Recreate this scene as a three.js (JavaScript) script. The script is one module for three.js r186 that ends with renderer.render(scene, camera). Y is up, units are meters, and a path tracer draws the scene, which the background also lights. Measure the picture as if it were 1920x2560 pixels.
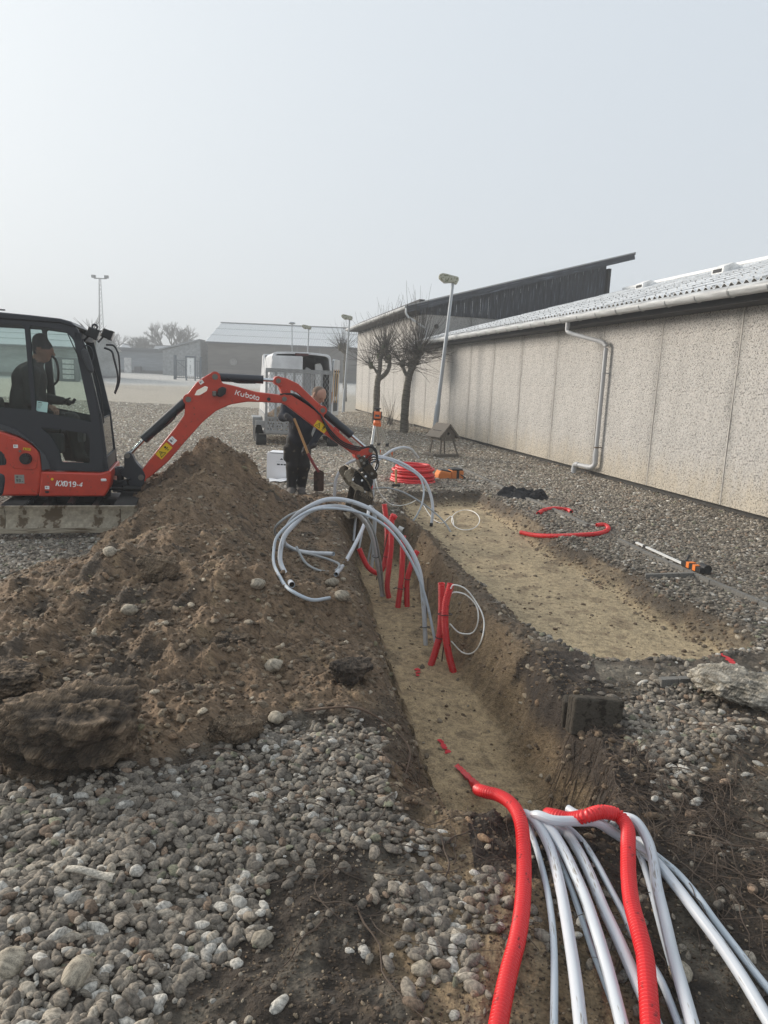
import * as THREE from 'three';
import { mergeGeometries, mergeVertices, toCreasedNormals } from 'three/addons/utils/BufferGeometryUtils.js';
import { RoundedBoxGeometry } from 'three/addons/geometries/RoundedBoxGeometry.js';
import { MarchingCubes } from 'three/addons/objects/MarchingCubes.js';

// ---------------------------------------------------------------- camera, sky, sun, exposure
const EYE = 1.75, PITCH = -10.3 * Math.PI / 180, ROLL = 2.5 * Math.PI / 180, F = 1794;   // F: focal length in pixels of a 1920 x 2560 frame
const scene = new THREE.Scene();
const camera = new THREE.PerspectiveCamera(2 * Math.atan(1280 / F) * 180 / Math.PI, 0.75, 0.05, 2000);
camera.position.set(0, EYE, 0);
camera.rotation.order = 'YXZ';
camera.rotation.set(PITCH, 0, ROLL);
camera.updateMatrixWorld(true);
const renderer = new THREE.WebGLRenderer({ antialias: true });
renderer.toneMapping = THREE.LinearToneMapping;
renderer.toneMappingExposure = 1.25;
renderer.shadowMap.enabled = true;
const SUN = new THREE.Vector3(-0.88, 0.31, -0.42).normalize();
{ // misty winter sky: pale round the veiled sun at the left, a little blue away from it
  const W = 512, Hh = 256, data = new Float32Array(W * Hh * 4), d = new THREE.Vector3();
  for (let j = 0; j < Hh; j++) for (let i = 0; i < W; i++) {
    const el = ((j + .5) / Hh - .5) * Math.PI, az = ((i + .5) / W - .5) * 2 * Math.PI;
    d.set(Math.cos(el) * Math.cos(az), Math.sin(el), Math.cos(el) * Math.sin(az));
    const up = Math.max(0, d.y), c = d.dot(SUN);
    const glow = Math.exp((c - 1) * 2.6), core = Math.exp((c - 1) * 14);
    const hz = Math.exp(-up * 5);
    const base = [.50 + .05 * hz, .558 + .03 * hz, .625 - .01 * hz];
    const g = [.36, .335, .285], k = [.26, .24, .21], o = (j * W + i) * 4;
    for (let n = 0; n < 3; n++) data[o + n] = base[n] + g[n] * glow + k[n] * core;
    data[o + 3] = 1;
  }
  const t = new THREE.DataTexture(data, W, Hh, THREE.RGBAFormat, THREE.FloatType);
  t.mapping = THREE.EquirectangularReflectionMapping; t.magFilter = t.minFilter = THREE.LinearFilter; t.needsUpdate = true;
  scene.background = t; scene.environment = t;
}
const sun = new THREE.DirectionalLight(0xfff4e6, 3.8);
sun.position.copy(SUN).multiplyScalar(60); sun.castShadow = true; sun.shadow.radius = 40;
Object.assign(sun.shadow.camera, { left: -40, right: 40, top: 40, bottom: -40, near: 1, far: 160 }); sun.shadow.mapSize.set(2048, 2048);
scene.add(sun); scene.add(sun.target);
scene.fog = new THREE.FogExp2(0xeef1f3, 0.0034);

// ---------------------------------------------------------------- helpers
const V = (x, y, z) => new THREE.Vector3(x, y, z);
const lerp = (a, b, t) => a + (b - a) * t, clamp = (x, a = 0, b = 1) => Math.min(b, Math.max(a, x));
const smooth = (a, b, x) => { const t = clamp((x - a) / (b - a)); return t * t * (3 - 2 * t); };
function rng(seed) { let s = seed >>> 0; return () => { s = (s + 0x6D2B79F5) | 0; let t = Math.imul(s ^ (s >>> 15), 1 | s); t = (t + Math.imul(t ^ (t >>> 7), 61 | t)) ^ t; return ((t ^ (t >>> 14)) >>> 0) / 4294967296; }; }
const PERM = (() => { const r = rng(7), p = [...Array(256).keys()]; for (let i = 255; i > 0; i--) { const j = Math.floor(r() * (i + 1)); [p[i], p[j]] = [p[j], p[i]]; } return new Uint8Array([...p, ...p]); })();
const GR = [[1, 1, 0], [-1, 1, 0], [1, -1, 0], [-1, -1, 0], [1, 0, 1], [-1, 0, 1], [1, 0, -1], [-1, 0, -1], [0, 1, 1], [0, -1, 1], [0, 1, -1], [0, -1, -1]];
function noise(x, y, z = 0) {   // gradient noise, about -1..1
  const X = Math.floor(x), Y = Math.floor(y), Z = Math.floor(z); x -= X; y -= Y; z -= Z;
  const u = x * x * x * (x * (x * 6 - 15) + 10), v = y * y * y * (y * (y * 6 - 15) + 10), w = z * z * z * (z * (z * 6 - 15) + 10);
  const g = (i, j, k) => { const h = GR[PERM[(PERM[(PERM[(X + i) & 255] + Y + j) & 255] + Z + k) & 255] % 12]; return h[0] * (x - i) + h[1] * (y - j) + h[2] * (z - k); };
  return lerp(lerp(lerp(g(0, 0, 0), g(1, 0, 0), u), lerp(g(0, 1, 0), g(1, 1, 0), u), v), lerp(lerp(g(0, 0, 1), g(1, 0, 1), u), lerp(g(0, 1, 1), g(1, 1, 1), u), v), w) * 1.5;
}
function fbm(x, y, oct, z = 0) { let s = 0, a = .5; for (let i = 0; i < oct; i++) { s += a * noise(x, y, z); x = x * 2.03 + 17.1; y = y * 2.03 - 9.7; z *= 2.03; a *= .5; } return s; }
const names = {};
function numbered(n) { names[n] = (names[n] ?? -1) + 1; return names[n] ? `${n}_${String(names[n]).padStart(3, '0')}` : n; }
function fin(o) { o.traverse(m => { if (m.isMesh) { m.castShadow = m.receiveShadow = true; } }); return o; }
function tag(o, label, category, group, kind) { if (label) o.userData.label = label; if (category) o.userData.category = category; if (group) o.userData.group = group; if (kind) o.userData.kind = kind; return o; }
function thing(name, label, category, pos, group) { const o = new THREE.Group(); o.name = numbered(name); if (pos) o.position.copy(pos); scene.add(o); return tag(o, label, category, group); }
function part(name, geo, m, parent) { const g = Array.isArray(geo) ? merge(geo) : geo; const o = new THREE.Mesh(g, m); o.name = parent ? name : numbered(name); (parent ?? scene).add(o); o.castShadow = o.receiveShadow = true; return o; }
function solo(name, geo, m, label, category, group) { return tag(part(name, geo, m), label, category, group); }
function struct(name, geo, m) { return tag(part(name, geo, m), null, null, null, 'structure'); }
function merge(list) {   // join geometries that may differ in index / uv
  list = list.filter(Boolean).map(g => { g = g.index ? g.toNonIndexed() : g; const q = new THREE.BufferGeometry(); q.setAttribute('position', g.attributes.position); if (!g.attributes.normal) g.computeVertexNormals(); q.setAttribute('normal', g.attributes.normal); q.setAttribute('uv', g.attributes.uv ?? new THREE.BufferAttribute(new Float32Array(g.attributes.position.count * 2), 2)); return q; });
  return list.length === 1 ? list[0] : mergeGeometries(list);
}
const box = (w, h, d, x = 0, y = 0, z = 0, rx = 0, ry = 0, rz = 0) => { const g = new THREE.BoxGeometry(w, h, d); if (rx) g.rotateX(rx); if (rz) g.rotateZ(rz); if (ry) g.rotateY(ry); return g.translate(x, y, z); };
const rbox = (w, h, d, r, x = 0, y = 0, z = 0, seg = 2) => new RoundedBoxGeometry(w, h, d, seg, r).translate(x, y, z);
function cyl(a, b, r0, r1 = r0, seg = 12, open = false) {   // cylinder from a to b
  const d = b.clone().sub(a), g = new THREE.CylinderGeometry(r1, r0, d.length(), seg, 1, open);
  g.applyQuaternion(new THREE.Quaternion().setFromUnitVectors(V(0, 1, 0), d.clone().normalize()));
  const c = a.clone().add(b).multiplyScalar(.5); return g.translate(c.x, c.y, c.z);
}
function tube(pts, r, seg = 40, rad = 8, closed = false, tens = .5) { return new THREE.TubeGeometry(new THREE.CatmullRomCurve3(pts, closed, 'centripetal', tens), seg, r, rad, closed); }
function cap(g, at, dir, r) { return g; }
function bar(a, b, w, h) {   // box beam from a to b, w across, h upright
  const d = b.clone().sub(a), g = new THREE.BoxGeometry(w, h, d.length());
  const m = new THREE.Matrix4().lookAt(a, b, Math.abs(d.y) > .999 * d.length() ? V(1, 0, 0) : V(0, 1, 0)); g.applyMatrix4(m);
  const c = a.clone().add(b).multiplyScalar(.5); return g.translate(c.x, c.y, c.z);
}
function lin(r, g, b) { return new THREE.Color().setRGB(r, g, b); }
function mat(color, roughness = .7, o = {}) { return new THREE.MeshPhysicalMaterial({ color, roughness, metalness: 0, ...o }); }
// a pixel of the 1920 x 2560 frame -> where its line of sight meets a given distance, level or surface
function ray(px, py) { return V((px - 960) / F, -(py - 1280) / F, -1).applyQuaternion(camera.quaternion); }
function at(px, py, D) { const d = ray(px, py); return V(0, EYE, 0).addScaledVector(d, D / -d.z); }
function level(px, py, y = 0) { const d = ray(px, py); return V(0, EYE, 0).addScaledVector(d, (y - EYE) / d.y); }
// ---------------------------------------------------------------- textures
function tex(size, fn, srgb = true, repeat) {
  const w = Array.isArray(size) ? size[0] : size, h = Array.isArray(size) ? size[1] : size, a = new Uint8Array(w * h * 4);
  for (let j = 0; j < h; j++) for (let i = 0; i < w; i++) { const c = fn(i / w, j / h, i, j), o = (j * w + i) * 4; if (c.length) { a[o] = c[0] * 255; a[o + 1] = c[1] * 255; a[o + 2] = c[2] * 255; } else a[o] = a[o + 1] = a[o + 2] = clamp(c) * 255; a[o + 3] = 255; }
  const t = new THREE.DataTexture(a, w, h); t.wrapS = t.wrapT = THREE.RepeatWrapping; t.magFilter = THREE.LinearFilter; t.minFilter = THREE.LinearMipmapLinearFilter; t.generateMipmaps = true;
  if (srgb) t.colorSpace = THREE.SRGBColorSpace; if (repeat) t.repeat.set(...repeat); t.needsUpdate = true; return t;
}
function tileNoise(u, v, f, oct, seed = 0) { // seamless
  let s = 0, a = .5; for (let i = 0; i < oct; i++) { s += a * perNoise(u * f, v * f, f, seed + i * 3.7); f *= 2; a *= .55; } return s;
}
function perNoise(x, y, p, z) { const X = Math.floor(x), Y = Math.floor(y), fx = x - X, fy = y - Y, u = fx * fx * (3 - 2 * fx), v = fy * fy * (3 - 2 * fy), Z = Math.floor(z * 13) & 255; const g = (i, j) => { const h = GR[PERM[PERM[PERM[((X + i) % p + p) % p & 255] + (((Y + j) % p + p) % p & 255)] + Z & 511] % 12]; return h[0] * (fx - i) + h[1] * (fy - j); }; return lerp(lerp(g(0, 0), g(1, 0), u), lerp(g(0, 1), g(1, 1), u), v) * 1.6; }
function rep(t, sx, sy = sx) { const c = t.clone(); c.repeat.set(sx, sy); c.needsUpdate = true; return c; }
function canvasTex(w, h, draw) { const c = document.createElement('canvas'); c.width = w; c.height = h; const g = c.getContext('2d'); draw(g, w, h); const t = new THREE.CanvasTexture(c); t.colorSpace = THREE.SRGBColorSpace; t.magFilter = THREE.LinearFilter; return t; }
// ---------------------------------------------------------------- the lie of the land
const plan = (list, y) => list.map(([a, b]) => { const p = level(a, b, y); return [p.x, -p.z]; });
function sdf(poly, x, d) {   // signed distance to a polygon, negative inside
  let best = 1e9, inside = false;
  for (let i = 0, j = poly.length - 1; i < poly.length; j = i++) {
    const [ax, ay] = poly[j], [bx, by] = poly[i], ex = bx - ax, ey = by - ay, wx = x - ax, wy = d - ay;
    const t = clamp((wx * ex + wy * ey) / (ex * ex + ey * ey)), qx = wx - ex * t, qy = wy - ey * t, q = qx * qx + qy * qy;
    if (q < best) best = q;
    if ((ay > d) !== (by > d) && x < (bx - ax) * (d - ay) / (by - ay) + ax) inside = !inside;
  }
  return (inside ? -1 : 1) * Math.sqrt(best);
}
const BEDY = -0.2, FLOOR = -0.56;
const BED = plan([[1000, 1262], [1190, 1262], [1260, 1300], [1330, 1345], [1400, 1408], [1490, 1445], [1570, 1490], [1625, 1545], [1700, 1570], [1790, 1615], [1850, 1660], [1760, 1685], [1620, 1690], [1500, 1690], [1420, 1660], [1330, 1610], [1250, 1530], [1150, 1440], [1070, 1350], [1010, 1300]], BEDY);
const TRENCH = [[.42, 2.86], [.36, 3.1], [.35, 3.5], [.27, 4.05], [.18, 4.66], [.07, 5.4], [-.1, 6.9], [-.26, 8.1], [-.34, 9.0], [.2, 9.25], [.34, 8.7], [.44, 7.8], [.56, 6.6], [.68, 5.7], [.81, 5.09], [.90, 4.57], [.98, 3.73], [1.0, 3.2], [.95, 2.86]];
const HEAP = [ // x, distance, height, foot radius
  [-2.1, 8.8, .80, 1.45], [-2.4, 8.6, .62, .95], [-1.75, 8.45, .55, 1.0], [-2.0, 7.6, .68, 1.05], [-1.9, 6.7, .62, 1.0], [-1.6, 5.7, .52, 1.15], [-.62, 4.85, .30, .8], [-1.25, 4.95, .40, 1.0], [-1.95, 5.1, .40, 1.1], [-2.4, 5.7, .20, .9], [-1.15, 4.3, .24, .95], [-1.2, 9.2, .10, .7], [-.35, 9.65, .26, .6], [-2.1, 4.1, .18, .8], [-.15, 5.2, .14, .5], [-2.9, 4.9, .14, .7]];
function heapAt(x, d) { let s = 0; for (const [hx, hd, h, r] of HEAP) { const q = Math.hypot(x - hx, d - hd) / r; if (q < 1.6) { const b = h * (q < 1 ? Math.pow(1 - q, 1.15) * (1.0) + .0 : 0) ; s = Math.max(s, b) + Math.min(s, b) * .22; } } return s; }
const PEBBLE = plan([[-60, 1945], [120, 1985], [230, 1975], [330, 1940], [480, 1915], [620, 1860], [740, 1820], [880, 1820], [990, 1870], [1075, 1975], [1120, 2040], [1080, 2095], [960, 2100], [850, 2095], [800, 2130], [690, 2165], [640, 2230], [640, 2300], [590, 2350], [520, 2400], [430, 2480], [330, 2600], [-300, 2700], [-300, 2000]], 0);
const PEBBLE2 = plan([[965, 2210], [1100, 2190], [1215, 2200], [1215, 2330], [1180, 2450], [1080, 2440], [1000, 2370]], 0);
const PEBBLE3 = plan([[1640, 1700], [1760, 1690], [1760, 1790], [1870, 1860], [1800, 1900], [1740, 1925], [1700, 1985], [1640, 2000], [1610, 1935], [1545, 1905], [1500, 1860], [1530, 1800], [1570, 1755]], 0);
const FORE = plan([[-900, 1700], [-200, 1700], [150, 1600], [600, 1700], [1200, 1720], [1380, 1620], [1500, 1670], [1780, 1665], [1850, 1645], [1960, 1650], [2600, 1660], [3200, 3600], [-1800, 3600]], 0);  // churned ground in front
const SPOIL = plan([[150, 1640], [60, 1520], [250, 1400], [330, 1340], [560, 1250], [880, 1235], [935, 1290], [860, 1340], [880, 1440], [920, 1540], [960, 1620], [1000, 1720], [1000, 1790], [900, 1800], [760, 1790], [620, 1830], [480, 1890], [300, 1915], [0, 1950], [-200, 1900], [-100, 1700]], 0);   // loose soil from heap to trench
function farRise(d) { return d < 42 ? 0 : 1.3 * Math.min(1.12, (d - 42) / 58); }
function shape(x, d) {   // coarse masks, shared by height, colour and stones
  const near = d < 16 && Math.abs(x) < 9;
  if (!near) return { bed: 9, tr: 9, heap: 0, fore: 9 };
  const wob = .05 * noise(x * 2.3, d * 2.3, 3) + .025 * noise(x * 7, d * 7, 5);
  return { bed: sdf(BED, x, d) + wob, tr: sdf(TRENCH, x, d) + wob * .8, heap: Math.max(heapAt(x + .12 * noise(x * 1.3, d * 1.3, 8), d + .12 * noise(x * 1.3, d * 1.3, 21)), .07 * smooth(.12, -.22, sdf(SPOIL, x, d) + wob * 2)), fore: sdf(FORE, x, d) + wob };
}
function height(x, d, s = shape(x, d)) {
  let h = farRise(d) + .02 * noise(x * .35, d * .35, 1) + .012 * noise(x * 1.4, d * 1.4, 2);
  if (d > 16) return h;
  const fine = clamp(1.4 - d / 12);
  const rough = fbm(x * 5, d * 5, 4), lump = fbm(x * 13, d * 13, 3, 4);
  h += (.012 * rough + .006 * lump) * fine;
  const fg = smooth(.15, -.25, s.fore);
  h += fg * (.035 * noise(x * 1.7, d * 1.7, 11) + .02 * rough + .011 * lump);
  // right-hand bank of dug soil, and the hollow the pipes lie in
  h += fg * (.10 * Math.exp(-(((x - 2.15) / .75) ** 2 + ((d - 2.9) / .8) ** 2)) - .05 * Math.exp(-(((x - .95) / .55) ** 2 + ((d - 2.3) / .9) ** 2)));
  if (s.heap > 0) { const k = smooth(0, .12, s.heap); h += s.heap + k * (.16 * smooth(.1, .5, s.heap) * noise(x * 1.7, d * 1.7, 29) + .10 * fbm(x * 3.4, d * 3.4, 3, 9) + .06 * rough + .04 * lump + .012 * noise(x * 34, d * 34, 6)); }
  if (s.bed < .4) {
    const floor = BEDY + .018 * noise(x * 1.9, d * 1.2, 13) + .010 * rough + .004 * lump, e = smooth(.17, -.10, s.bed);
    h = lerp(h + .03 * smooth(.4, .1, s.bed) * rough, floor, e);
  }
  if (s.tr < 1.0) {
    const floor = FLOOR + .03 * noise(x * 2.1, d * 2.1, 15) + .022 * rough + .009 * lump;
    const left = s.tr > 0 && x < .25 + .15 * (5.2 - d), end = d < 2.9;
    const w = end ? .12 : left ? .30 : .13, e = Math.pow(smooth(w, -.07, s.tr), left ? 1.2 : .75);
    h = lerp(h + .03 * lump * smooth(.6, 0, s.tr), floor + (s.tr > 0 ? .05 * lump : 0), e);
  }
  return h;
}
function ground(x, d) { return height(x, d); }
function hit(px, py, lift = 0) {   // where the line of sight through a pixel meets the ground
  const d = ray(px, py); let t0 = .8, t = .8;
  for (; t < 160; t *= 1.012) { const y = EYE + d.y * t; if (y < ground(d.x * t, -d.z * t) + lift) break; t0 = t; }
  for (let i = 0; i < 16; i++) { const m = (t0 + t) / 2; if (EYE + d.y * m < ground(d.x * m, -d.z * m) + lift) t = m; else t0 = m; }
  return V(d.x * t, EYE + d.y * t, d.z * t);
}
const onGround = (x, d, lift = 0) => V(x, ground(x, d) + lift, -d);
function stoniness(x, d, s = shape(x, d)) {   // 0..1 how thickly pebbles lie
  if (d > 16) return 1;
  if (s.tr < .3) return s.tr < 0 ? .03 : .3;
  if (s.bed < .12) return s.bed < -.12 ? .035 : .45;
  const n = noise(x * 2.7, d * 2.7, 31) * .5 + noise(x * 8, d * 8, 33) * .3;
  if (s.fore < .1) {
    const p = Math.min(sdf(PEBBLE, x, d), sdf(PEBBLE2, x, d), sdf(PEBBLE3, x, d) ) + .10 * n;
    const q = smooth(.10, -.08, p);
    if (s.heap > .05) return .42 + .2 * n;
    return Math.max(q, .07 + .13 * n);
  }
  if (s.heap > .015) return .42 + .2 * n;
  if (s.bed < .5) return .6 + .4 * n;
  return clamp(.95 + n * .5);
}
{
  const A = [], Rr = [];
  const N = 860, LIM = 48;
  for (let a = -180; a < -LIM; a += 6) A.push(a);
  for (let i = 0; i <= N; i++) A.push(-LIM + 2 * LIM * i / N);
  for (let a = LIM + 6; a <= 180; a += 6) A.push(Math.min(180, a));
  if (A[A.length - 1] < 180) A.push(180);
  Rr.push(.02, .4, .8, 1.1);
  for (let i = 0; i < 560; i++) Rr.push(1.3 * Math.pow(12 / 1.3, i / 560));
  for (let i = 0; i < 110; i++) Rr.push(12 * Math.pow(5, i / 110));
  for (let i = 0; i <= 30; i++) Rr.push(60 * Math.pow(15, i / 30));
  const na = A.length, nr = Rr.length, pos = new Float32Array(na * nr * 3), col = new Float32Array(na * nr * 3), uv = new Float32Array(na * nr * 2), cls = new Uint8Array(na * nr);
  const mix = (c, e, t) => { c[0] += (e[0] - c[0]) * t; c[1] += (e[1] - c[1]) * t; c[2] += (e[2] - c[2]) * t; };
  for (let j = 0; j < nr; j++) for (let i = 0; i < na; i++) {
    const a = A[i] * Math.PI / 180, x = Math.sin(a) * Rr[j], d = Math.cos(a) * Rr[j], k = j * na + i, s = shape(x, d), h = height(x, d, s);
    pos[k * 3] = x; pos[k * 3 + 1] = h; pos[k * 3 + 2] = -d; uv[k * 2] = x + h * .8; uv[k * 2 + 1] = d + h * .8;
    // what lies there: gravel bed, topsoil, subsoil, sand
    const n1 = noise(x * .9, d * .9, 41), n2 = fbm(x * 4, d * 4, 3, 43), n3 = fbm(x * 15, d * 15, 2, 47);
    const c = [0.220, 0.192, 0.149];
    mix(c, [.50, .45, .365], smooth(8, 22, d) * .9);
    mix(c, [0.426, 0.376, 0.284], clamp(.5 * n1 + .2) * .35);
    if (d > 60 && x < 10) mix(c, [0.596, 0.582, 0.540], smooth(66, 67, d + .06 * (x + 20)));
    if (d < 16) {
      const fg = smooth(.1, -.2, s.fore);
      mix(c, [.042, .031, .022], fg * clamp(.95 + n2));
      mix(c, [.27, .195, .115], fg * smooth(.12, .42, n1 + .6 * n2 + (x > .9 ? -.25 : .10) - .6 * smooth(.3, -.3, sdf(PEBBLE, x, d))) * .85);
      if (s.heap > 0) { const q = smooth(.0, .06, s.heap); mix(c, [.225, .155, .097], q); mix(c, [0.088, 0.067, 0.048], q * smooth(.05, .5, n2 + .5 * n1 + .15 * n3 - .05)); mix(c, [0.298, 0.213, 0.128], q * smooth(.1, .5, -n2 + .4 * n3 - .1)); }
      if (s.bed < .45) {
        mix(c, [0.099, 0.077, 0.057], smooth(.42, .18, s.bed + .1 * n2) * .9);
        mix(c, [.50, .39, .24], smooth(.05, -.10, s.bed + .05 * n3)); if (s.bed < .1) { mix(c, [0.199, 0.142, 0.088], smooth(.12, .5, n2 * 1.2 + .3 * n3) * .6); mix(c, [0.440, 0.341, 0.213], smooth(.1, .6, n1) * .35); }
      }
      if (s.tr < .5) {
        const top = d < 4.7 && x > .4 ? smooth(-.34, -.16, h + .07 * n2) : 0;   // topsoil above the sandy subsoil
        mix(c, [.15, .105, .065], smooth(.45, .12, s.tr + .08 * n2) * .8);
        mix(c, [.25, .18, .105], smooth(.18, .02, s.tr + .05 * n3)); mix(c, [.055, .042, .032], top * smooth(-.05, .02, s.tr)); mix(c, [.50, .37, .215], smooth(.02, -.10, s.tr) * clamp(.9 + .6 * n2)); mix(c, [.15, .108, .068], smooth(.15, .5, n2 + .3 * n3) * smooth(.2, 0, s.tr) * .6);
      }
    }
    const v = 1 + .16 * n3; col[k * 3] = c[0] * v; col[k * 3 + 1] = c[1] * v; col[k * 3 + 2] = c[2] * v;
    cls[k] = d > 16 ? 0 : s.tr < .2 ? 2 : s.bed < .1 ? 1 : s.heap > .03 ? 3 : 0;
  }
  const idx = []; const groups = [[], [], [], []];
  for (let j = 0; j < nr - 1; j++) for (let i = 0; i < na - 1; i++) { const a = j * na + i, b = a + 1, c = a + na, e = c + 1; idx.push(a, b, c, b, e, c); groups[cls[a]].push(a, b, c, b, e, c); }
  const full = new THREE.BufferGeometry(); full.setAttribute('position', new THREE.BufferAttribute(pos, 3)); full.setIndex(idx); full.computeVertexNormals();
  const nor = full.attributes.normal.array;
  const grain = tex(1024, (u, v) => { const a = tileNoise(u, v, 24, 5, 1), b = tileNoise(u, v, 96, 3, 5), c = tileNoise(u, v, 6, 3, 9); return clamp(.90 + .24 * a + .24 * b + .10 * c); });
  const relief = tex(1024, (u, v) => clamp(.5 + .35 * tileNoise(u, v, 24, 5, 1) + .45 * Math.max(0, tileNoise(u, v, 70, 3, 5))), false);
  const m = new THREE.MeshStandardMaterial({ vertexColors: true, roughness: .96, map: rep(grain, .9), bumpMap: rep(relief, .9), bumpScale: .014 });
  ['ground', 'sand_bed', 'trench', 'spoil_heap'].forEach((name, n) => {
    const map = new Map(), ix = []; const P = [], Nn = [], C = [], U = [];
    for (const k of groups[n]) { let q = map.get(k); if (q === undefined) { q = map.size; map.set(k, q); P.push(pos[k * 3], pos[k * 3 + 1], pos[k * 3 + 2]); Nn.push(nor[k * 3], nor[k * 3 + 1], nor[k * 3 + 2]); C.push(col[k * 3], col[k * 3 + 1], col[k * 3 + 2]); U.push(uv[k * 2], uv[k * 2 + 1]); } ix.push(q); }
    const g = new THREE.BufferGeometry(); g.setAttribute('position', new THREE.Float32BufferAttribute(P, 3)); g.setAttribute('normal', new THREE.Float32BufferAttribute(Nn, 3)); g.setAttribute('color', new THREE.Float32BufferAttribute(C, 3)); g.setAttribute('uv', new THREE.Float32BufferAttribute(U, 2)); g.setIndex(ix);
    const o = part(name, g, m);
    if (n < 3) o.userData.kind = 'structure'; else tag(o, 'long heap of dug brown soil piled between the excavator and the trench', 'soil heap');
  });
}
const GROUND = scene.getObjectByName('ground');
// ---------------------------------------------------------------- pebbles
const stoneTex = tex(256, (u, v) => { const a = tileNoise(u, v, 5, 4, 21), b = tileNoise(u, v, 40, 2, 25); return clamp(.86 + .36 * a + .3 * b); });
const stoneMat = new THREE.MeshStandardMaterial({ color: 0xffffff, roughness: .86, map: stoneTex });
function stoneGeo(seed, detail, sx, sy, sz) {
  let g = new THREE.IcosahedronGeometry(1, detail); g.deleteAttribute('uv'); g.deleteAttribute('normal'); g = mergeVertices(g, 1e-4);
  const p = g.attributes.position, v = V(), r = rng(seed), o = r() * 50;
  const cuts = []; for (let i = 0; i < 3; i++) cuts.push([V(r() - .5, r() - .5, r() - .5).normalize(), .72 + .2 * r()]);
  for (let i = 0; i < p.count; i++) { v.fromBufferAttribute(p, i); let k = 1 + .16 * noise(v.x * 1.3 + o, v.y * 1.3, v.z * 1.3) + .05 * noise(v.x * 3 + o, v.y * 3, v.z * 3); for (const [n, c] of cuts) { const t = v.dot(n) * k; if (t > c) k *= lerp(1, c / t, .75); } v.multiplyScalar(k); p.setXYZ(i, v.x * sx, v.y * sy, v.z * sz); }
  const uv = new Float32Array(p.count * 2); for (let i = 0; i < p.count; i++) { uv[i * 2] = p.getX(i) * .5 + p.getY(i) * .3 + o; uv[i * 2 + 1] = p.getZ(i) * .5 + p.getY(i) * .35; } g.setAttribute('uv', new THREE.BufferAttribute(uv, 2));
  g.computeVertexNormals(); return g;
}
const SV = []; for (let i = 0; i < 8; i++) { const r = rng(300 + i); SV.push([1.15 + .35 * r(), .55 + .25 * r(), .78 + .25 * r()]); }
const stoneNear = SV.map((s, i) => stoneGeo(60 + i, 3, ...s)), stoneFar = SV.map((s, i) => stoneGeo(60 + i, 1, ...s));
const stoneTint = r => { const t = r(), v = .55 + .75 * r(); let c = t < .48 ? [.29, .25, .20] : t < .72 ? [.19, .165, .135] : t < .84 ? [.37, .325, .26] : t < .91 ? [.56, .53, .47] : t < .97 ? [.28, .20, .14] : [.26, .255, .175]; return c.map(k => k * v); };
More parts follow.
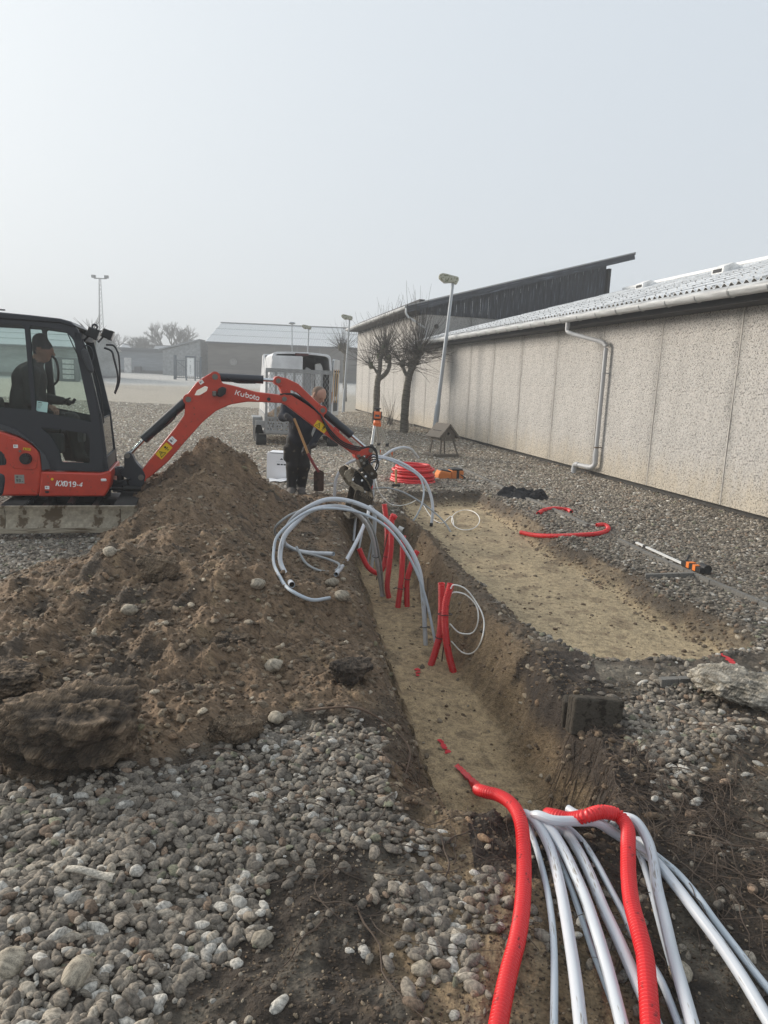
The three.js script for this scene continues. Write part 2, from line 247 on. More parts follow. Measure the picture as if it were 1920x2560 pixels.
{
  const R = rng(11), list = [];
  const spread = (x0, x1, d0, d1, cell, r0, r1, keep = 1) => {
    for (let d = d0; d < d1; d += cell) for (let x = Math.max(x0, -d * .7 - 1.7); x < Math.min(x1, d * .7 + 1.7); x += cell) {
      const px = x + R() * cell, pd = d + R() * cell, k = R(), sz = lerp(r0, r1, Math.pow(R(), 1.7)), q = R();
      if (px > 7.75 - .223 * pd && pd < 42) continue;
      const s = shape(px, pd); const den = stoniness(px, pd, s) * keep; if (k > den) continue;
      const soil = s.heap > .03 || s.bed < .1 || s.tr < .3;
      const y = height(px, pd, s) + sz * (soil ? -.15 + .5 * q : -.25 + 1.05 * q) * .7;
      const clod = soil && R() < .8; list.push([px, y, -pd, sz * (clod ? .35 + .75 * R() * R() : 1), clod ? 0 : sz / pd, soil, clod]);
    }
  };
  spread(-5, 5, 1.25, 4.7, .0205, .007, .0245);
  spread(-9, 9, 4.7, 9, .027, .010, .024);
  spread(-9, 9, 9, 15, .036, .014, .028);
  spread(-22, 9, 15, 24, .058, .016, .03);
  spread(-32, 4, 24, 40, .10, .018, .034);
  { // grit and crumbs in the bare soil in front
    const cell = .0125; for (let d = 1.5; d < 4.2; d += cell) for (let x = -d * .6 - .9; x < d * .6 + .9; x += cell) { const px = x + R() * cell, pd = d + R() * cell, k = R(), sz = .0018 + .0055 * R() * R(); if (k > .42) continue; const s = shape(px, pd); if (s.fore > .05 || s.tr < .1 || s.heap > .05 || Math.min(sdf(PEBBLE, px, pd), sdf(PEBBLE2, px, pd), sdf(PEBBLE3, px, pd)) < -.02) continue; list.push([px, height(px, pd, s) + sz * .3, -pd, sz, 0, true, R() < .75]); }
  }
  list.sort((a, b) => b[4] - a[4]);
  const q = new THREE.Quaternion(), e = new THREE.Euler(), sc = V(), M = new THREE.Matrix4();
  const pose = (s, k) => { e.set((R() - .5) * .9, R() * 6.28, (R() - .5) * .9); q.setFromEuler(e); const f = s[3]; sc.set(f * (.85 + .35 * R()), f * (.85 + .3 * R()), f * (.85 + .3 * R())); return M.compose(V(s[0], s[1], s[2]), q, sc); };
  const tints = [...Array(14)].map((_, i) => { const m = stoneMat.clone(); m.color.setRGB(...stoneTint(R)); return m; });
  let made = 0; const nearL = [], farL = [];
  for (const s of list) { if (made < 300 && Math.abs(s[0]) < -s[2] * .58 && s[2] < -1.6) { made++; const o = part('stone', stoneNear[Math.floor(R() * 8)], tints[Math.floor(R() * 14)], GROUND); pose(s).decompose(o.position, o.quaternion, o.scale); o.name = made > 1 ? `stone_${String(made - 1).padStart(3, '0')}` : 'stone'; } else (s[2] > -5 ? nearL : farL).push(s); }
  const g = thing('gravel', null, null, null); g.userData = { kind: 'stuff' };
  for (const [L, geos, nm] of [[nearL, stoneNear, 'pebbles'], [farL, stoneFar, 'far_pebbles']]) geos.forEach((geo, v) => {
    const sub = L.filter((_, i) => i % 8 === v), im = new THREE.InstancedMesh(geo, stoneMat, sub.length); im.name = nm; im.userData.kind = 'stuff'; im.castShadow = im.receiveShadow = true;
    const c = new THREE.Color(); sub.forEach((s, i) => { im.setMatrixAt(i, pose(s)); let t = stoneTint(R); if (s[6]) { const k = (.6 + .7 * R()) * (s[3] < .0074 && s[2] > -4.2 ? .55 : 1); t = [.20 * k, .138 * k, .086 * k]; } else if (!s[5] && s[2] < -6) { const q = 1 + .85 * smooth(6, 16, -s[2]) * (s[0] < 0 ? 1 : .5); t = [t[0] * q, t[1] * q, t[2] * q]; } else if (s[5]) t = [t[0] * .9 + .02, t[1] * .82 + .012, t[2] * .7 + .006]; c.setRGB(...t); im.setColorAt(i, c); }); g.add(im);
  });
  console.log('stones', list.length, nearL.length, farL.length);
}
// ---------------------------------------------------------------- the two halls on the right
const speck = tex(1024, (() => { // exposed aggregate: pale chips, grey chips, dark chips in a sandy mortar
  const R = rng(5), n = 74, pts = []; for (let i = 0; i < n * n; i++) { const t = R(); pts.push([R(), R(), t < .55 ? .90 + .1 * R() : t < .84 ? .78 + .12 * R() : t < .95 ? .62 + .12 * R() : .40 + .14 * R(), R()]); }
  return (u, v) => { const x = u * n, y = v * n, X = Math.floor(x), Y = Math.floor(y); let b = 9, q = null; for (let j = -1; j <= 1; j++) for (let i = -1; i <= 1; i++) { const p = pts[((Y + j + n) % n) * n + (X + i + n) % n], dx = X + i + p[0] - x, dy = Y + j + p[1] - y, r = dx * dx + dy * dy; if (r < b) { b = r; q = p; } } const k = q[2] * (b > .3 ? .90 : 1), w = .02 * (q[3] - .3); return [clamp(k + w), clamp(k * .985), clamp(k * .955 - w)]; };
})());
const speckBump = tex(512, (u, v) => clamp(.5 + .5 * perNoise(u * 128, v * 128, 128, 4)), false);
const aggregate = new THREE.MeshStandardMaterial({ color: 0xffffff, vertexColors: true, roughness: .93, map: rep(speck, 1.05), bumpMap: rep(speckBump, 1), bumpScale: .006 });
const hall = new THREE.Group();
const HALL = { turn: 12.58 * Math.PI / 180, x: 1.733, d: 26.3 };
const hallD = (px, py) => { const d = ray(px, py); return 7.6 / (d.x / -d.z + .2231); };            // distance at which a line of sight meets the wall line
const hallZ = D => (HALL.d - D) / Math.cos(HALL.turn);                                             // the same along the wall, growing towards the viewer
function setHall(o) { o.position.set(HALL.x, 0, -HALL.d); o.rotation.y = HALL.turn; return o; }
const aluGrey = mat(lin(.36, .37, .37), .5), gutterGrey = mat(lin(.50, .52, .53), .55, { map: rep(tex(256, (u, v) => clamp(.86 + .22 * tileNoise(u, v, 6, 4, 31) + .1 * tileNoise(u, v, 50, 2, 33))), 1) });
const blackBoard = mat(lin(.018, .018, .020), .8), woodDark = new THREE.MeshStandardMaterial({ color: 0xffffff, roughness: .85, map: tex([256, 512], (u, v) => { const g = tileNoise(u, v * .12, 30, 3, 51), w = tileNoise(u, v * .3, 14, 4, 57); const k = .21 + .09 * g + .34 * Math.max(0, w - .05); return [k * .95, k * 1.02, k * 1.14]; }) });
function panel(w, h, seed, stainL, stainR, upper = false) {   // one aggregate panel, its face towards -x, from z = 0 to w
  const g = new THREE.BoxGeometry(.12, h - .012, w - .022, 1, 22, 26).translate(.06, h / 2, w / 2), p = g.attributes.position, c = new Float32Array(p.count * 3), uv = g.attributes.uv;
  for (let i = 0; i < p.count; i++) {
    const y = p.getY(i), z = p.getZ(i), n = fbm(z * 3 + seed, y * .8, 3, seed), m = fbm(z * 9, y * 2.2, 2, seed + 9);
    let k = 1 + .10 * n;
    const l = Math.exp(-Math.pow(z / (.10 + .05 * m), 2)) * stainL, r = Math.exp(-Math.pow((w - z) / (.13 + .06 * m), 2)) * stainR;   // run-down grime beside the joints
    k *= 1 - .36 * clamp(l + r) * clamp(.75 + 1.1 * m + .5 * n);
    const base = smooth(.75, .0, y + .35 * m) * (upper ? 0 : 1);                                                                  // algae and rust-coloured splash at the foot
    const f = .58 * k; c[i * 3] = f * (.985 + .02 * base); c[i * 3 + 1] = f * (1.0 - .05 * base); c[i * 3 + 2] = f * (1.03 - .18 * base);
    uv.setXY(i, z + seed, y + (Math.abs(p.getX(i)) > .01 && p.getX(i) < .119 ? 0 : p.getX(i)));
  }
  g.setAttribute('color', new THREE.BufferAttribute(c, 3)); return g;
}
{
  const b = setHall(thing('warehouse', 'long low warehouse of pale pebble-faced concrete panels with grey corrugated roof and gutter', 'warehouse'));
  const ND = 3.2, joints = [[1047, 988], [1083, 988], [1125, 988], [1172, 988], [1229, 988], [1298, 988], [1385, 988], [1496, 988], [1640, 988], [1834.5, 988]].map(q => hallZ(hallD(...q)));
  const zs = [-3.22, -1.6, ...joints.filter(z => z > -.2)]; let last = zs[zs.length - 1]; const zEnd = hallZ(ND); while (last < zEnd) { last += 2.2; zs.push(last); }
  const EAVE = 3.2, beadM = mat(lin(.52, .50, .46), .8), wall = part('wall', box(.1, EAVE - .02, last + 3.2, .19, EAVE / 2 + .03, last / 2 - 1.6), mat(lin(.16, .155, .15), .9), b);
  for (let i = 0; i < zs.length - 1; i++) { const w = zs[i + 1] - zs[i], o = part('wall_panel', panel(w, EAVE - .1, i * 3.1 + 1, i === 0 ? 0 : .9, .95), aggregate, wall); o.position.set(0, .1, zs[i]); }
  for (const z of zs.slice(1, -1)) part('joint_seal', tube([V(.004, .11, z - .004), V(-.001, 1.2, z - .008), V(.002, 2.4, z - .003), V(0, 3.2, z - .006)], .009, 14, 6), beadM, wall);
  part('plinth', box(.1, .5, last + 3.2, .16, -.13, last / 2 - 1.6), mat(lin(.05, .048, .045), .9), b);
  // roof
  const pitch = Math.atan2(5.72 - 3.29, 8.5), L = 8.5 / Math.cos(pitch), rows = 8, rowL = L / rows + .14, cols = Math.ceil((last + 2) / 1.02);
  const roof = new THREE.Group(); roof.name = 'roof'; roof.position.set(-.5, 3.29, -1.75); roof.rotation.z = pitch; b.add(roof);
  const sheetGeo = (() => { const n = 7 * 8, W = 1.06, P = [], U = [], ix = []; for (let i = 0; i <= n; i++) { const z = W * i / n, y = .026 * Math.cos(i / 8 * 2 * Math.PI); for (const [x, dy] of [[0, .003], [rowL, .003], [0, -.004], [rowL, -.004]]) { P.push(x, y + dy, z); U.push(z, x); } } for (let i = 0; i < n; i++) { const a = i * 4, c = a + 4; ix.push(a, c, a + 1, c, c + 1, a + 1, a + 2, a + 3, c + 2, c + 2, a + 3, c + 3, a, a + 2, c, c, a + 2, c + 2, a + 1, c + 1, a + 3, c + 1, c + 3, a + 3); } const g = new THREE.BufferGeometry(); g.setAttribute('position', new THREE.Float32BufferAttribute(P, 3)); g.setAttribute('uv', new THREE.Float32BufferAttribute(U, 2)); g.setIndex(ix); return toCreasedNormals(g, .7); })();
  const sheetTex = tex(512, (u, v) => clamp(.90 + .16 * tileNoise(u, v, 5, 4, 61) + .12 * tileNoise(u, v, 40, 3, 67)));
  const sheetM = [0, 1, 2].map(i => new THREE.MeshStandardMaterial({ color: lin(.95 - .06 * i, .96 - .06 * i, .96 - .06 * i), roughness: .9, map: rep(sheetTex, .7 + .13 * i) }));
  const R = rng(81), screwM = mat(lin(.2, .2, .2), .5), screwGeo = new THREE.CylinderGeometry(.011, .013, .022, 6);
  for (let c = 0; c < cols; c++) for (let r = 0; r < rows; r++) { const o = part('roof_sheet', sheetGeo, sheetM[Math.floor(R() * 3)], roof); o.position.set(r * L / rows, .012 + .004 * ((c + r) % 2), c * 1.02); o.rotation.z = -.010; o.userData = {}; }
  for (let c = 2; c < cols; c++) { const list = []; for (let r = 0; r < 4; r++) for (let k = 0; k < 3; k++) { const g = screwGeo.clone().translate(r * L / rows + .12, .05, c * 1.02 + .15 + k * .303); list.push(g); } part('screw', list, screwM, roof).userData.kind = 'stuff'; }
  for (const [px, py] of [[1468, 747], [1812, 683], [1612, 720], [1692, 694], [1578, 718], [1300, 785]]) {
    // little ventilation cowls: where the line of sight meets the roof slope
    const q = new THREE.Matrix4(); b.updateMatrixWorld(true); roof.updateMatrixWorld(true); q.copy(roof.matrixWorld).invert(); const o0 = V(0, EYE, 0).applyMatrix4(q), d0 = ray(px, py).transformDirection(q), t = -o0.y / d0.y, p = o0.addScaledVector(d0, t);
    if (t < 0 || p.x < .3 || p.x > L - .2 || p.z < .3 || p.z > last) continue;
    const sh = new THREE.Shape(); sh.moveTo(-.22, 0); sh.lineTo(-.16, .13); sh.lineTo(.1, .17); sh.lineTo(.34, .02); sh.lineTo(.34, 0); const g = new THREE.ExtrudeGeometry(sh, { depth: .42, bevelEnabled: true, bevelSize: .012, bevelThickness: .012, bevelSegments: 1 });
    const v = part('roof_vent', g, sheetM[2], roof); v.position.set(p.x, .03, p.z - .2); part('vent_mouth', box(.02, .08, .32, -.205, .065, .21, 0, 0, -.45), blackBoard, v);
  }
  part('ridge_cap', cyl(V(L, .05, 0), V(L, .05, cols * 1.02), .07, .07, 10), sheetM[1], roof);
  part('rear_slope', box(L, .05, last + 2, L / 2, 0, 0), sheetM[2], b).position.set(8, 5.66, last / 2 - .9), b.children[b.children.length - 1].rotation.z = -pitch, b.children[b.children.length - 1].geometry.translate(0, 0, 0);
  part('gable_wall', (() => { const s = new THREE.Shape(); s.moveTo(.25, -.2); s.lineTo(.25, 3.5); s.lineTo(8, 5.6); s.lineTo(15.6, 3.5); s.lineTo(15.6, -.2); return new THREE.ExtrudeGeometry(s, { depth: .1, bevelEnabled: false }); })(), mat(lin(.36, .35, .33), .9), b).position.z = -3.1;
  // eave: gutter in half-round lengths, brackets, black fascia and soffit
  const gz0 = -1.85, gz1 = last;
  const half = (a, c) => { const g = new THREE.CylinderGeometry(.078, .078, c - a, 14, 1, true, 0, Math.PI); g.rotateX(Math.PI / 2); g.rotateZ(Math.PI); return g.translate(0, 0, (a + c) / 2); };
  const gut = new THREE.Group(); gut.name = 'gutter'; gut.position.set(-.56, 3.19, 0); b.add(gut);
  const gm = gutterGrey.clone(); gm.side = THREE.DoubleSide;
  for (let z = gz0; z < gz1 - .2; z += 3) { const g = part('gutter_length', [half(z, Math.min(gz1, z + 2.99)), (() => { const t = half(z, Math.min(gz1, z + 2.99)); return t.scale(.95, .95, 1); })()], gm, gut); }
  for (let z = gz0 + .02; z < gz1; z += .75) part('gutter_bracket', (() => { const g = new THREE.TorusGeometry(.082, .007, 6, 12, Math.PI); g.rotateZ(Math.PI); return merge([g.translate(0, 0, z), box(.2, .008, .025, .08, .02, z)]); })(), aluGrey, gut);
  part('gutter_end', (() => { const g = new THREE.CircleGeometry(.078, 14, Math.PI, Math.PI); return g.translate(0, 0, gz0); })(), gm, gut);
  part('fascia', box(.03, .2, last + 1.7, -.40, 3.17, last / 2 - .85), blackBoard, b);
  part('soffit', box(.42, .025, last + 1.7, -.19, 3.06, last / 2 - .85), blackBoard, b);
  part('verge_board', (() => { const g = box(8.6, .2, .03, 4.3 * Math.cos(0), .0, 0); g.rotateZ(pitch); return g.translate(-.45, 3.2, -1.74); })(), blackBoard, b);
  // downpipe with its swan neck and shoe
  const dz = hallZ(hallD(1515, 1000)) - .02, oz = hallZ(hallD(1480, 790)), pm = mat(lin(.42, .43, .44), .45), dp = new THREE.Group(); dp.name = 'downpipe'; b.add(dp);
  const r = .042, P = (x, y, z) => V(x, y > 2.7 ? y - .15 : y, z);
  part('outlet', cyl(P(-.53, 3.36, oz), P(-.53, 3.14, oz), .05, .046), pm, dp); part('elbow', tube([P(-.53, 3.2, oz), P(-.53, 3.1, oz), P(-.51, 3.06, oz + .06), P(-.45, 3.02, oz + .16)], r, 12, 12), pm, dp);
  part('offset_pipe', cyl(P(-.47, 3.03, oz + .12), P(-.14, 2.86, dz - .1), r), pm, dp); part('elbow', tube([P(-.16, 2.87, dz - .14), P(-.12, 2.83, dz - .05), P(-.10, 2.78, dz), P(-.10, 2.66, dz)], r * 1.08, 12, 12), pm, dp);
  part('straight_pipe', cyl(P(-.10, 2.74, dz), P(-.10, .52, dz), r), pm, dp);
  for (const y of [2.1, .62]) { part('pipe_clip', [cyl(P(-.10, y - .014, dz), P(-.10, y + .014, dz), r * 1.16), box(.12, .02, .02, -.05, y, dz + .03)], y > 1 ? pm : mat(lin(.16, .12, .09), .6), dp); }
  part('socket', [cyl(P(-.10, .56, dz), P(-.10, .36, dz), r * 1.25), cyl(P(-.10, .47, dz), P(-.10, .43, dz), r * 1.36)], pm, dp);
  part('elbow', tube([P(-.10, .40, dz), P(-.10, .28, dz), P(-.12, .22, dz - .05), P(-.14, .2, dz - .14)], r * 1.25, 14, 12), pm, dp);
  part('floor_pipe', [cyl(P(-.14, .2, dz - .10), P(-.18, .2, dz - .62), r * 1.05), cyl(P(-.14, .2, dz - .12), P(-.15, .2, dz - .24), r * 1.25)], pm, dp);
  part('elbow', tube([P(-.175, .2, dz - .54), P(-.18, .2, dz - .64), P(-.185, .16, dz - .70), P(-.19, .06, dz - .71)], r * 1.25, 12, 12), pm, dp);
  part('ground_socket', cyl(P(-.19, .1, dz - .71), P(-.19, -.15, dz - .71), r * 1.3), pm, dp);
}
{ // taller hall behind with the black boarded gable
  const b = setHall(thing('tall_warehouse', 'taller warehouse behind with black boarded gable and roof climbing to the right', 'warehouse'));
  b.translateZ(-3.2); const E = 4.5, len = 13.8, T = 8.0, top = 6.76, sl = (top - E) / T;
  const wall = part('wall', box(.1, E - .05, len, .19, E / 2, -len / 2), mat(lin(.18, .17, .16), .9), b);
  const n = 7; for (let i = 0; i < n; i++) { const w = len / n, o = part('wall_panel', panel(w, E - .1, 40 + i * 2.3, .8, .8), aggregate, wall); o.position.set(0, .08, -len + i * w); }
  const pg = panel(2.4, E - .1, 77, .5, .5, true).clone();
  const gw = part('gable_wall', box(T - .2, E + .2, .1, T / 2 + .2, E / 2, -.16), mat(lin(.2, .19, .18), .9), b);
  for (let i = 0; i < 4; i++) { const o = part('gable_panel', panel(2.2, E + .02, 90 + i * 2.3, .6, .6, true), aggregate, gw); o.rotation.y = -Math.PI / 2; o.position.set(2.2 * (i + 1), .02, 0); o.rotation.y = Math.PI / 2; o.position.set(.0 + 2.2 * i, .02, 0); }
  part('vent_hole', new THREE.CylinderGeometry(.09, .09, .03, 14).rotateX(Math.PI / 2).translate(.75, 4.0, .014), mat(lin(.03, .03, .03), .8), b);
  const R = rng(91);
  for (let i = 0; i < 47; i++) { const x = .02 + i * .168, w = .16, y0 = E - .06, y1 = E + sl * x + .16, y2 = E + sl * (x + w) + .16; const s = new THREE.Shape(); s.moveTo(0, y0); s.lineTo(w, y0); s.lineTo(w, y2); s.lineTo(0, y1); const g = new THREE.ExtrudeGeometry(s, { depth: .022, bevelEnabled: false }); const uv = g.attributes.uv; for (let k = 0; k < uv.count; k++) uv.setXY(k, uv.getX(k) * 1.6 + i * .37, uv.getY(k) * .35 + R()*0 + i * .21); part('gable_board', g, woodDark, b).position.set(x, 0, .01 + .012 * (i % 2)); }
  const verge = (x0, x1, y, h, z, t) => { const g = new THREE.BoxGeometry((x1 - x0) / Math.cos(Math.atan(sl)), h, t); g.rotateZ(Math.atan(sl)); return g.translate((x0 + x1) / 2, y + sl * (x0 + x1) / 2, z); };
  part('barge_board', verge(-.6, T + .88, E + .20, .2, .48, .03), woodDark, b); part('barge_board', verge(-.62, T + .885, E + .33, .1, .50, .035), woodDark, b);
  part('roof_slab', verge(-.6, T + .88, E + .36, .05, -len / 2 + .2, len + .7), mat(lin(.30, .30, .30), .9), b); part('verge_soffit', verge(-.5, T + .9, E + .12, .02, .26, .46), blackBoard, b); part('rafter_edge', verge(-.5, T + .9, E + .30, .08, -len / 2, len), blackBoard, b);
  part('wall_head', box(.22, .62, len, .11, E + .2, -len / 2), blackBoard, b); part('eave_soffit', box(.62, .03, len + .5, -.3, E + .02, -len / 2 + .15), blackBoard, b);
  part('rear_wall', box(.12, top, len, T + .1, top / 2, -len / 2), blackBoard, b);
  part('end_wall', box(T, E, .1, T / 2, E / 2, -len + .06), mat(lin(.3, .3, .29), .9), b);
  const gm = gutterGrey; part('gutter', [cyl(V(-.62, E + .12, .4), V(-.62, E + .12, -len - .3), .075, .075, 10)], gm, b);
  const pm = mat(lin(.55, .57, .58), .5), dp = new THREE.Group(); dp.name = 'downpipe'; b.add(dp);
  part('elbow', tube([V(-.62, E + .1, .42), V(-.62, E - .12, .42), V(-.5, E - .25, .40)], .042, 10, 10), pm, dp); part('offset_pipe', cyl(V(-.54, E - .22, .41), V(.30, E - .62, .12), .04), pm, dp); part('straight_pipe', cyl(V(.30, E - .58, .12), V(.30, 2.4, .12), .04), pm, dp);
}
// ---------------------------------------------------------------- pipes and conduits
const dirt = tex(512, (u, v) => { const a = tileNoise(u, v, 4, 4, 71), b = tileNoise(u, v, 26, 3, 77); const k = .75 * smooth(.26, .65, a * .9 + b * .5), w = .97 + .05 * a; return [lerp(w, .50, k), lerp(w, .43, k), lerp(w, .34, k)]; });
const greyPipe = mat(lin(.58, .615, .66), .42, { map: rep(dirt, .83, 1), clearcoat: .15, clearcoatRoughness: .5 }), paleGrey = mat(lin(.50, .56, .62), .42, { map: rep(dirt, 1.13, 1) }), dullGrey = mat(lin(.36, .38, .39), .5, { map: rep(dirt, .93, 1) });
const redPipe = mat(lin(.68, .018, .022), .38, { clearcoat: .2, clearcoatRoughness: .4, map: rep(tex(256, (u, v) => { const k = smooth(.3, .62, tileNoise(u, v, 5, 4, 83)); return [lerp(1, .55, k), lerp(1, .8, k), lerp(1, .75, k)]; }), 3, 1) });
const whiteCable = mat(lin(.80, .80, .77), .5), blackPlastic = mat(lin(.016, .016, .017), .5), rust = mat(lin(.11, .075, .05), .85), insideM = mat(lin(.12, .02, .02), .8);
function path(pts) { return new THREE.CatmullRomCurve3(pts, false, 'centripetal'); }
function hollow(curve, r, wall, seg, rad, wave = 0, pitch = .009) {   // pipe with an open bore; wave > 0 gives corrugations
  const len = curve.getLength(), n = wave ? Math.min(1600, Math.ceil(len / pitch) * 4) : seg, fr = curve.computeFrenetFrames(n, false), P = [], U = [], ix = [], m = rad + 1, v = V();
  const ringsAt = []; for (let i = 0; i <= n; i++) ringsAt.push([i, wave ? r + wave * [1, 1, -.3, -.3][i % 4] : r]);
  const inner = Math.min(n, Math.ceil(n * .12 / Math.max(len, .12)) + 1), all = [];
  for (let i = inner; i >= 0; i--) all.push([i, r - wall]); for (const q of ringsAt) all.push(q); for (let i = n; i >= n - inner; i--) all.push([i, r - wall]);
  all.forEach(([i, rr]) => { const c = curve.getPointAt(i / n); for (let k = 0; k <= rad; k++) { const a = k / rad * 2 * Math.PI; v.copy(c).addScaledVector(fr.normals[i], Math.cos(a) * rr).addScaledVector(fr.binormals[i], Math.sin(a) * rr); P.push(v.x, v.y, v.z); U.push(i / n * len, k / rad); } });
  for (let i = 0; i < all.length - 1; i++) for (let k = 0; k < rad; k++) { const a = i * m + k, b = a + 1, c = a + m, d = c + 1; ix.push(a, b, c, b, d, c); }
  const g = new THREE.BufferGeometry(); g.setAttribute('position', new THREE.Float32BufferAttribute(P, 3)); g.setAttribute('uv', new THREE.Float32BufferAttribute(U, 2)); g.setIndex(ix); g.computeVertexNormals(); return g;
}
function tie(curve, t, r, spread = 1) { const p = curve.getPointAt(t), d = curve.getTangentAt(t), g = new THREE.TorusGeometry(r, .0035, 6, 18); g.scale(spread, 1, 1); g.applyQuaternion(new THREE.Quaternion().setFromUnitVectors(V(0, 0, 1), d)); return g.translate(p.x, p.y, p.z); }
function along(list, D0, D1) {   // pixels + distances; a missing distance is spread between its neighbours
  const n = list.length, D = list.map(q => q[2]); if (D[0] === undefined) D[0] = D0; if (D[n - 1] === undefined) D[n - 1] = D1 ?? D0;
  for (let i = 0; i < n; i++) if (D[i] === undefined) { let j = i; while (D[j] === undefined) j++; const a = i - 1; for (let k = i; k < j; k++) D[k] = lerp(D[a], D[j], (k - a) / (j - a)); }
  return list.map((q, i) => at(q[0], q[1], D[i]));
}
const dist = (px, py) => -hit(px, py).z;
// -- the pipes in front, running out of the trench towards the viewer
function lay(list, r, lift = 0, dive = true) {
  const pts = list.map(([px, py, l = 0]) => { const base = level(px, py, .0), g = .5 * (ground(base.x, -base.z) + .02); return level(px, py, clamp(g, -.07, .05) + r * .75 + lift + l); });
  if (dive) { const p = pts[0]; pts.unshift(V(p.x - .03, p.y - .30, p.z - .14), V(p.x - .012, p.y - .06, p.z - .055)); }
  const e = pts[pts.length - 1], b = pts[pts.length - 2]; pts.push(e.clone().addScaledVector(e.clone().sub(b), 1.2)); pts[pts.length - 1].y = e.y; return pts;
}
const GG = 'grey pipes in the foreground';
const front = [
  ['grey_pipe', .0195, [[1313, 2035, .01], [1343, 2060, .02], [1369, 2106], [1389, 2167], [1407, 2248], [1424, 2349], [1439, 2450], [1452, 2567]], 'thick grey pipe, first to the right of the left red conduit in the foreground', .02],
  ['grey_pipe', .0195, [[1333, 2040, .02], [1374, 2070, .02], [1404, 2116], [1434, 2177], [1460, 2237], [1490, 2324], [1520, 2425], [1556, 2567]], 'thick grey pipe with black scuffs, second to the right of the left red conduit', .02],
  ['grey_pipe', .0195, [[1389, 2065], [1414, 2081], [1445, 2126], [1475, 2187], [1510, 2273], [1546, 2349], [1586, 2440], [1617, 2511], [1642, 2567]], 'thick grey pipe third from the left red conduit, passing under the right red one', .0],
  ['grey_pipe', .0195, [[1343, 2038, .05], [1384, 2051, .06], [1445, 2053, .07], [1490, 2055, .06], [1526, 2076, .03], [1551, 2092], [1591, 2118], [1637, 2152], [1688, 2212], [1738, 2278], [1799, 2359], [1860, 2450], [1915, 2542]], 'thick grey pipe swinging across under the red conduit to the right corner', .01],
  ['grey_pipe', .0195, [[1561, 2043, .04], [1591, 2055, .05], [1617, 2096, .03], [1632, 2146, .02], [1642, 2212], [1662, 2298], [1682, 2385], [1703, 2460], [1733, 2567]], 'thick grey pipe just right of the right red conduit in the foreground', .02],
  ['thin_grey_pipe', .0115, [[1313, 2040], [1333, 2096], [1356, 2172], [1374, 2258], [1384, 2349], [1386, 2450], [1385, 2567]], 'thin grey pipe nearest to the left red conduit in the foreground', 0],
  ['thin_grey_pipe', .0105, [[1380, 2110], [1394, 2141], [1424, 2212], [1455, 2298], [1485, 2385], [1510, 2450]], 'thin grey pipe lying half hidden between the two leftmost thick grey pipes', -.012],
  ['thin_grey_pipe', .0115, [[1417, 2068, .01], [1450, 2096], [1485, 2146], [1526, 2222], [1561, 2288], [1581, 2334], [1615, 2390], [1652, 2450], [1693, 2552]], 'thin grey pipe slipping under the right red conduit in the foreground', -.005],
  ['thin_grey_pipe', .0115, [[1580, 2085], [1586, 2106], [1607, 2157], [1627, 2222], [1650, 2310]], 'short visible thin grey pipe tucked against the right red conduit', -.01],
  ['thin_grey_pipe', .0125, [[1600, 2100], [1632, 2131], [1688, 2177], [1738, 2233], [1789, 2304], [1839, 2369], [1890, 2435], [1931, 2486]], 'thin grey pipe at the far right of the foreground bundle', .0]];
for (const [n, r, list, label, lift] of front) { const c = path(lay(list, r, lift)); solo(n, hollow(c, r, .003, 110, 14), r > .015 ? greyPipe : paleGrey, label, 'pipe'); }
solo('grey_pipe', hollow(path([level(1420, 2022, .03), level(1440, 2034, .035), level(1480, 2044, .03), level(1510, 2050, -.02)]), .017, .003, 30, 12), greyPipe, 'muddy cut end of a grey pipe poking out behind the right red conduit', 'pipe');
solo('red_conduit', hollow(path([hit(1138, 1916, -.06), hit(1160, 1940, -.02), hit(1186, 1962, .0), ...lay([[1210, 1979, .0], [1247, 1989, .03], [1283, 2015, .05], [1303, 2060, .05], [1309, 2121, .03], [1310, 2187], [1305, 2273], [1293, 2349], [1272, 2430], [1257, 2501], [1245, 2567]], .025, .01, false)]), .0235, .003, 0, 18, .0042, .0125), redPipe, 'red corrugated conduit on the left of the foreground bundle, emerging from black soil', 'conduit');
solo('red_conduit', hollow(path([level(1370, 2036, .0), level(1389, 2040, .04), level(1424, 2047, .06), ...lay([[1465, 2040, .08], [1505, 2030, .09], [1546, 2040, .09], [1566, 2065, .08], [1570, 2121, .07], [1571, 2187, .05], [1579, 2258, .05], [1596, 2324, .05], [1612, 2390, .04], [1619, 2460, .03], [1626, 2562, .02]], .025, .01, false)]), .0235, .003, 0, 18, .0042, .0125), redPipe, 'red corrugated conduit arching over the grey pipes on the right of the foreground bundle', 'conduit');
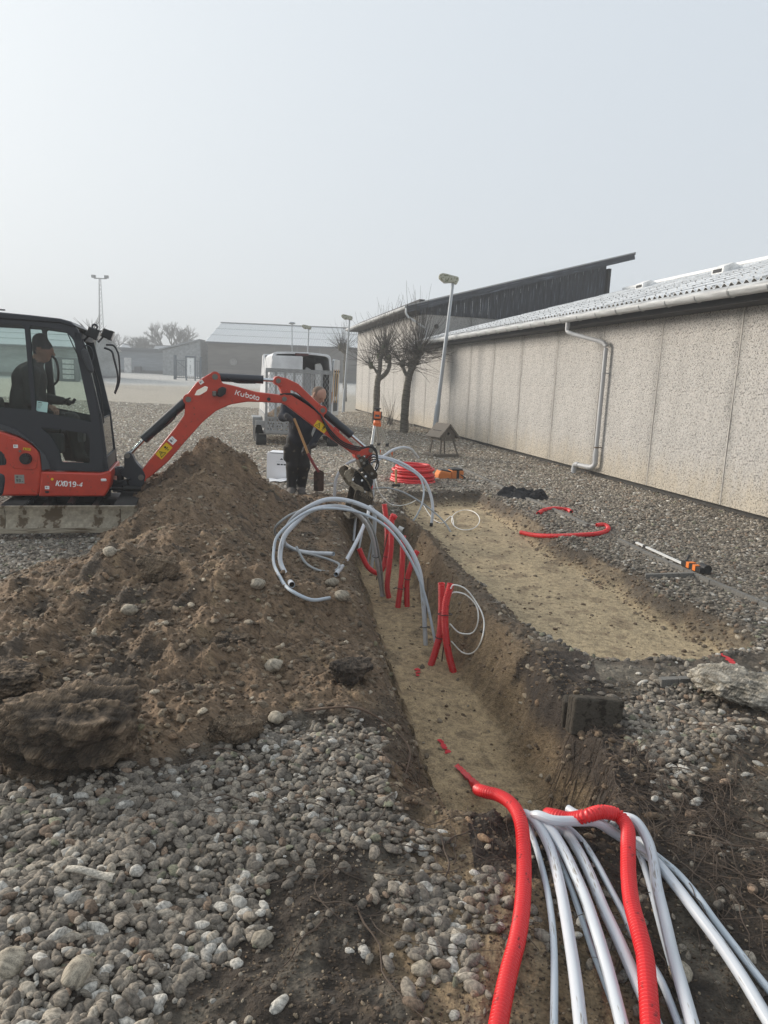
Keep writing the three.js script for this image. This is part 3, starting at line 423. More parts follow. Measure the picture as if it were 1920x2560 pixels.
// -- red conduits, grey pipes and rods standing along the trench
const stand = (list, D) => path(along(list, D));
const dA = dist(1100, 1660), dB = dist(1064, 1612), dC = dist(1000, 1518), dD = dist(965, 1490), dE = dist(925, 1420);
const reds = [
  [[[1104, 1458], [1104, 1519], [1100, 1582], [1090, 1624], [1074, 1672]], dA, 'red conduit standing in the trench nearest the viewer, left one of the pair'],
  [[[1127, 1460], [1114, 1512], [1113, 1572], [1121, 1631], [1141, 1706]], dA - .12, 'red conduit with white cable in its mouth, nearest the viewer in the trench'],
  [[[1008, 1340], [1006, 1397], [1003, 1450], [993, 1530]], dC, 'straight red conduit standing behind the grey hoops, ribs plain to see'],
  [[[1043, 1378], [1036, 1392], [1027, 1415], [1018, 1450], [1018, 1525]], dC + .05, 'red conduit leaning right with its open mouth behind the big grey hoop'],
  [[[961, 1261], [968, 1327], [966, 1375], [958, 1418], [944, 1433], [922, 1420], [908, 1396], [898, 1372]], dD + .1, 'tall red conduit that bends along the trench floor to the left'],
  [[[990, 1296], [982, 1290], [979, 1320], [978, 1366], [973, 1415], [968, 1467], [973, 1500]], dD - .05, 'red conduit with a crooked open mouth facing right, middle of the trench'],
  [[[928, 1213], [912, 1268], [898, 1296], [891, 1338], [897, 1362]], dE + .6, 'red conduit rising beside the excavator bucket']];
const redCurves = reds.map(([l, D, label]) => { const c = stand(l, D); return [solo('standing_red_conduit', hollow(c, .0265, .003, 0, 14, .0038, .0145), redPipe, label, 'conduit'), c]; });
part('cable_tie', tie(redCurves[1][1], .3, .034, 1.6), blackPlastic, redCurves[1][0]); part('cable_tie', tie(redCurves[0][1], .62, .033), blackPlastic, redCurves[0][0]); part('cable_tie', tie(redCurves[2][1], .68, .034, 1.5), blackPlastic, redCurves[2][0]); part('cable_tie', tie(redCurves[3][1], .48, .034), blackPlastic, redCurves[3][0]); part('cable_tie', tie(redCurves[4][1], .5, .034), blackPlastic, redCurves[4][0]);
const hoops = [
  ['grey_hoop', .021, [[1066, 1630, dB], [1064, 1606, dB], [1058, 1502, dB + .05], [1048, 1425], [1023, 1369], [982, 1317], [929, 1275, dB + .25], [870, 1252], [817, 1249], [765, 1271, dB + .25], [730, 1299], [712, 1331], [712, 1359, dB + .65], [733, 1373, dB + .7], [765, 1381, dB + .55], [834, 1385, dB + .35]], greyPipe, 'thick grey pipe arching highest over the trench in a great hoop'],
  ['grey_hoop', .021, [[956, 1500, dD], [954, 1480, dD], [943, 1408], [929, 1338], [905, 1296], [870, 1271, dB + .35], [828, 1266], [775, 1278], [737, 1310], [709, 1345, dB - .1], [700, 1397, dB - .2], [712, 1432, dB - .25], [730, 1462, dB - .3]], greyPipe, 'thick grey pipe in the inner hoop, its end resting on the soil heap'],
  ['thin_grey_hoop', .0125, [[1092, 1625, dB - .1], [1088, 1605, dB - .1], [1066, 1502, dB], [1038, 1422], [992, 1345], [957, 1310], [905, 1284, dB + .15], [835, 1271], [775, 1277], [723, 1310, dB - .1], [691, 1345], [684, 1380], [698, 1439, dB - .35], [730, 1478], [775, 1499, dB - .5], [824, 1495, dB - .5]], paleGrey, 'thin grey pipe hooping over the trench and sweeping lowest across the heap'],
  ['thin_grey_hoop', .0115, [[962, 1500, dD], [959, 1484, dD], [950, 1397], [926, 1310], [884, 1275, dB + .5], [800, 1268], [730, 1285], [695, 1310, dB + .5], [687, 1330, dB + .6], [703, 1355, dB + .7], [745, 1378, dB + .6], [793, 1390, dB + .3], [828, 1401], [849, 1414, dB + .05], [835, 1429, dB], [800, 1427], [765, 1408, dB + .1], [750, 1385], [741, 1367, dB + .2]], dullGrey, 'thin dull grey pipe curling into a small loop by the heap'],
  ['grey_pipe_stub', .0205, [[840, 1436, dB + .2], [870, 1394], [901, 1334], [919, 1289], [928, 1268, dE], [936, 1280, dE], [936, 1340, dE], [928, 1430, dE]], greyPipe, 'thick grey pipe hanging down to the left from the far end of the trench'],
  ['thin_grey_stub', .0115, [[896, 1378, dE - .2], [908, 1322], [920, 1280], [928, 1266, dE], [934, 1290, dE], [932, 1400, dE]], greyPipe, 'thin grey pipe end hanging beside the thick one at the far end'],
  ['thin_grey_upright', .013, [[917, 1430, dE - .1], [922, 1390], [932, 1340], [934, 1290], [930, 1265, dE]], dullGrey, 'dull grey pipe standing upright in the middle of the trench'],
  ['grey_upright', .016, [[884, 1352, dE + .2], [887, 1320], [890, 1285, dE + .3], [893, 1255, dE + .4]], greyPipe, 'short pale pipe standing left of the far red conduit']];
const hoopCurves = hoops.map(([n, r, l, m, label]) => { const pts = along(l).map((p, i) => { const [px, py] = l[i]; if (px > 860) return p; const far = dist(px, py) - .05 - r; return -p.z > far ? at(px, py, far) : p; }), c = path(pts); return [solo(n, hollow(c, r, .0028, 130, 14), m, label, 'pipe'), c]; });
part('cable_tie', tie(hoopCurves[0][1], .068, .03, 1.5), blackPlastic, hoopCurves[0][0]); part('cable_tie', tie(hoopCurves[1][1], .17, .026, 1.3), blackPlastic, hoopCurves[1][0]);
const farHoop = [
  ['far_grey_hoop', .021, [[836, 1240, 10.2], [840, 1198, 10.2], [854, 1172], [876, 1155], [912, 1144], [944, 1141, 10.2], [975, 1147], [1009, 1160], [1038, 1179, 10], [1062, 1203], [1077, 1239], [1082, 1271], [1079, 1307, 9.75], [1075, 1328, 9.75]], greyPipe, 'thick grey hoop behind the bucket ending in a black taped tip on the sand'],
  ['far_thin_hoop', .0125, [[930, 1260, 10.1], [925, 1170, 10.15], [944, 1146, 10.15], [975, 1151], [1009, 1167], [1047, 1191, 9.9], [1058, 1215], [1059, 1239], [1052, 1268, 9.7], [1033, 1302], [1009, 1326, 9.7]], paleGrey, 'thin grey pipe following the far hoop then curving back to the trench'],
  ['far_grey_hoop', .021, [[930, 1260, 10.3], [938, 1180, 10.35], [946, 1153], [965, 1136], [985, 1124, 10.6], [1009, 1119], [1028, 1124], [1046, 1145, 11]], greyPipe, 'thick grey pipe bowing over to an open end in front of the red coil'],
  ['far_thin_hoop', .012, [[905, 1235, 10.1], [929, 1223, 10.1], [956, 1219], [989, 1224, 10.0], [1021, 1237], [1057, 1259], [1088, 1283], [1112, 1307], [1127, 1331, 9.5], [1134, 1357, 9.5]], dullGrey, 'thin dull grey pipe reaching right from the bucket down to the sand']];
farHoop.forEach(([n, r, l, m, label], i) => { const c = path(along(l)), o = solo(n, hollow(c, r, .0028, 110, 14), m, label, 'pipe'); if (!i) part('tape', cyl(c.getPointAt(.952), c.getPointAt(.972), r * 1.12), blackPlastic, o); });
const cable = (list, D, r, label) => (list = list.map(q => [q[0], q[1], Math.min(q[2] ?? D, dist(q[0], q[1]) - .03)])) && solo('white_cable', tube(along(list, D), r, 120, 7), whiteCable, label, 'cable');
cable([[1127, 1472], [1132, 1463], [1160, 1470], [1188, 1502], [1209, 1547], [1205, 1596], [1184, 1631], [1156, 1631], [1128, 1603]], dA - .15, .006, 'outer white cable loop hanging from the nearest red conduit');
cable([[1126, 1486], [1134, 1481], [1162, 1486], [1191, 1516], [1195, 1554], [1181, 1582], [1149, 1582], [1124, 1559]], dA - .12, .006, 'inner white cable loop hanging from the nearest red conduit');
cable([[938, 1188, 10.2], [944, 1220], [956, 1242], [975, 1259, 10.0], [999, 1264], [1023, 1259], [1041, 1250, 10.1]], 10, .006, 'slack white cable drooping behind the trench below the red coil');
{ const c = []; for (let i = 0; i <= 22; i++) { const a = 2.6 + i / 22 * 6.9; c.push(hit(1164 + 35 * Math.cos(a), 1300 + 25 * Math.sin(a), .01 + .002 * i)); } const lead = [[1055, 1256], [1071, 1283], [1086, 1300], [1103, 1308], [1117, 1299], [1128, 1290]].map(q => hit(q[0], q[1], .008)); solo('white_cable', tube([...lead, ...c], .006, 160, 7), whiteCable, 'white cable lying in a ring on the far end of the sand', 'cable'); }
const rods = [[[1132, 1440], [1119, 1540], [1102, 1672], dA + .06, 'rusty steel rod behind the nearest pair of red conduits'], [[1070, 1445], [1066, 1530], [1066, 1625], dB + .08, 'rusty steel rod tied to the foot of the great grey hoop'], [[1022, 1334], [1014, 1430], [1009, 1530], dC + .1, 'rusty steel rod between the straight and leaning red conduits'], [[969, 1335], [957, 1390], [941, 1450], dD, 'slanting steel rod left of the crooked red conduit']];
for (const [a, b, c, D, label] of rods) solo('steel_rod', tube([at(a[0], a[1], D), at(b[0], b[1], D), at(c[0], c[1], D)], .006, 8, 7), rust, label, 'rod');
// -- coil, offcuts, and what lies about
{
  const o = hit(1033, 1212), c = []; const R = rng(3), t = thing('red_conduit_coil', 'flat coil of red corrugated conduit lying on the gravel', 'coil', V(o.x, ground(o.x, -o.z), o.z - .36));
  const turns = [[.30, 0], [.36, 0], [.42, 0], [.40, .05], [.34, .05], [.39, .10], [.33, .10], [.36, .15], [.30, .15], [.37, .20], [.31, .20], [.33, .245], [.28, .24], [.3, .28]];
  turns.forEach(([r, y], k) => { const pts = []; const ph = R() * 6, ex = 1 + .05 * (R() - .5); for (let i = 0; i < 14; i++) { const a = i / 14 * 6.283; pts.push(V(Math.cos(a) * (r * .94 * ex + .010 * Math.sin(a * 2 + ph)), .03 + y + .012 * Math.sin(a + ph), Math.sin(a) * r * .94 / ex)); } part('turn', hollow(new THREE.CatmullRomCurve3(pts.concat([pts[0].clone()]), false, 'centripetal'), .0255, .003, 0, 10, .0012, .014), redPipe, t); });
}
for (const [l, label] of [[[[1346, 1284], [1362, 1275], [1390, 1271], [1418, 1274], [1428, 1280]], 'short bent red conduit offcut on the gravel, the upper of two'], [[[1303, 1331], [1330, 1337], [1380, 1340], [1440, 1338], [1490, 1335], [1515, 1328], [1520, 1318], [1510, 1312], [1492, 1313]], 'long red conduit offcut hooked at its right end on the gravel']]) solo('red_offcut', hollow(path(l.map(q => hit(q[0], q[1], .028))), .025, .003, 0, 14, .0038, .0145), redPipe, label, 'conduit');
// ---------------------------------------------------------------- the small excavator, its upper part swung square to the tracks
const redPaint = mat(lin(.60, .050, .022), .42, { clearcoat: .35, clearcoatRoughness: .3, map: rep(tex(512, (u, v) => { const a = tileNoise(u, v, 4, 5, 91), b = smooth(.34, .6, tileNoise(u, v, 18, 3, 95)); return [clamp(.95 + .08 * a - .22 * b), clamp(.95 + .12 * a + .1 * b), clamp(.93 + .1 * a + .16 * b)]; }), 1.3) });
const cabBlack = mat(lin(.020, .023, .030), .45, { clearcoat: .2, clearcoatRoughness: .4 }), darkGrey = mat(lin(.055, .058, .064), .6), rubber = mat(lin(.045, .042, .039), .85), chrome = mat(lin(.62, .63, .64), .22, { metalness: 1 }), pinSteel = mat(lin(.20, .19, .17), .45, { metalness: .7 });
const mudTex = tex(512, (u, v) => { const a = tileNoise(u, v, 3, 5, 101), b = tileNoise(u, v, 16, 3, 105), k = smooth(.08, .3, a + .35 * b), w = clamp(.62 + .14 * b); return [lerp(w, .36, k), lerp(w * .97, .31, k), lerp(w * .90, .25, k)]; });
const bladeSteel = mat(lin(.98, .92, .82), .75, { map: rep(mudTex, 1.4) }), wornSteel = mat(lin(.55, .51, .45), .6, { map: rep(mudTex, 2.2), metalness: .3 }), blackIron = mat(lin(.03, .028, .027), .6, { map: rep(mudTex, 3) });
const glass = new THREE.MeshPhysicalMaterial({ color: lin(.80, .88, .85), roughness: .03, transmission: 1, thickness: 0, ior: 1.5 });
const lens = mat(lin(.55, .57, .58), .15), yellow = mat(lin(.80, .55, .02), .5);
const TURN = 15 * Math.PI / 180;
const XS = (() => { const p = at(160, 1300, 7.2); return V(p.x - 1.12 * Math.sin(TURN), 0, p.z - 1.12 * Math.cos(TURN)); })();
const ex = thing('mini_excavator', 'orange-red mini excavator with black cab, dozer blade towards the viewer, arm reaching right', 'excavator', XS); ex.rotation.y = TURN; ex.updateMatrixWorld(true);
const exInv = ex.matrixWorld.clone().invert();
function side(px, py, z) { const o = V(0, EYE, 0).applyMatrix4(exInv), d = ray(px, py).transformDirection(exInv), t = (z - o.z) / d.z; return [o.x + d.x * t, o.y + d.y * t]; }
const sideAll = (list, z) => list.map(q => side(q[0], q[1], z));
function shapeOf(pts, curved = false) { const s = new THREE.Shape(); if (curved) { const c = new THREE.SplineCurve(pts.concat([pts[0]]).map(p => new THREE.Vector2(...p))).getPoints(pts.length * 6); s.setFromPoints(c); } else s.setFromPoints(pts.map(p => new THREE.Vector2(...p))); return s; }
function soft(pts, r) { // polygon with rounded corners
  const s = new THREE.Shape(), n = pts.length; for (let i = 0; i < n; i++) { const p = new THREE.Vector2(...pts[i]), a = new THREE.Vector2(...pts[(i + n - 1) % n]).sub(p), b = new THREE.Vector2(...pts[(i + 1) % n]).sub(p), k = Math.min(r, a.length() * .45, b.length() * .45), q = a.setLength(k).add(p), e = b.setLength(k).add(p); i ? s.lineTo(q.x, q.y) : s.moveTo(q.x, q.y); s.quadraticCurveTo(p.x, p.y, e.x, e.y); } s.closePath(); return s;
}
function slab(sh, z0, z1, bevel = .01, holes = []) { sh.holes = holes; const g = new THREE.ExtrudeGeometry(sh, { depth: z1 - z0 - 2 * bevel, bevelEnabled: bevel > 0, bevelSize: bevel * .8, bevelThickness: bevel, bevelSegments: 2, bevelOffset: -bevel * .8, curveSegments: 8 }); return g.translate(0, 0, z0 + bevel); }
const sub = (name, parent) => { const o = new THREE.Group(); o.name = name; parent.add(o); return o; };
function decal(name, w, h, texture, m4, parent) { const o = part(name, new THREE.PlaneGeometry(w, h), new THREE.MeshStandardMaterial({ map: texture, alphaTest: .5, roughness: .5 }), parent); o.applyMatrix4(m4); return o; }
const basis = (o, x, y) => { const z = x.clone().cross(y).normalize(); return new THREE.Matrix4().makeBasis(x.clone().normalize(), z.clone().cross(x).normalize(), z).setPosition(o); };
{
  const N = .5, FAR = -.46;   // near and far flank of the upper body
  // cab ---------------------------------------------------------------
  const cab = sub('cab', ex);
  const back = -1.25;
  const outer = [[back, side(0, 783, N)[1] - .0], ...sideAll([[0, 787], [81, 794], [150, 801], [178, 808], [195, 824], [206, 855], [217, 901], [236, 975], [248, 1045], [258, 1113], [266, 1180]], N), side(127, 1176, N), side(112, 1140, N), side(80, 1107, N), side(41, 1079, N), side(0, 1066, N), [back, side(0, 1060, N)[1]]];
  const winA = soft([side(71, 811, N), side(163, 824, N), side(186, 850, N), side(229, 1050, N), side(229, 1057, N), side(88, 1029, N)], .04);
  const winB = soft([[back + .12, side(0, 806, N)[1]], side(62, 810, N), side(81, 1028, N), side(0, 1020, N), [back + .12, side(0, 1012, N)[1]]], .03);
  const winC = soft(sideAll([[96, 1066], [150, 1072], [218, 1083], [226, 1095], [226, 1160], [152, 1158], [146, 1128], [126, 1093]], N), .035);
  const frameSh = shapeOf(outer);
  part('side_frame', slab(frameSh, N - .05, N, .008, [winA, winB, winC].map(s => new THREE.Path(s.getPoints(8)))), cabBlack, cab);
  const pane = (name, sh, z) => part(name, new THREE.ShapeGeometry(sh, 8).translate(0, 0, z), glass, cab);
  pane('side_window', winA, N - .03); pane('rear_side_window', winB, N - .028); pane('lower_window', winC, N - .03);
  const fFar = shapeOf(outer.map(p => [p[0] - .0, p[1]])); part('far_side_frame', slab(fFar, FAR, FAR + .05, .008, [winA, winB].map(s => new THREE.Path(s.getPoints(8)))), cabBlack, cab);
  const wf = new THREE.ShapeGeometry(winA, 8).translate(0, 0, FAR + .03); part('far_window', wf, glass, cab); part('far_window', new THREE.ShapeGeometry(winB, 8).translate(0, 0, FAR + .028), glass, cab);
  // roof and front
  const rt = outer[0][1], roofPts = [[back, rt + .035], ...sideAll([[0, 780], [81, 788], [150, 796], [176, 803], [192, 816]], N), side(180, 818, N), side(150, 809, N), [back, rt - .05]];
  part('roof', slab(shapeOf(roofPts), FAR - .015, N + .012, .02), cabBlack, cab);
  const A = side(200, 836, N), B = side(247, 1040, N), C = side(266, 1182, N);
  const pillar = (z, w) => [bar(V(A[0], A[1] - .05, z), V(B[0], B[1], z), .05, .05), bar(V(B[0], B[1] + .02, z), V(C[0], C[1], z), .05, .05)];
  part('front_pillar', pillar(N - .035), cabBlack, cab); part('front_pillar', pillar(FAR + .035), cabBlack, cab);
  part('front_header', bar(V(A[0] - .02, A[1] - .02, FAR), V(A[0] - .02, A[1] - .02, N), .06, .07), cabBlack, cab);
  const low = side(262, 1150, N); part('front_panel', [bar(V(low[0] + .0, low[1] - .08, FAR), V(low[0] + .0, low[1] - .08, N), .05, .22)], cabBlack, cab);
  const g0 = side(250, 1050, N); part('front_window', [(() => { const g = new THREE.PlaneGeometry(N - FAR - .12, Math.hypot(g0[0] - low[0], g0[1] - low[1]) - .04); const a = Math.atan2(low[0] - g0[0], g0[1] - low[1]); g.rotateX(0); g.rotateY(Math.PI / 2); g.rotateZ(a); return g.translate((g0[0] + low[0]) / 2 + .01, (g0[1] + low[1]) / 2 + .02, (N + FAR) / 2); })()], glass, cab);
  part('window_rail', bar(V(g0[0], g0[1], FAR + .04), V(g0[0], g0[1], N - .04), .018, .02), darkGrey, cab);
  part('cab_rear', box(.05, rt - side(0, 1066, N)[1] - .1, N - FAR - .1, back + .04, (rt + side(0, 1066, N)[1]) / 2, (N + FAR) / 2), cabBlack, cab);
  // rails and small fittings at the front
  const fz = FAR - .02;
  part('grab_rail', tube([...sideAll([[265, 862], [284, 864], [294, 880], [297, 893]], fz).map(p => V(p[0], p[1], fz)), ...sideAll([[298, 955], [287, 985]], fz).map(p => V(p[0], p[1], fz))], .011, 30, 8), cabBlack, cab);
  part('grab_rail', tube(sideAll([[262, 870], [280, 878], [286, 897], [296, 945], [288, 982]], fz).map(p => V(p[0], p[1], fz + .06)), .012, 30, 8), cabBlack, cab);
  const mz = N + .06; const mir = part('mirror', (() => { const s = soft(sideAll([[204, 875], [213, 870], [222, 880], [236, 926], [233, 934], [222, 928], [206, 893]], mz), .05); return slab(s, mz, mz + .05, .02); })(), darkGrey, cab); part('mirror_arm', tube([V(...side(208, 864, mz - .03), mz - .03), V(...side(224, 866, mz), mz), V(...side(234, 890, mz), mz), V(...side(231, 903, mz), mz + .02)], .007, 16, 6), cabBlack, mir);
  part('wiper', [tube([V(...side(168, 830, N), N + .01), V(...side(186, 870, N), N + .012), V(...side(203, 902, N), N + .01)], .006, 10, 6)], blackPlastic, cab);
  part('strap', tube([V(A[0] + .03, A[1] - .08, N - .02), V(...side(247, 960, N - .04), N - .04), V(...side(258, 1040, N - .04), N - .03), V(...side(260, 1058, N - .04), N - .02)], .008, 20, 6), blackPlastic, cab);
  part('roof_lug', (() => { const p = side(238, 819, FAR); return new THREE.TorusGeometry(.028, .012, 8, 16).translate(p[0], p[1] + .005, FAR + .05); })(), cabBlack, cab);
  const lightAt = (px, py, z) => { const p = side(px, py, z), o = sub('work_light', cab); o.position.set(p[0], p[1], z); o.rotation.z = -.35; part('housing', [rbox(.10, .105, .13, .012), box(.035, .115, .14, .05, 0, 0), box(.03, .04, .03, -.06, -.03, 0)], blackPlastic, o); part('lamp_glass', rbox(.012, .08, .105, .004, .068, 0, 0), lens, o); part('bracket', cyl(V(-.03, -.05, 0), V(-.06, -.13, 0), .012), cabBlack, o); return o; };
  lightAt(231, 833, N - .14); lightAt(267, 835, FAR + .1);
  part('rear_rail', tube([V(back, rt + .05, 0), V(back + .2, rt + .06, .1), V(side(24, 780, 0)[0], rt + .055, .2)], .008, 10, 6), darkGrey, cab);
  // seat, console, levers
  part('seat', [rbox(.45, .12, .46, .04, -.62, .84, 0), rbox(.12, .55, .44, .05, -.86, 1.12, 0)], mat(lin(.03, .03, .032), .8), cab);
  part('control_console', [rbox(.34, .22, .14, .03, -.28, .92, .27), rbox(.34, .22, .14, .03, -.28, .92, -.27)], darkGrey, cab);
  for (const z of [.27, -.27]) part('joystick', [cyl(V(-.16, 1.0, z), V(-.12, 1.16, z), .012), rbox(.05, .11, .05, .02, -.115, 1.2, z)], blackPlastic, cab);
  part('travel_lever', [cyl(V(.12, .75, .08), V(.16, 1.06, .08), .01), cyl(V(.12, .75, -.08), V(.16, 1.06, -.08), .01), rbox(.04, .08, .03, .012, .165, 1.1, .08), rbox(.04, .08, .03, .012, .165, 1.1, -.08)], blackPlastic, cab);
  part('monitor', rbox(.06, .16, .2, .015, .08, 1.02, .3), darkGrey, cab); part('door_handle', tube([V(...side(122, 885, FAR), FAR + .1), V(...side(142, 898, FAR), FAR + .1), V(...side(148, 950, FAR), FAR + .1), V(...side(132, 966, FAR), FAR + .1)], .014, 20, 8), blackPlastic, cab); part('inner_post', bar(V(...side(126, 890, FAR), FAR + .08), V(...side(136, 990, FAR), FAR + .08), .05, .05), cabBlack, cab);
  const st = canvasTex(128, 128, (g, w, h) => { g.fillStyle = '#b9dcd6'; g.fillRect(0, 0, w, h); g.fillStyle = '#31403d'; g.fillRect(16, 14, 44, 8); for (let i = 0; i < 5; i++) g.fillRect(16, 34 + i * 12, 50 - i * 5, 3); }); { const p = side(104, 1017, N); decal('window_sticker', .11, .11, st, basis(V(p[0], p[1], N - .024), V(1, -.12, 0), V(0, 1, 0)), cab); }
  // house -------------------------------------------------------------
  const body = sub('house', ex), yb = side(98, 1240, N)[1];
  part('rear_cover', slab(soft([[-1.45, yb + .08], [-1.45, side(0, 1073, N)[1] - .05], side(0, 1076, N), side(50, 1093, N), side(80, 1111, N), side(101, 1133, N), side(106, 1178, N), side(97, 1240, N), [-1.1, yb]], .04), FAR, N + .02, .03), redPaint, body);
  const hatch = part('filler_recess', slab(soft(sideAll([[18, 1093], [60, 1100], [94, 1124], [97, 1134], [93, 1174], [28, 1170]], N), .05), N + .016, N + .030, .006), redPaint, body);
  part('fuel_cap', [new THREE.CylinderGeometry(.058, .062, .05, 18).rotateX(Math.PI / 2).translate(...side(64, 1147, N + .05), N + .05), new THREE.CylinderGeometry(.04, .045, .03, 6).rotateX(Math.PI / 2).translate(...side(64, 1147, N + .08), N + .085)], blackPlastic, hatch);
  part('lock', new THREE.CylinderGeometry(.012, .012, .03, 10).rotateX(Math.PI / 2).translate(...side(50, 1128, N + .04), N + .035), pinSteel, hatch);
  const gr = part('grille', slab(soft(sideAll([[-40, 1105], [6, 1130], [16, 1150], [16, 1162], [-40, 1165]], N + .02), .03), N + .012, N + .028, .004), blackPlastic, body); for (let i = 0; i < 7; i++) part('grille_bar', cyl(V(...side(-38 + i * 8, 1110 + i * 4, N + .03), N + .03), V(...side(-36 + i * 8, 1163, N + .03), N + .03), .003), darkGrey, gr);
  part('counterweight', slab(soft([[-1.6, yb + .05], [-1.6, yb + .42], side(0, 1180, N), side(14, 1186, N), side(16, 1200, N), side(10, 1240, N), [-1.3, yb]], .05), FAR, N + .03, .03), cabBlack, body);
  part('side_skirt', slab(soft(sideAll([[103, 1178], [250, 1182], [277, 1176], [279, 1192], [272, 1224], [262, 1241], [97, 1241]], N), .02), FAR, N + .025, .025), redPaint, body);
  part('fender_trim', slab(soft(sideAll([[0, 1060], [41, 1074], [82, 1104], [115, 1138], [128, 1172], [106, 1176], [101, 1130], [80, 1107], [48, 1089], [0, 1073]], N), .01), N - .02, N + .026, .008), darkGrey, body);
  part('marker_light', rbox(.06, .03, .02, .01, ...side(260, 1199, N), N + .03), mat(lin(.85, .85, .83), .3), body);
  part('bolt', new THREE.CylinderGeometry(.014, .014, .02, 10).rotateX(Math.PI / 2).translate(...side(132, 1197, N), N + .028), yellow, body); part('hand_hole', new THREE.CylinderGeometry(.022, .022, .006, 14).rotateX(Math.PI / 2).scale(1, .6, 1).translate(...side(119, 1229, N), N + .026), blackPlastic, body);
  const txt = canvasTex(512, 128, (g, w, h) => { g.clearRect(0, 0, w, h); g.fillStyle = '#f4f2ef'; g.textBaseline = 'middle'; let x = 6; const put = (t, f, sx) => { g.font = f; g.save(); g.translate(x, 66); g.scale(sx, 1); g.fillText(t, 0, 0); g.restore(); x += g.measureText(t).width * sx; }; put('KX', 'bold italic 104px sans-serif', 1.05); x -= 4; put('019', 'bold 104px sans-serif', 1.12); g.fillRect(x + 6, 68, 22, 14); x += 34; put('4', 'bold italic 84px sans-serif', 1.1); });
  { const a = side(137, 1207, N), b = side(222, 1211, N); decal('model_number', Math.hypot(b[0] - a[0], b[1] - a[1]), .105, txt, basis(V((a[0] + b[0]) / 2, (a[1] + b[1]) / 2, N + .027), V(b[0] - a[0], b[1] - a[1] - .005, 0), V(0, 1, 0)), body); }
  const noise93 = canvasTex(128, 128, (g, w, h) => { g.fillStyle = '#8f9189'; g.fillRect(0, 0, w, h); g.fillStyle = '#1d1d1c'; g.font = 'bold 58px sans-serif'; g.fillText('93', 18, 104); g.font = 'bold 18px sans-serif'; g.fillText('dB', 90, 106); g.font = 'bold 22px sans-serif'; g.fillText('L', 68, 38); g.fillRect(82, 34, 16, 4); g.fillStyle = '#5c5e58'; g.beginPath(); g.arc(36, 32, 16, 0, 7); g.fill(); });
  { const p = side(50, 1197, N); decal('noise_plate', .095, .095, noise93, basis(V(p[0], p[1], N + .024), V(1, 0, 0), V(0, 1, 0)), body); }
  const whiteTag = canvasTex(64, 64, (g, w, h) => { g.fillStyle = '#efefec'; g.fillRect(0, 0, w, h); g.fillStyle = '#777'; g.fillRect(12, 14, 18, 26); g.fillRect(36, 20, 16, 5); g.fillRect(36, 32, 14, 5); });
  for (const [px, py, z] of [[41, 1115, N + .034], [119, 1218, N + .028]]) { const p = side(px, py, N); decal('white_label', .045, .036, whiteTag, basis(V(p[0], p[1], z), V(1, 0, 0), V(0, 1, 0)), body); }
  { const p = side(69, 1122, N); decal('warning_label', .075, .026, canvasTex(128, 48, (g, w, h) => { g.fillStyle = '#d9b400'; g.fillRect(0, 0, w, h); g.fillStyle = '#222'; g.beginPath(); g.moveTo(10, 40); g.lineTo(26, 8); g.lineTo(42, 40); g.fill(); g.fillRect(52, 12, 60, 6); g.fillRect(52, 26, 50, 6); }), basis(V(p[0], p[1], N + .033), V(1, -.1, 0), V(0, 1, 0)), body); }
  // undercarriage -------------------------------------------------------
  const uc = sub('undercarriage', ex), TH = .31, TW = .23;
  part('turntable', cyl(V(0, yb - .1, 0), V(0, yb + .02, 0), .34, .34, 24), blackIron, uc); part('track_frame', [box(.9, .12, .5, 0, .22, 0), box(.12, .14, 1.2, .42, .16, 0), box(.12, .14, 1.2, -.42, .16, 0)], blackIron, uc);
  for (const sx of [-1, 1]) {
    const tr = sub('track', uc); tr.position.set(sx * .56, 0, 0); const L = .70, r = TH / 2;
    const belt = new THREE.Shape(); belt.absarc(L, r, r - .02, -Math.PI / 2, Math.PI / 2); belt.absarc(-L, r, r - .02, Math.PI / 2, 1.5 * Math.PI); const hole = new THREE.Path(); hole.absarc(L, r, r - .045, -Math.PI / 2, Math.PI / 2); hole.absarc(-L, r, r - .045, Math.PI / 2, 1.5 * Math.PI); belt.holes = [hole];
    const g = new THREE.ExtrudeGeometry(belt, { depth: TW - .01, bevelEnabled: false, curveSegments: 14 }).translate(0, 0, -TW / 2 + .005).rotateY(Math.PI / 2); part('rubber_belt', g, rubber, tr);
    const per = 4 * L + 2 * Math.PI * r, n = 52, lug = rbox(TW, .026, .034, .006, 0, 0, 0, 1); for (let i = 0; i < n; i++) { let s = i / n * per, z, y, a; if (s < 2 * L) { z = -L + s; y = TH - .012; a = 0; } else if (s < 2 * L + Math.PI * r) { a = (s - 2 * L) / r; z = L + Math.sin(a) * (r - .012); y = r + Math.cos(a) * (r - .012); } else if (s < 4 * L + Math.PI * r) { z = L - (s - 2 * L - Math.PI * r); y = .012; a = Math.PI; } else { a = Math.PI + (s - 4 * L - Math.PI * r) / r; z = -L + Math.sin(a) * (r - .012); y = r + Math.cos(a) * (r - .012); } const o = part('track_lug', lug, rubber, tr); o.position.set(0, y, z); o.rotation.x = a; }
    for (const [z, q] of [[L, .10], [-L, .10]]) part('idler_wheel', [cyl(V(-TW * .3, r, z), V(TW * .3, r, z), q, q, 20), cyl(V(-TW * .45, r, z), V(TW * .45, r, z), .04, .04, 14)], blackIron, tr); for (const z of [-.4, -.13, .13, .4]) part('track_roller', cyl(V(-TW * .35, .1, z), V(TW * .35, .1, z), .055, .055, 14), blackIron, tr);
  }
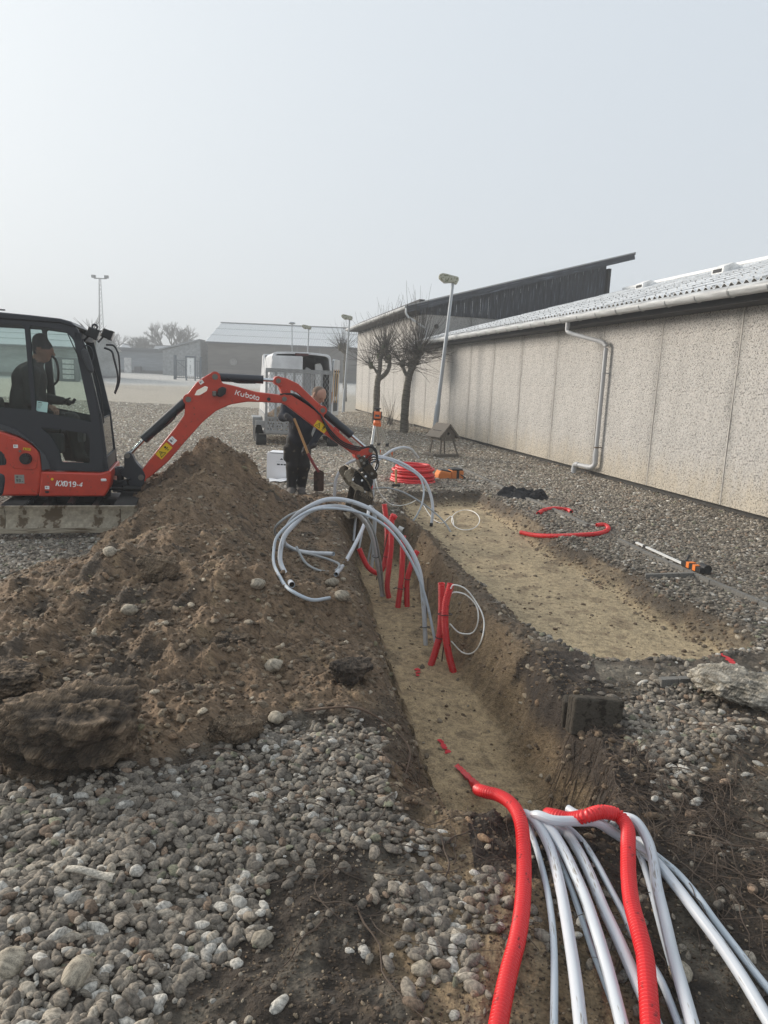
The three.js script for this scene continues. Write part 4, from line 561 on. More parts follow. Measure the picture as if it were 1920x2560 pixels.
  const bl = sub('dozer_blade', uc), b0 = .09, b1 = .355, bz = 1.12; const prof = new THREE.Shape(); prof.moveTo(bz - .03, b1); prof.quadraticCurveTo(bz - .1, (b0 + b1) / 2, bz + .0, b0); prof.lineTo(bz + .03, b0); prof.quadraticCurveTo(bz - .06, (b0 + b1) / 2, bz + .01, b1); prof.closePath();
  const bp = (x0, x1) => { const g = new THREE.ExtrudeGeometry(prof, { depth: x1 - x0, bevelEnabled: true, bevelSize: .003, bevelThickness: .003, bevelSegments: 1, curveSegments: 10 }); g.rotateY(-Math.PI / 2); g.scale(-1, 1, 1); const ix = g.index; const p = g.toNonIndexed(); const a = p.attributes.position.array, nn = p.attributes.normal.array, uu = p.attributes.uv.array; for (let i = 0; i < a.length; i += 9) for (let k = 0; k < 3; k++) { let t = a[i + k]; a[i + k] = a[i + 6 + k]; a[i + 6 + k] = t; t = nn[i + k]; nn[i + k] = nn[i + 6 + k]; nn[i + 6 + k] = t; } for (let i = 0; i < p.attributes.position.count; i++) p.attributes.uv.setXY(i, p.attributes.position.getX(i) + 3, p.attributes.position.getY(i)); p.computeVertexNormals(); return p.translate(x0, 0, 0); };
  part('blade_plate', bp(-.545, .545), bladeSteel, bl); part('blade_extension', bp(.553, .715), bladeSteel, bl); part('blade_extension', bp(-.715, -.553), bladeSteel, bl); part('cutting_edge', box(1.42, .05, .012, 0, b0 + .02, bz + .036), bladeSteel, bl);
  for (const x of [-.25, .25]) part('blade_arm', bar(V(x, .26, .2), V(x, .24, bz - .08), .07, .09), blackIron, bl); part('blade_cylinder', [cyl(V(0, .34, .25), V(0, .29, .75), .04), cyl(V(0, .29, .7), V(0, .26, bz - .06), .02)], blackIron, bl);
  // boom ------------------------------------------------------------------
  const BZ = .04, bw = .075; const q3 = (px, py, z = BZ) => V(...side(px, py, z), z);
  const br = sub('swing_bracket', ex); part('bracket_casting', slab(soft(sideAll([[312, 1134], [322, 1128], [331, 1133], [340, 1152], [356, 1170], [366, 1186], [362, 1206], [349, 1222], [330, 1224], [322, 1206], [318, 1192], [306, 1190], [300, 1180], [312, 1166]], BZ), .02), BZ - .09, BZ + .09, .012), cabBlack, br);
  part('swing_post', [slab(soft(sideAll([[274, 1168], [310, 1168], [316, 1180], [314, 1190], [276, 1186]], BZ), .01), BZ - .07, BZ + .07, .01), slab(soft(sideAll([[278, 1204], [318, 1200], [322, 1212], [314, 1226], [284, 1228]], BZ), .01), BZ - .08, BZ + .08, .01), cyl(q3(300, 1166), q3(302, 1230), .04)], cabBlack, br);
  part('swing_cylinder', [cyl(q3(268, 1222, BZ + .22), q3(310, 1221, BZ + .2), .016), cyl(q3(306, 1221, BZ + .2), q3(350, 1222, BZ + .13), .036)], blackIron, br);
  for (let i = 0; i < 4; i++) part('hydraulic_hose', tube([q3(276, 1196 + i * 4, BZ + .1 - .05 * i), q3(296, 1204 + i * 3, BZ + .13 - .05 * i), q3(326, 1196 + i * 5, BZ + .1 - .06 * i)], .011, 14, 7), blackPlastic, br);
  const boom = sub('boom', ex);
  const boomSh = soft(sideAll([[347, 1194], [350, 1181], [376, 1146], [407, 1107], [440, 1066], [461, 1037], [463, 1010], [460, 1000], [464, 991], [491, 956], [512, 941], [526, 933], [538, 931], [548, 937], [552, 950], [556, 958], [584, 964], [639, 979], [702, 987], [715, 990], [720, 1000], [711, 1008], [660, 1005], [617, 1004], [575, 1011], [541, 1026], [508, 1053], [470, 1095], [419, 1154], [377, 1190], [360, 1199]], BZ), .03);
  const boomHole = new THREE.Path(soft(sideAll([[482, 991], [490, 974], [512, 962], [523, 966], [520, 979], [500, 991]], BZ), .02).getPoints(6));
  part('boom_beam', slab(boomSh, BZ - bw, BZ + bw, .014, [boomHole]), redPaint, boom);
  const pin = (px, py, w, r, parent) => { const p = side(px, py, BZ); return part('pin', [cyl(V(p[0], p[1], BZ - w), V(p[0], p[1], BZ + w), r, r, 16), cyl(V(p[0], p[1], BZ - w - .01), V(p[0], p[1], BZ + w + .01), r * .55, r * .55, 8)], pinSteel, parent); };
  const boss = (px, py, w, r, parent) => { const p = side(px, py, BZ); return part('pin_boss', cyl(V(p[0], p[1], BZ - w), V(p[0], p[1], BZ + w), r, r, 20), redPaint, parent); };
  for (const [px, py] of [[537, 942], [471, 998], [354, 1191]]) { boss(px, py, bw + .012, .062, boom); pin(px, py, bw + .022, .034, boom); }
  part('bore', cyl(q3(672, 998, BZ - bw - .004), q3(672, 998, BZ + bw + .004), .022), blackPlastic, boom);
  { const h = part('boom_lamp', [slab(soft(sideAll([[545, 972], [556, 966], [566, 970], [564, 984], [552, 993], [541, 990]], BZ + .1), .02), BZ + bw, BZ + bw + .10, .02)], blackPlastic, boom); part('lamp_bracket', [rbox(.05, .06, .05, .01, ...side(536, 984, BZ + .1), BZ + bw + .03)], pinSteel, h); }
  const cylinder = (name, a, b, c, r, rr, parent, dz = 0) => { const o = sub(name, parent); part('barrel', [cyl(q3(...a, BZ + dz), q3(...b, BZ + dz), r, r, 18)], cabBlack, o); part('gland', cyl(q3(...b, BZ + dz), q3(b[0] * .97 + c[0] * .03, b[1] * .97 + c[1] * .03, BZ + dz), r * 1.04, r * 1.0, 18), blackPlastic, o); part('rod', cyl(q3(...b, BZ + dz), q3(...c, BZ + dz), rr, rr, 14), chrome, o); part('feed_pipe', tube([q3(a[0] * .8 + b[0] * .2, a[1] * .8 + b[1] * .2, BZ + dz + r), q3(a[0] * .7 + b[0] * .3 + 6, a[1] * .7 + b[1] * .3 + 10, BZ + dz + r * .8), q3(a[0] * .2 + b[0] * .8 + 4, a[1] * .2 + b[1] * .8 + 10, BZ + dz + r * .6)], .009, 14, 6), blackPlastic, o); return o; };
  cylinder('boom_cylinder', [463, 1004], [360, 1098], [320, 1139], .056, .024, ex); { const p = side(320, 1137, BZ); part('pin', cyl(V(p[0], p[1], BZ - .11), V(p[0], p[1], BZ + .11), .03, .03, 14), pinSteel, br); }
  cylinder('arm_cylinder', [546, 943], [657, 949], [693, 951], .05, .022, ex);
  // arm -------------------------------------------------------------------
  const arm = sub('dipper_arm', ex);
  const armSh = soft(sideAll([[684, 952], [690, 944], [700, 942], [714, 945], [744, 959], [786, 1000], [806, 1017], [811, 1030], [807, 1042], [814, 1051], [841, 1076], [902, 1128], [906, 1137], [899, 1145], [886, 1138], [786, 1068], [716, 1014], [704, 1009], [699, 999], [703, 984], [697, 968]], BZ), .02), armHole = new THREE.Path(soft(sideAll([[722, 976], [728, 972], [745, 981], [770, 1003], [792, 1024], [788, 1030], [764, 1013], [724, 988]], BZ), .01).getPoints(6));
  part('arm_beam', slab(armSh, BZ - bw + .01, BZ + bw - .01, .012, [armHole]), redPaint, arm);
  for (const [px, py] of [[694, 952], [709, 997], [804, 1025], [894, 1137]]) { boss(px, py, bw + .006, .055, arm); pin(px, py, bw + .018, .030, arm); }
  for (const [px, py] of [[703, 963], [702, 974], [715, 976], [795, 1012]]) part('bolt', new THREE.CylinderGeometry(.012, .012, .02, 8).rotateX(Math.PI / 2).translate(...side(px, py, BZ), BZ + bw), redPaint, arm);
  cylinder('bucket_cylinder', [806, 1027], [877, 1087], [922, 1126], .05, .021, ex, .0);
  for (let i = 0; i < 5; i++) part('arm_hose', tube([q3(700, 986, BZ - .05 + i * .03), q3(735, 990 - i, BZ - .05 + i * .03), q3(770, 1015 - i * 2, BZ - .05 + i * .03), q3(800, 1036, BZ - .04 + i * .03)], .012, 20, 7), blackPlastic, arm);
  for (let i = 0; i < 3; i++) part('arm_hose', tube([q3(800, 1034, BZ + .06 + i * .02), q3(826, 1075 + i * 6, BZ + .1), q3(858, 1105 + i * 5, BZ + .1), q3(900, 1118 + i * 4, BZ + .09), q3(935, 1118 + i * 3, BZ + .08), q3(944, 1145 + i * 4, BZ + .08), q3(938, 1172, BZ + .06)], .009, 30, 7), blackPlastic, arm);
  const sticker = canvasTex(256, 128, (g, w, h) => { g.fillStyle = '#e5bd0c'; g.fillRect(0, 0, w, h); g.strokeStyle = g.fillStyle = '#26220f'; g.lineWidth = 9; g.beginPath(); g.moveTo(26, 104); g.lineTo(74, 22); g.lineTo(122, 104); g.closePath(); g.stroke(); g.lineWidth = 7; g.beginPath(); g.moveTo(60, 88); g.lineTo(78, 52); g.lineTo(92, 84); g.stroke(); g.beginPath(); g.arc(184, 40, 17, 0, 7); g.fill(); g.fillRect(160, 62, 52, 12); g.fillRect(176, 80, 16, 10); g.fillRect(168, 98, 34, 8); });
  { const a = side(787, 1056, BZ), b = side(813, 1075, BZ); decal('warning_label', .165, .09, sticker, basis(V((a[0] + b[0]) / 2, (a[1] + b[1]) / 2 - .0, BZ + bw - .008), V(b[0] - a[0], b[1] - a[1], 0), V(0, 1, 0)), arm); }
  { const a = side(394, 1143, BZ), b = side(427, 1108, BZ); decal('warning_label', .19, .095, sticker, basis(V((a[0] + b[0]) / 2, (a[1] + b[1]) / 2, BZ + bw + .002), V(b[0] - a[0], b[1] - a[1], 0), V(0, 1, 0)), boom); const c = side(427, 1106, BZ); decal('white_label', .075, .08, whiteTag, basis(V(c[0] + .02, c[1] + .03, BZ + bw + .002), V(b[0] - a[0], b[1] - a[1], 0), V(0, 1, 0)), boom); const e = side(503, 955, BZ); decal('white_label', .05, .045, whiteTag, basis(V(e[0], e[1], BZ + bw + .002), V(1, .7, 0), V(0, 1, 0)), boom); }
  const logo = canvasTex(1024, 300, (g, w, h) => { g.clearRect(0, 0, w, h); g.strokeStyle = '#f6f0ec'; g.lineWidth = 34; g.lineCap = 'butt'; const L = (...p) => { g.beginPath(); g.moveTo(p[0], p[1]); for (let i = 2; i < p.length; i += 2) g.lineTo(p[i], p[i + 1]); g.stroke(); }, A = (x, y, r, a, b) => { g.beginPath(); g.arc(x, y, r, a, b); g.stroke(); };
    L(70, 40, 40, 220); L(215, 48, 110, 135, 190, 222); L(262, 108, 262, 165); A(318, 165, 56, 0, Math.PI); L(374, 100, 374, 222); L(448, 34, 448, 165); A(508, 162, 58, -2.6, 2.7); A(664, 162, 60, -.6, 2.6); A(664, 162, 60, 2.6 + .55, 5.2); L(774, 60, 774, 176); A(812, 172, 38, 1.2, Math.PI); L(740, 108, 830, 108); A(914, 162, 58, .5, 5.6); L(972, 108, 972, 222); });
  { const a = side(585, 981, BZ), b = side(649, 996, BZ); decal('lettering', Math.hypot(b[0] - a[0], b[1] - a[1]), .098, logo, basis(V((a[0] + b[0]) / 2, (a[1] + b[1]) / 2, BZ + bw + .002), V(b[0] - a[0], b[1] - a[1], 0), V(0, 1, 0)), boom); }
  // link, tilt head, bucket --------------------------------------------------
  const lk = sub('bucket_link', ex); part('link_arm', slab(soft(sideAll([[888, 1132], [900, 1122], [918, 1117], [928, 1124], [926, 1134], [904, 1136], [896, 1143]], BZ), .02), BZ - bw - .03, BZ - bw - .005, .006), redPaint, lk); part('link_arm', slab(soft(sideAll([[888, 1132], [900, 1122], [918, 1117], [928, 1124], [926, 1134], [904, 1136], [896, 1143]], BZ), .02), BZ + bw + .002, BZ + bw + .026, .006), redPaint, lk); part('link_arm', slab(soft(sideAll([[917, 1122], [928, 1122], [927, 1150], [920, 1160], [913, 1155]], BZ), .02), BZ - .05, BZ + .05, .008), redPaint, lk); { const p = side(922, 1124, BZ); part('pin', cyl(V(p[0], p[1], BZ - .13), V(p[0], p[1], BZ + .13), .028, .028, 14), pinSteel, lk); }
  const th = sub('tilt_head', ex), mudBrown = mat(lin(.17, .135, .10), .8, { map: rep(mudTex, 3) }); part('head_casting', [slab(soft(sideAll([[892, 1142], [902, 1137], [914, 1146], [939, 1182], [938, 1192], [927, 1197], [914, 1187], [898, 1166], [893, 1152]], BZ), .015), BZ - .11, BZ + .12, .014)], mudBrown, th); for (const [px, py] of [[903, 1151], [910, 1158], [930, 1184]]) part('head_bolt', cyl(q3(px, py, BZ + .11), q3(px, py, BZ + .135), .02, .018, 10), pinSteel, th);
  part('rotor_housing', [slab(soft(sideAll([[900, 1184], [914, 1186], [928, 1197], [926, 1210], [916, 1226], [904, 1222], [901, 1205]], BZ), .015), BZ - .13, BZ + .13, .012), cyl(q3(915, 1190, BZ - .14), q3(915, 1190, BZ + .15), .04)], blackIron, th); part('tilt_cylinder', [cyl(q3(880, 1190, BZ + .13), q3(906, 1172, BZ + .12), .026), cyl(q3(872, 1196, BZ + .13), q3(884, 1188, BZ + .13), .015)], blackIron, th); part('quick_hitch', slab(soft(sideAll([[878, 1196], [890, 1178], [902, 1182], [903, 1206], [896, 1212], [884, 1206]], BZ), .012), BZ - .12, BZ + .10, .01), blackIron, th); for (const [px, py] of [[914, 1191], [905, 1201], [882, 1199]]) part('grease_point', cyl(q3(px, py, BZ + .13), q3(px, py, BZ + .155), .016, .014, 8), chrome, th);
  for (let i = 0; i < 4; i++) part('head_hose', tube([q3(904, 1160 + i * 3, BZ + .11), q3(936, 1136 + i * 6, BZ + .12 + .02 * i), q3(947, 1160, BZ + .12), q3(938, 1178, BZ + .1), q3(920, 1190 - i * 3, BZ + .1)], .008, 24, 6), blackPlastic, th);
  const bk = sub('bucket', ex); const bo = sideAll([[853, 1182], [857, 1173], [868, 1167], [880, 1171], [876, 1186], [872, 1196], [884, 1206], [900, 1214], [904, 1224], [884, 1225], [870, 1210]], BZ), bl2 = sideAll([[881, 1221], [888, 1219], [925, 1240], [919, 1256], [907, 1282], [865, 1290], [873, 1256]], BZ);
  const steelPale = mat(lin(.74, .68, .58), .6, { map: rep(mudTex, 2) }); for (const z of [BZ + .165, BZ - .20]) { part('bucket_side', slab(soft(bo, .012), z, z + .015, .004), steelPale, bk); part('bucket_cheek', slab(soft(bl2, .012), z + .004, z + .026, .004), mudBrown, bk); }
  const shell = sideAll([[870, 1166], [890, 1174], [912, 1200], [922, 1222], [925, 1240], [908, 1280]], BZ); for (let i = 0; i < shell.length - 1; i++) { const a = shell[i], b = shell[i + 1], L = Math.hypot(b[0] - a[0], b[1] - a[1]), ang = Math.atan2(b[1] - a[1], b[0] - a[0]); part('bucket_shell', (() => { const g = box(L + .01, .014, .37); g.rotateZ(ang); return g.translate((a[0] + b[0]) / 2, (a[1] + b[1]) / 2, BZ - .007); })(), wornSteel, bk); }
  part('bucket_lip', (() => { const a = side(908, 1280, BZ), b = side(863, 1289, BZ), g = box(Math.hypot(a[0] - b[0], a[1] - b[1]), .02, .40); g.rotateZ(Math.atan2(b[1] - a[1], b[0] - a[0])); return g.translate((a[0] + b[0]) / 2, (a[1] + b[1]) / 2, BZ - .005); })(), wornSteel, bk);
  const lift = canvasTex(256, 96, (g, w, h) => { g.clearRect(0, 0, w, h); g.strokeStyle = '#7a7060'; g.lineWidth = 5; g.strokeRect(8, 8, 240, 78); g.fillStyle = '#857a68'; g.font = 'bold 58px sans-serif'; g.lineWidth = 9; for (const [x, y, u, v] of [[34, 24, 52, 70], [52, 70, 68, 24], [92, 24, 92, 70], [118, 24, 118, 70], [118, 26, 144, 36], [118, 48, 144, 58], [168, 24, 168, 70], [168, 68, 190, 68], [206, 26, 222, 68]]) { g.beginPath(); g.moveTo(x, y); g.lineTo(u, v); g.stroke(); } }); { const a = side(893, 1226, BZ), b = side(918, 1240, BZ); decal('raised_lettering', .17, .065, lift, basis(V((a[0] + b[0]) / 2, (a[1] + b[1]) / 2, BZ + .193), V(b[0] - a[0], b[1] - a[1], 0), V(0, 1, 0)), bk); }
}
// ---------------------------------------------------------------- the two workers
function sdfMesh(f, lo, hi, cell) {   // surface of a distance field
  const c = lo.clone().add(hi).multiplyScalar(.5), ext = hi.clone().sub(lo), half = Math.max(ext.x, ext.y, ext.z) / 2 + cell * 3, res = Math.ceil(2 * half / cell);
  const mc = new MarchingCubes(res, new THREE.MeshBasicMaterial(), false, false, 120000); mc.isolation = 0;
  for (let k = 0; k < res; k++) for (let j = 0; j < res; j++) for (let i = 0; i < res; i++) mc.field[i + j * res + k * res * res] = -f(c.x + (i - res / 2) / (res / 2) * half, c.y + (j - res / 2) / (res / 2) * half, c.z + (k - res / 2) / (res / 2) * half);
  mc.update(); const n = mc.count ?? mc.geometry.drawRange.count, g = new THREE.BufferGeometry(), P = mc.positionArray.slice(0, n * 3), N = mc.normalArray.slice(0, n * 3);
  for (let i = 0; i < n; i++) { P[i * 3] = c.x + P[i * 3] * half; P[i * 3 + 1] = c.y + P[i * 3 + 1] * half; P[i * 3 + 2] = c.z + P[i * 3 + 2] * half; }
  g.setAttribute('position', new THREE.BufferAttribute(P, 3)); const w = mergeVertices(g, 1e-4); w.computeVertexNormals(); return w;
}
const capsule = (a, b, r0, r1) => { const d = b.clone().sub(a), l2 = d.lengthSq() || 1e-9; return (x, y, z) => { const t = clamp(((x - a.x) * d.x + (y - a.y) * d.y + (z - a.z) * d.z) / l2), dx = x - a.x - d.x * t, dy = y - a.y - d.y * t, dz = z - a.z - d.z * t; return Math.sqrt(dx * dx + dy * dy + dz * dz) - lerp(r0, r1, t); }; };
const smin = (a, b, k) => { const h = Math.max(k - Math.abs(a - b), 0) / k; return Math.min(a, b) - h * h * k * .25; };
function bodyGeo(bones, lo, hi, cell, k, colour) { // bones: [capsule, region]
  const f = (x, y, z) => { let s = 9; for (const [c, , kk] of bones) s = smin(s, c(x, y, z), kk ?? k); return s + .006 * noise(x * 9, y * 7, z * 9); };
  const g = sdfMesh(f, lo, hi, cell), p = g.attributes.position, col = new Float32Array(p.count * 3);
  for (let i = 0; i < p.count; i++) { let best = 9, reg = 0; const x = p.getX(i), y = p.getY(i), z = p.getZ(i); for (const [c, r] of bones) { const v = c(x, y, z); if (v < best) { best = v; reg = r; } } const q = colour(reg, x, y, z); col[i * 3] = q[0]; col[i * 3 + 1] = q[1]; col[i * 3 + 2] = q[2]; }
  g.setAttribute('color', new THREE.BufferAttribute(col, 3)); return g;
}
function boundsOf(list, pad) { const b = new THREE.Box3(); list.forEach(p => b.expandByPoint(p)); b.expandByScalar(pad); return [b.min, b.max]; }
function hand(w, dir, side, r = 1) {   // palm and five bent fingers, from the wrist w along dir, thumb towards side
  const up = dir.clone().cross(side).normalize(), out = [], P = (a, b, c) => w.clone().addScaledVector(dir, a * r).addScaledVector(side, b * r).addScaledVector(up, c * r);
  out.push([capsule(P(.0, 0, 0), P(.075, .012, 0), .028 * r, .034 * r), 'hand', .02]);
  [[.032, .085], [.011, .095], [-.011, .09], [-.031, .075]].forEach(([s, l]) => { out.push([capsule(P(.08, s, 0), P(.08 + l * .45, s, -.022), .0115 * r, .0105 * r), 'hand', .008]); out.push([capsule(P(.08 + l * .45, s, -.022), P(.08 + l * .55, s * .9, -.06), .0105 * r, .009 * r), 'hand', .006]); });
  out.push([capsule(P(.02, .032, -.006), P(.06, .058, -.03), .0125 * r, .0115 * r), 'hand', .012]); out.push([capsule(P(.06, .058, -.03), P(.085, .045, -.055), .011 * r, .0095 * r), 'hand', .006]);
  return out;
}
const figure = new THREE.MeshStandardMaterial({ vertexColors: true, roughness: .9, bumpMap: rep(tex(256, (u, v) => clamp(.5 + .4 * tileNoise(u, v, 20, 3, 111)), false), 3), bumpScale: .003 });
function head(c, fwd, up, scale, hairTop) {   // bones of a head: skull, jaw, nose, ears
  const rt = fwd.clone().cross(up).normalize(), P = (f, u, r) => c.clone().addScaledVector(fwd, f * scale).addScaledVector(up, u * scale).addScaledVector(rt, r * scale);
  return [[capsule(P(-.015, .03, 0), P(.01, .035, 0), .092 * scale, .088 * scale), hairTop, .03], [capsule(P(.03, -.02, 0), P(.045, -.075, 0), .07 * scale, .045 * scale), 'skin', .04], [capsule(P(.10, -.0, 0), P(.118, -.03, 0), .012 * scale, .017 * scale), 'skin', .015], [capsule(P(.09, .018, .035), P(.09, .018, -.035), .016 * scale, .016 * scale), 'skin', .02], [capsule(P(.085, -.062, .015), P(.085, -.062, -.015), .012 * scale, .012 * scale), 'lip', .012], [capsule(P(-.005, .015, .09), P(-.01, -.025, .086), .016 * scale, .012 * scale), 'skin', .01], [capsule(P(-.005, .015, -.09), P(-.01, -.025, -.086), .016 * scale, .012 * scale), 'skin', .01], [capsule(P(.082, .004, .032), P(.083, .004, .032), .011 * scale, .011 * scale), 'eye', .004], [capsule(P(.082, .004, -.032), P(.083, .004, -.032), .011 * scale, .011 * scale), 'eye', .004]];
}
{ // the man with the spade
  const D = 10.6, q = (x, y, d = 0) => at(x, y, D + d);
  const shL = q(717, 1018, .0), elL = q(707, 1043, -.12), wrL = q(723, 1046, -.26), shR = q(789, 1020, .0), elR = q(803, 1074, -.12), wrR = q(776, 1116, -.22), hipL = q(736, 1100), hipR = q(762, 1101, .03), knL = q(729, 1166, -.06), knR = q(760, 1166, .0), anL = q(729, 1222, 0), anR = q(752, 1220, .14), toL = q(725, 1236, -.22), toR = q(757, 1234, -.05), pel = q(749, 1092), belly = q(752, 1065, -.03), chest = q(756, 1034, -.02), neck = q(777, 1010, -.1), hd = q(796, 987, -.16);
  const fwd = V(.72, -.52, .46).normalize(), up = V(.42, .86, .28).normalize(); up.addScaledVector(fwd, -up.dot(fwd)).normalize();
  const gl = wrL.clone().sub(elL).normalize(), gr = wrR.clone().sub(elR).normalize();
  const bones = [[capsule(pel, belly, .155, .165), 'top'], [capsule(belly, chest, .165, .17), 'top'], [capsule(shL, chest, .085, .15), 'top'], [capsule(shR, chest, .085, .15), 'top'], [capsule(chest, neck, .12, .07), 'top'], [capsule(neck, hd, .058, .06), 'skin', .03], [capsule(shL, elL, .078, .062), 'top', .04], [capsule(elL, wrL, .062, .043), 'top', .03], [capsule(shR, elR, .078, .062), 'top', .04], [capsule(elR, wrR, .062, .043), 'top', .03], [capsule(hipL, knL, .108, .078), 'leg', .05], [capsule(knL, anL, .084, .072), 'leg', .04], [capsule(hipR, knR, .108, .078), 'leg', .05], [capsule(knR, anR, .084, .072), 'leg', .04], [capsule(pel, hipL, .13, .11), 'leg'], [capsule(pel, hipR, .13, .11), 'leg'], [capsule(anL.clone().add(V(0, -.02, .02)), toL, .062, .05), 'shoe', .03], [capsule(anR.clone().add(V(0, -.02, .02)), toR, .062, .05), 'shoe', .03], ...head(hd, fwd, up, 1, 'hair')];
  bones.push([capsule(knL.clone().add(V(-.07, .12, .02)), knL.clone().add(V(-.065, .26, .02)), .05, .06), 'leg', .03]);
  const skin = [.46, .28, .21];
  const colour = (r, x, y, z) => { const d = V(x, y, z).sub(hd), n = fbm(x * 12, y * 12, 2, z * 12); if (r === 'hair') { const b = d.dot(fwd), t = d.dot(up); return b > .025 || t < -.04 && b > -.02 ? skin : [.16, .115, .085]; } return r === 'skin' ? skin : r === 'lip' ? [.42, .18, .14] : r === 'eye' ? [.05, .04, .04] : r === 'top' ? [.013, .016, .026] : r === 'shoe' ? (y < toL.y + .0 ? [.10, .095, .085] : [.12, .11, .10]) : n > .42 ? [.11, .095, .075] : [.020 + .012 * Math.max(0, n), .020 + .010 * Math.max(0, n), .021]; };
  const man = thing('person', 'man in navy jersey and black work trousers digging with a long spade', 'person', V(anL.x, 0, anL.z));
  const g = bodyGeo(bones, ...boundsOf([shL, shR, toL, toR, hd, elL, elR, pel, anR], .2), .017, .06, colour); g.translate(-anL.x, 0, -anL.z); part('body', g, figure, man);
  const gloveCol = () => [.045, .044, .045];
  for (const [w, d, s] of [[wrL, V(.62, -.5, .25).normalize(), V(.2, .35, -.8).normalize()], [wrR, V(-.75, -.35, .1).normalize(), V(.1, -.2, .9).normalize()]]) { const hb = [[capsule(w.clone().addScaledVector(d, -.05), w, .046, .04), 'hand', .02], ...hand(w, d, s, 1.1)]; const hg = bodyGeo(hb, ...boundsOf([w.clone().addScaledVector(d, -.08), w.clone().addScaledVector(d, .2)], .09), .0055, .012, gloveCol); hg.translate(-anL.x, 0, -anL.z); part('glove', hg, figure, man); }
  // spade
  const sp = thing('spade', 'long-handled spade with red shaft and rusty square blade held by the worker', 'spade'); const a = q(735, 1046, -.30), b = q(771, 1136, -.33), c = q(783, 1158, -.34), e = q(797, 1180, -.34), t = q(797, 1226, -.35);
  part('handle', tube([a, a.clone().lerp(b, .5).add(V(.004, 0, 0)), b], .018, 14, 10), mat(lin(.42, .24, .10), .6), sp); part('shaft', tube([b.clone().lerp(a, .03), c, e], .021, 14, 10), mat(lin(.20, .025, .025), .5), sp);
  const w = .072, n = V(0, 0, 1); const bl = new THREE.Shape(); bl.moveTo(-w, 0); bl.lineTo(-w * .98, -.27); bl.quadraticCurveTo(0, -.285, w * .98, -.27); bl.lineTo(w, 0); bl.quadraticCurveTo(w * .5, .02, .02, .03); bl.lineTo(-.02, .03); bl.quadraticCurveTo(-w * .5, .02, -w, 0); const bg = new THREE.ExtrudeGeometry(bl, { depth: .006, bevelEnabled: true, bevelSize: .002, bevelThickness: .002, bevelSegments: 1 }); const blade = part('blade', bg, mat(lin(.16, .085, .062), .75, { map: rep(mudTex, 4) }), sp); blade.position.copy(e); blade.rotation.z = .02;
}
{ // the driver in the cab
  const w = (px, py, z) => ex.localToWorld(V(...side(px, py, z), z));
  const hd = w(106, 876, .02), neck = w(90, 908, .0), chest = w(74, 948, .0), belly = w(70, 995, 0), pel = w(66, 1035, 0), shN = w(76, 930, .19), shF = w(80, 928, -.19), elN = w(80, 1000, .25), elF = w(95, 992, -.24), wrN = w(113, 1016, .27), wrF = w(155, 1003, -.25), hipN = w(80, 1042, .1), hipF = w(82, 1042, -.1), knN = w(178, 1052, .13), knF = w(180, 1050, -.12), anN = w(196, 1140, .12), anF = w(200, 1140, -.12), toN = w(222, 1150, .12), toF = w(224, 1150, -.12);
  const fwd = V(Math.cos(TURN), -.12, -Math.sin(TURN)).normalize(), up = V(0, 1, 0).addScaledVector(fwd, .12).normalize();
  const bones = [[capsule(pel, belly, .17, .175), 'coat'], [capsule(belly, chest, .175, .175), 'coat'], [capsule(shN, chest, .09, .15), 'coat'], [capsule(shF, chest, .09, .15), 'coat'], [capsule(chest, neck, .13, .075), 'coat'], [capsule(neck, hd, .062, .06), 'skin', .03], [capsule(shN, elN, .085, .07), 'coat', .04], [capsule(elN, wrN, .068, .048), 'coat', .03], [capsule(shF, elF, .085, .07), 'coat', .04], [capsule(elF, wrF, .068, .048), 'coat', .03], [capsule(hipN, knN, .10, .08), 'leg', .04], [capsule(knN, anN, .08, .065), 'leg', .04], [capsule(hipF, knF, .10, .08), 'leg', .04], [capsule(knF, anF, .08, .065), 'leg', .04], [capsule(anN, toN, .05, .045), 'shoe', .03], [capsule(anF, toF, .05, .045), 'shoe', .03], ...head(hd, fwd, up, 1.02, 'hat')];
  const P = (f, u) => hd.clone().addScaledVector(fwd, f).addScaledVector(up, u); bones.push([capsule(P(-.02, .05), P(-.03, .10), .105, .085), 'hat', .02]);
  const colour = (r, x, y, z) => { const t = V(x, y, z).sub(hd).dot(up), b = V(x, y, z).sub(hd).dot(fwd); if (r === 'hat') return t > .02 || b < -.05 ? [.028, .028, .03] : [.34, .19, .14]; return r === 'skin' ? [.34, .19, .14] : r === 'lip' ? [.3, .15, .12] : r === 'eye' ? [.04, .03, .03] : r === 'coat' ? [.045, .045, .046] : r === 'shoe' ? [.02, .02, .02] : [.035, .035, .034]; };
  const man = thing('person', 'driver in dark coat and knitted cap seated in the excavator cab', 'person', V(pel.x, 0, pel.z)); const o = V(pel.x, 0, pel.z);
  const g = bodyGeo(bones, ...boundsOf([hd, pel, shN, shF, knN, toN, toF, wrF, wrN], .2), .018, .06, colour); g.translate(-o.x, 0, -o.z); part('body', g, figure, man);
  for (const [wr, s] of [[wrN, 1], [wrF, -1]]) { const d = V(Math.cos(TURN) * .95, -.25, -Math.sin(TURN) * .95).normalize(), sd = V(0, .25, -s).addScaledVector(d, .2).normalize(), hb = [[capsule(wr.clone().addScaledVector(d, -.05), wr, .042, .034), 'hand', .02], ...hand(wr, d, sd, 1.0)], hg = bodyGeo(hb, ...boundsOf([wr.clone().addScaledVector(d, -.07), wr.clone().addScaledVector(d, .19)], .09), .0058, .012, () => s > 0 ? [.33, .20, .15] : [.04, .04, .04]); hg.translate(-o.x, 0, -o.z); part(s > 0 ? 'hand' : 'glove', hg, figure, man); }
}
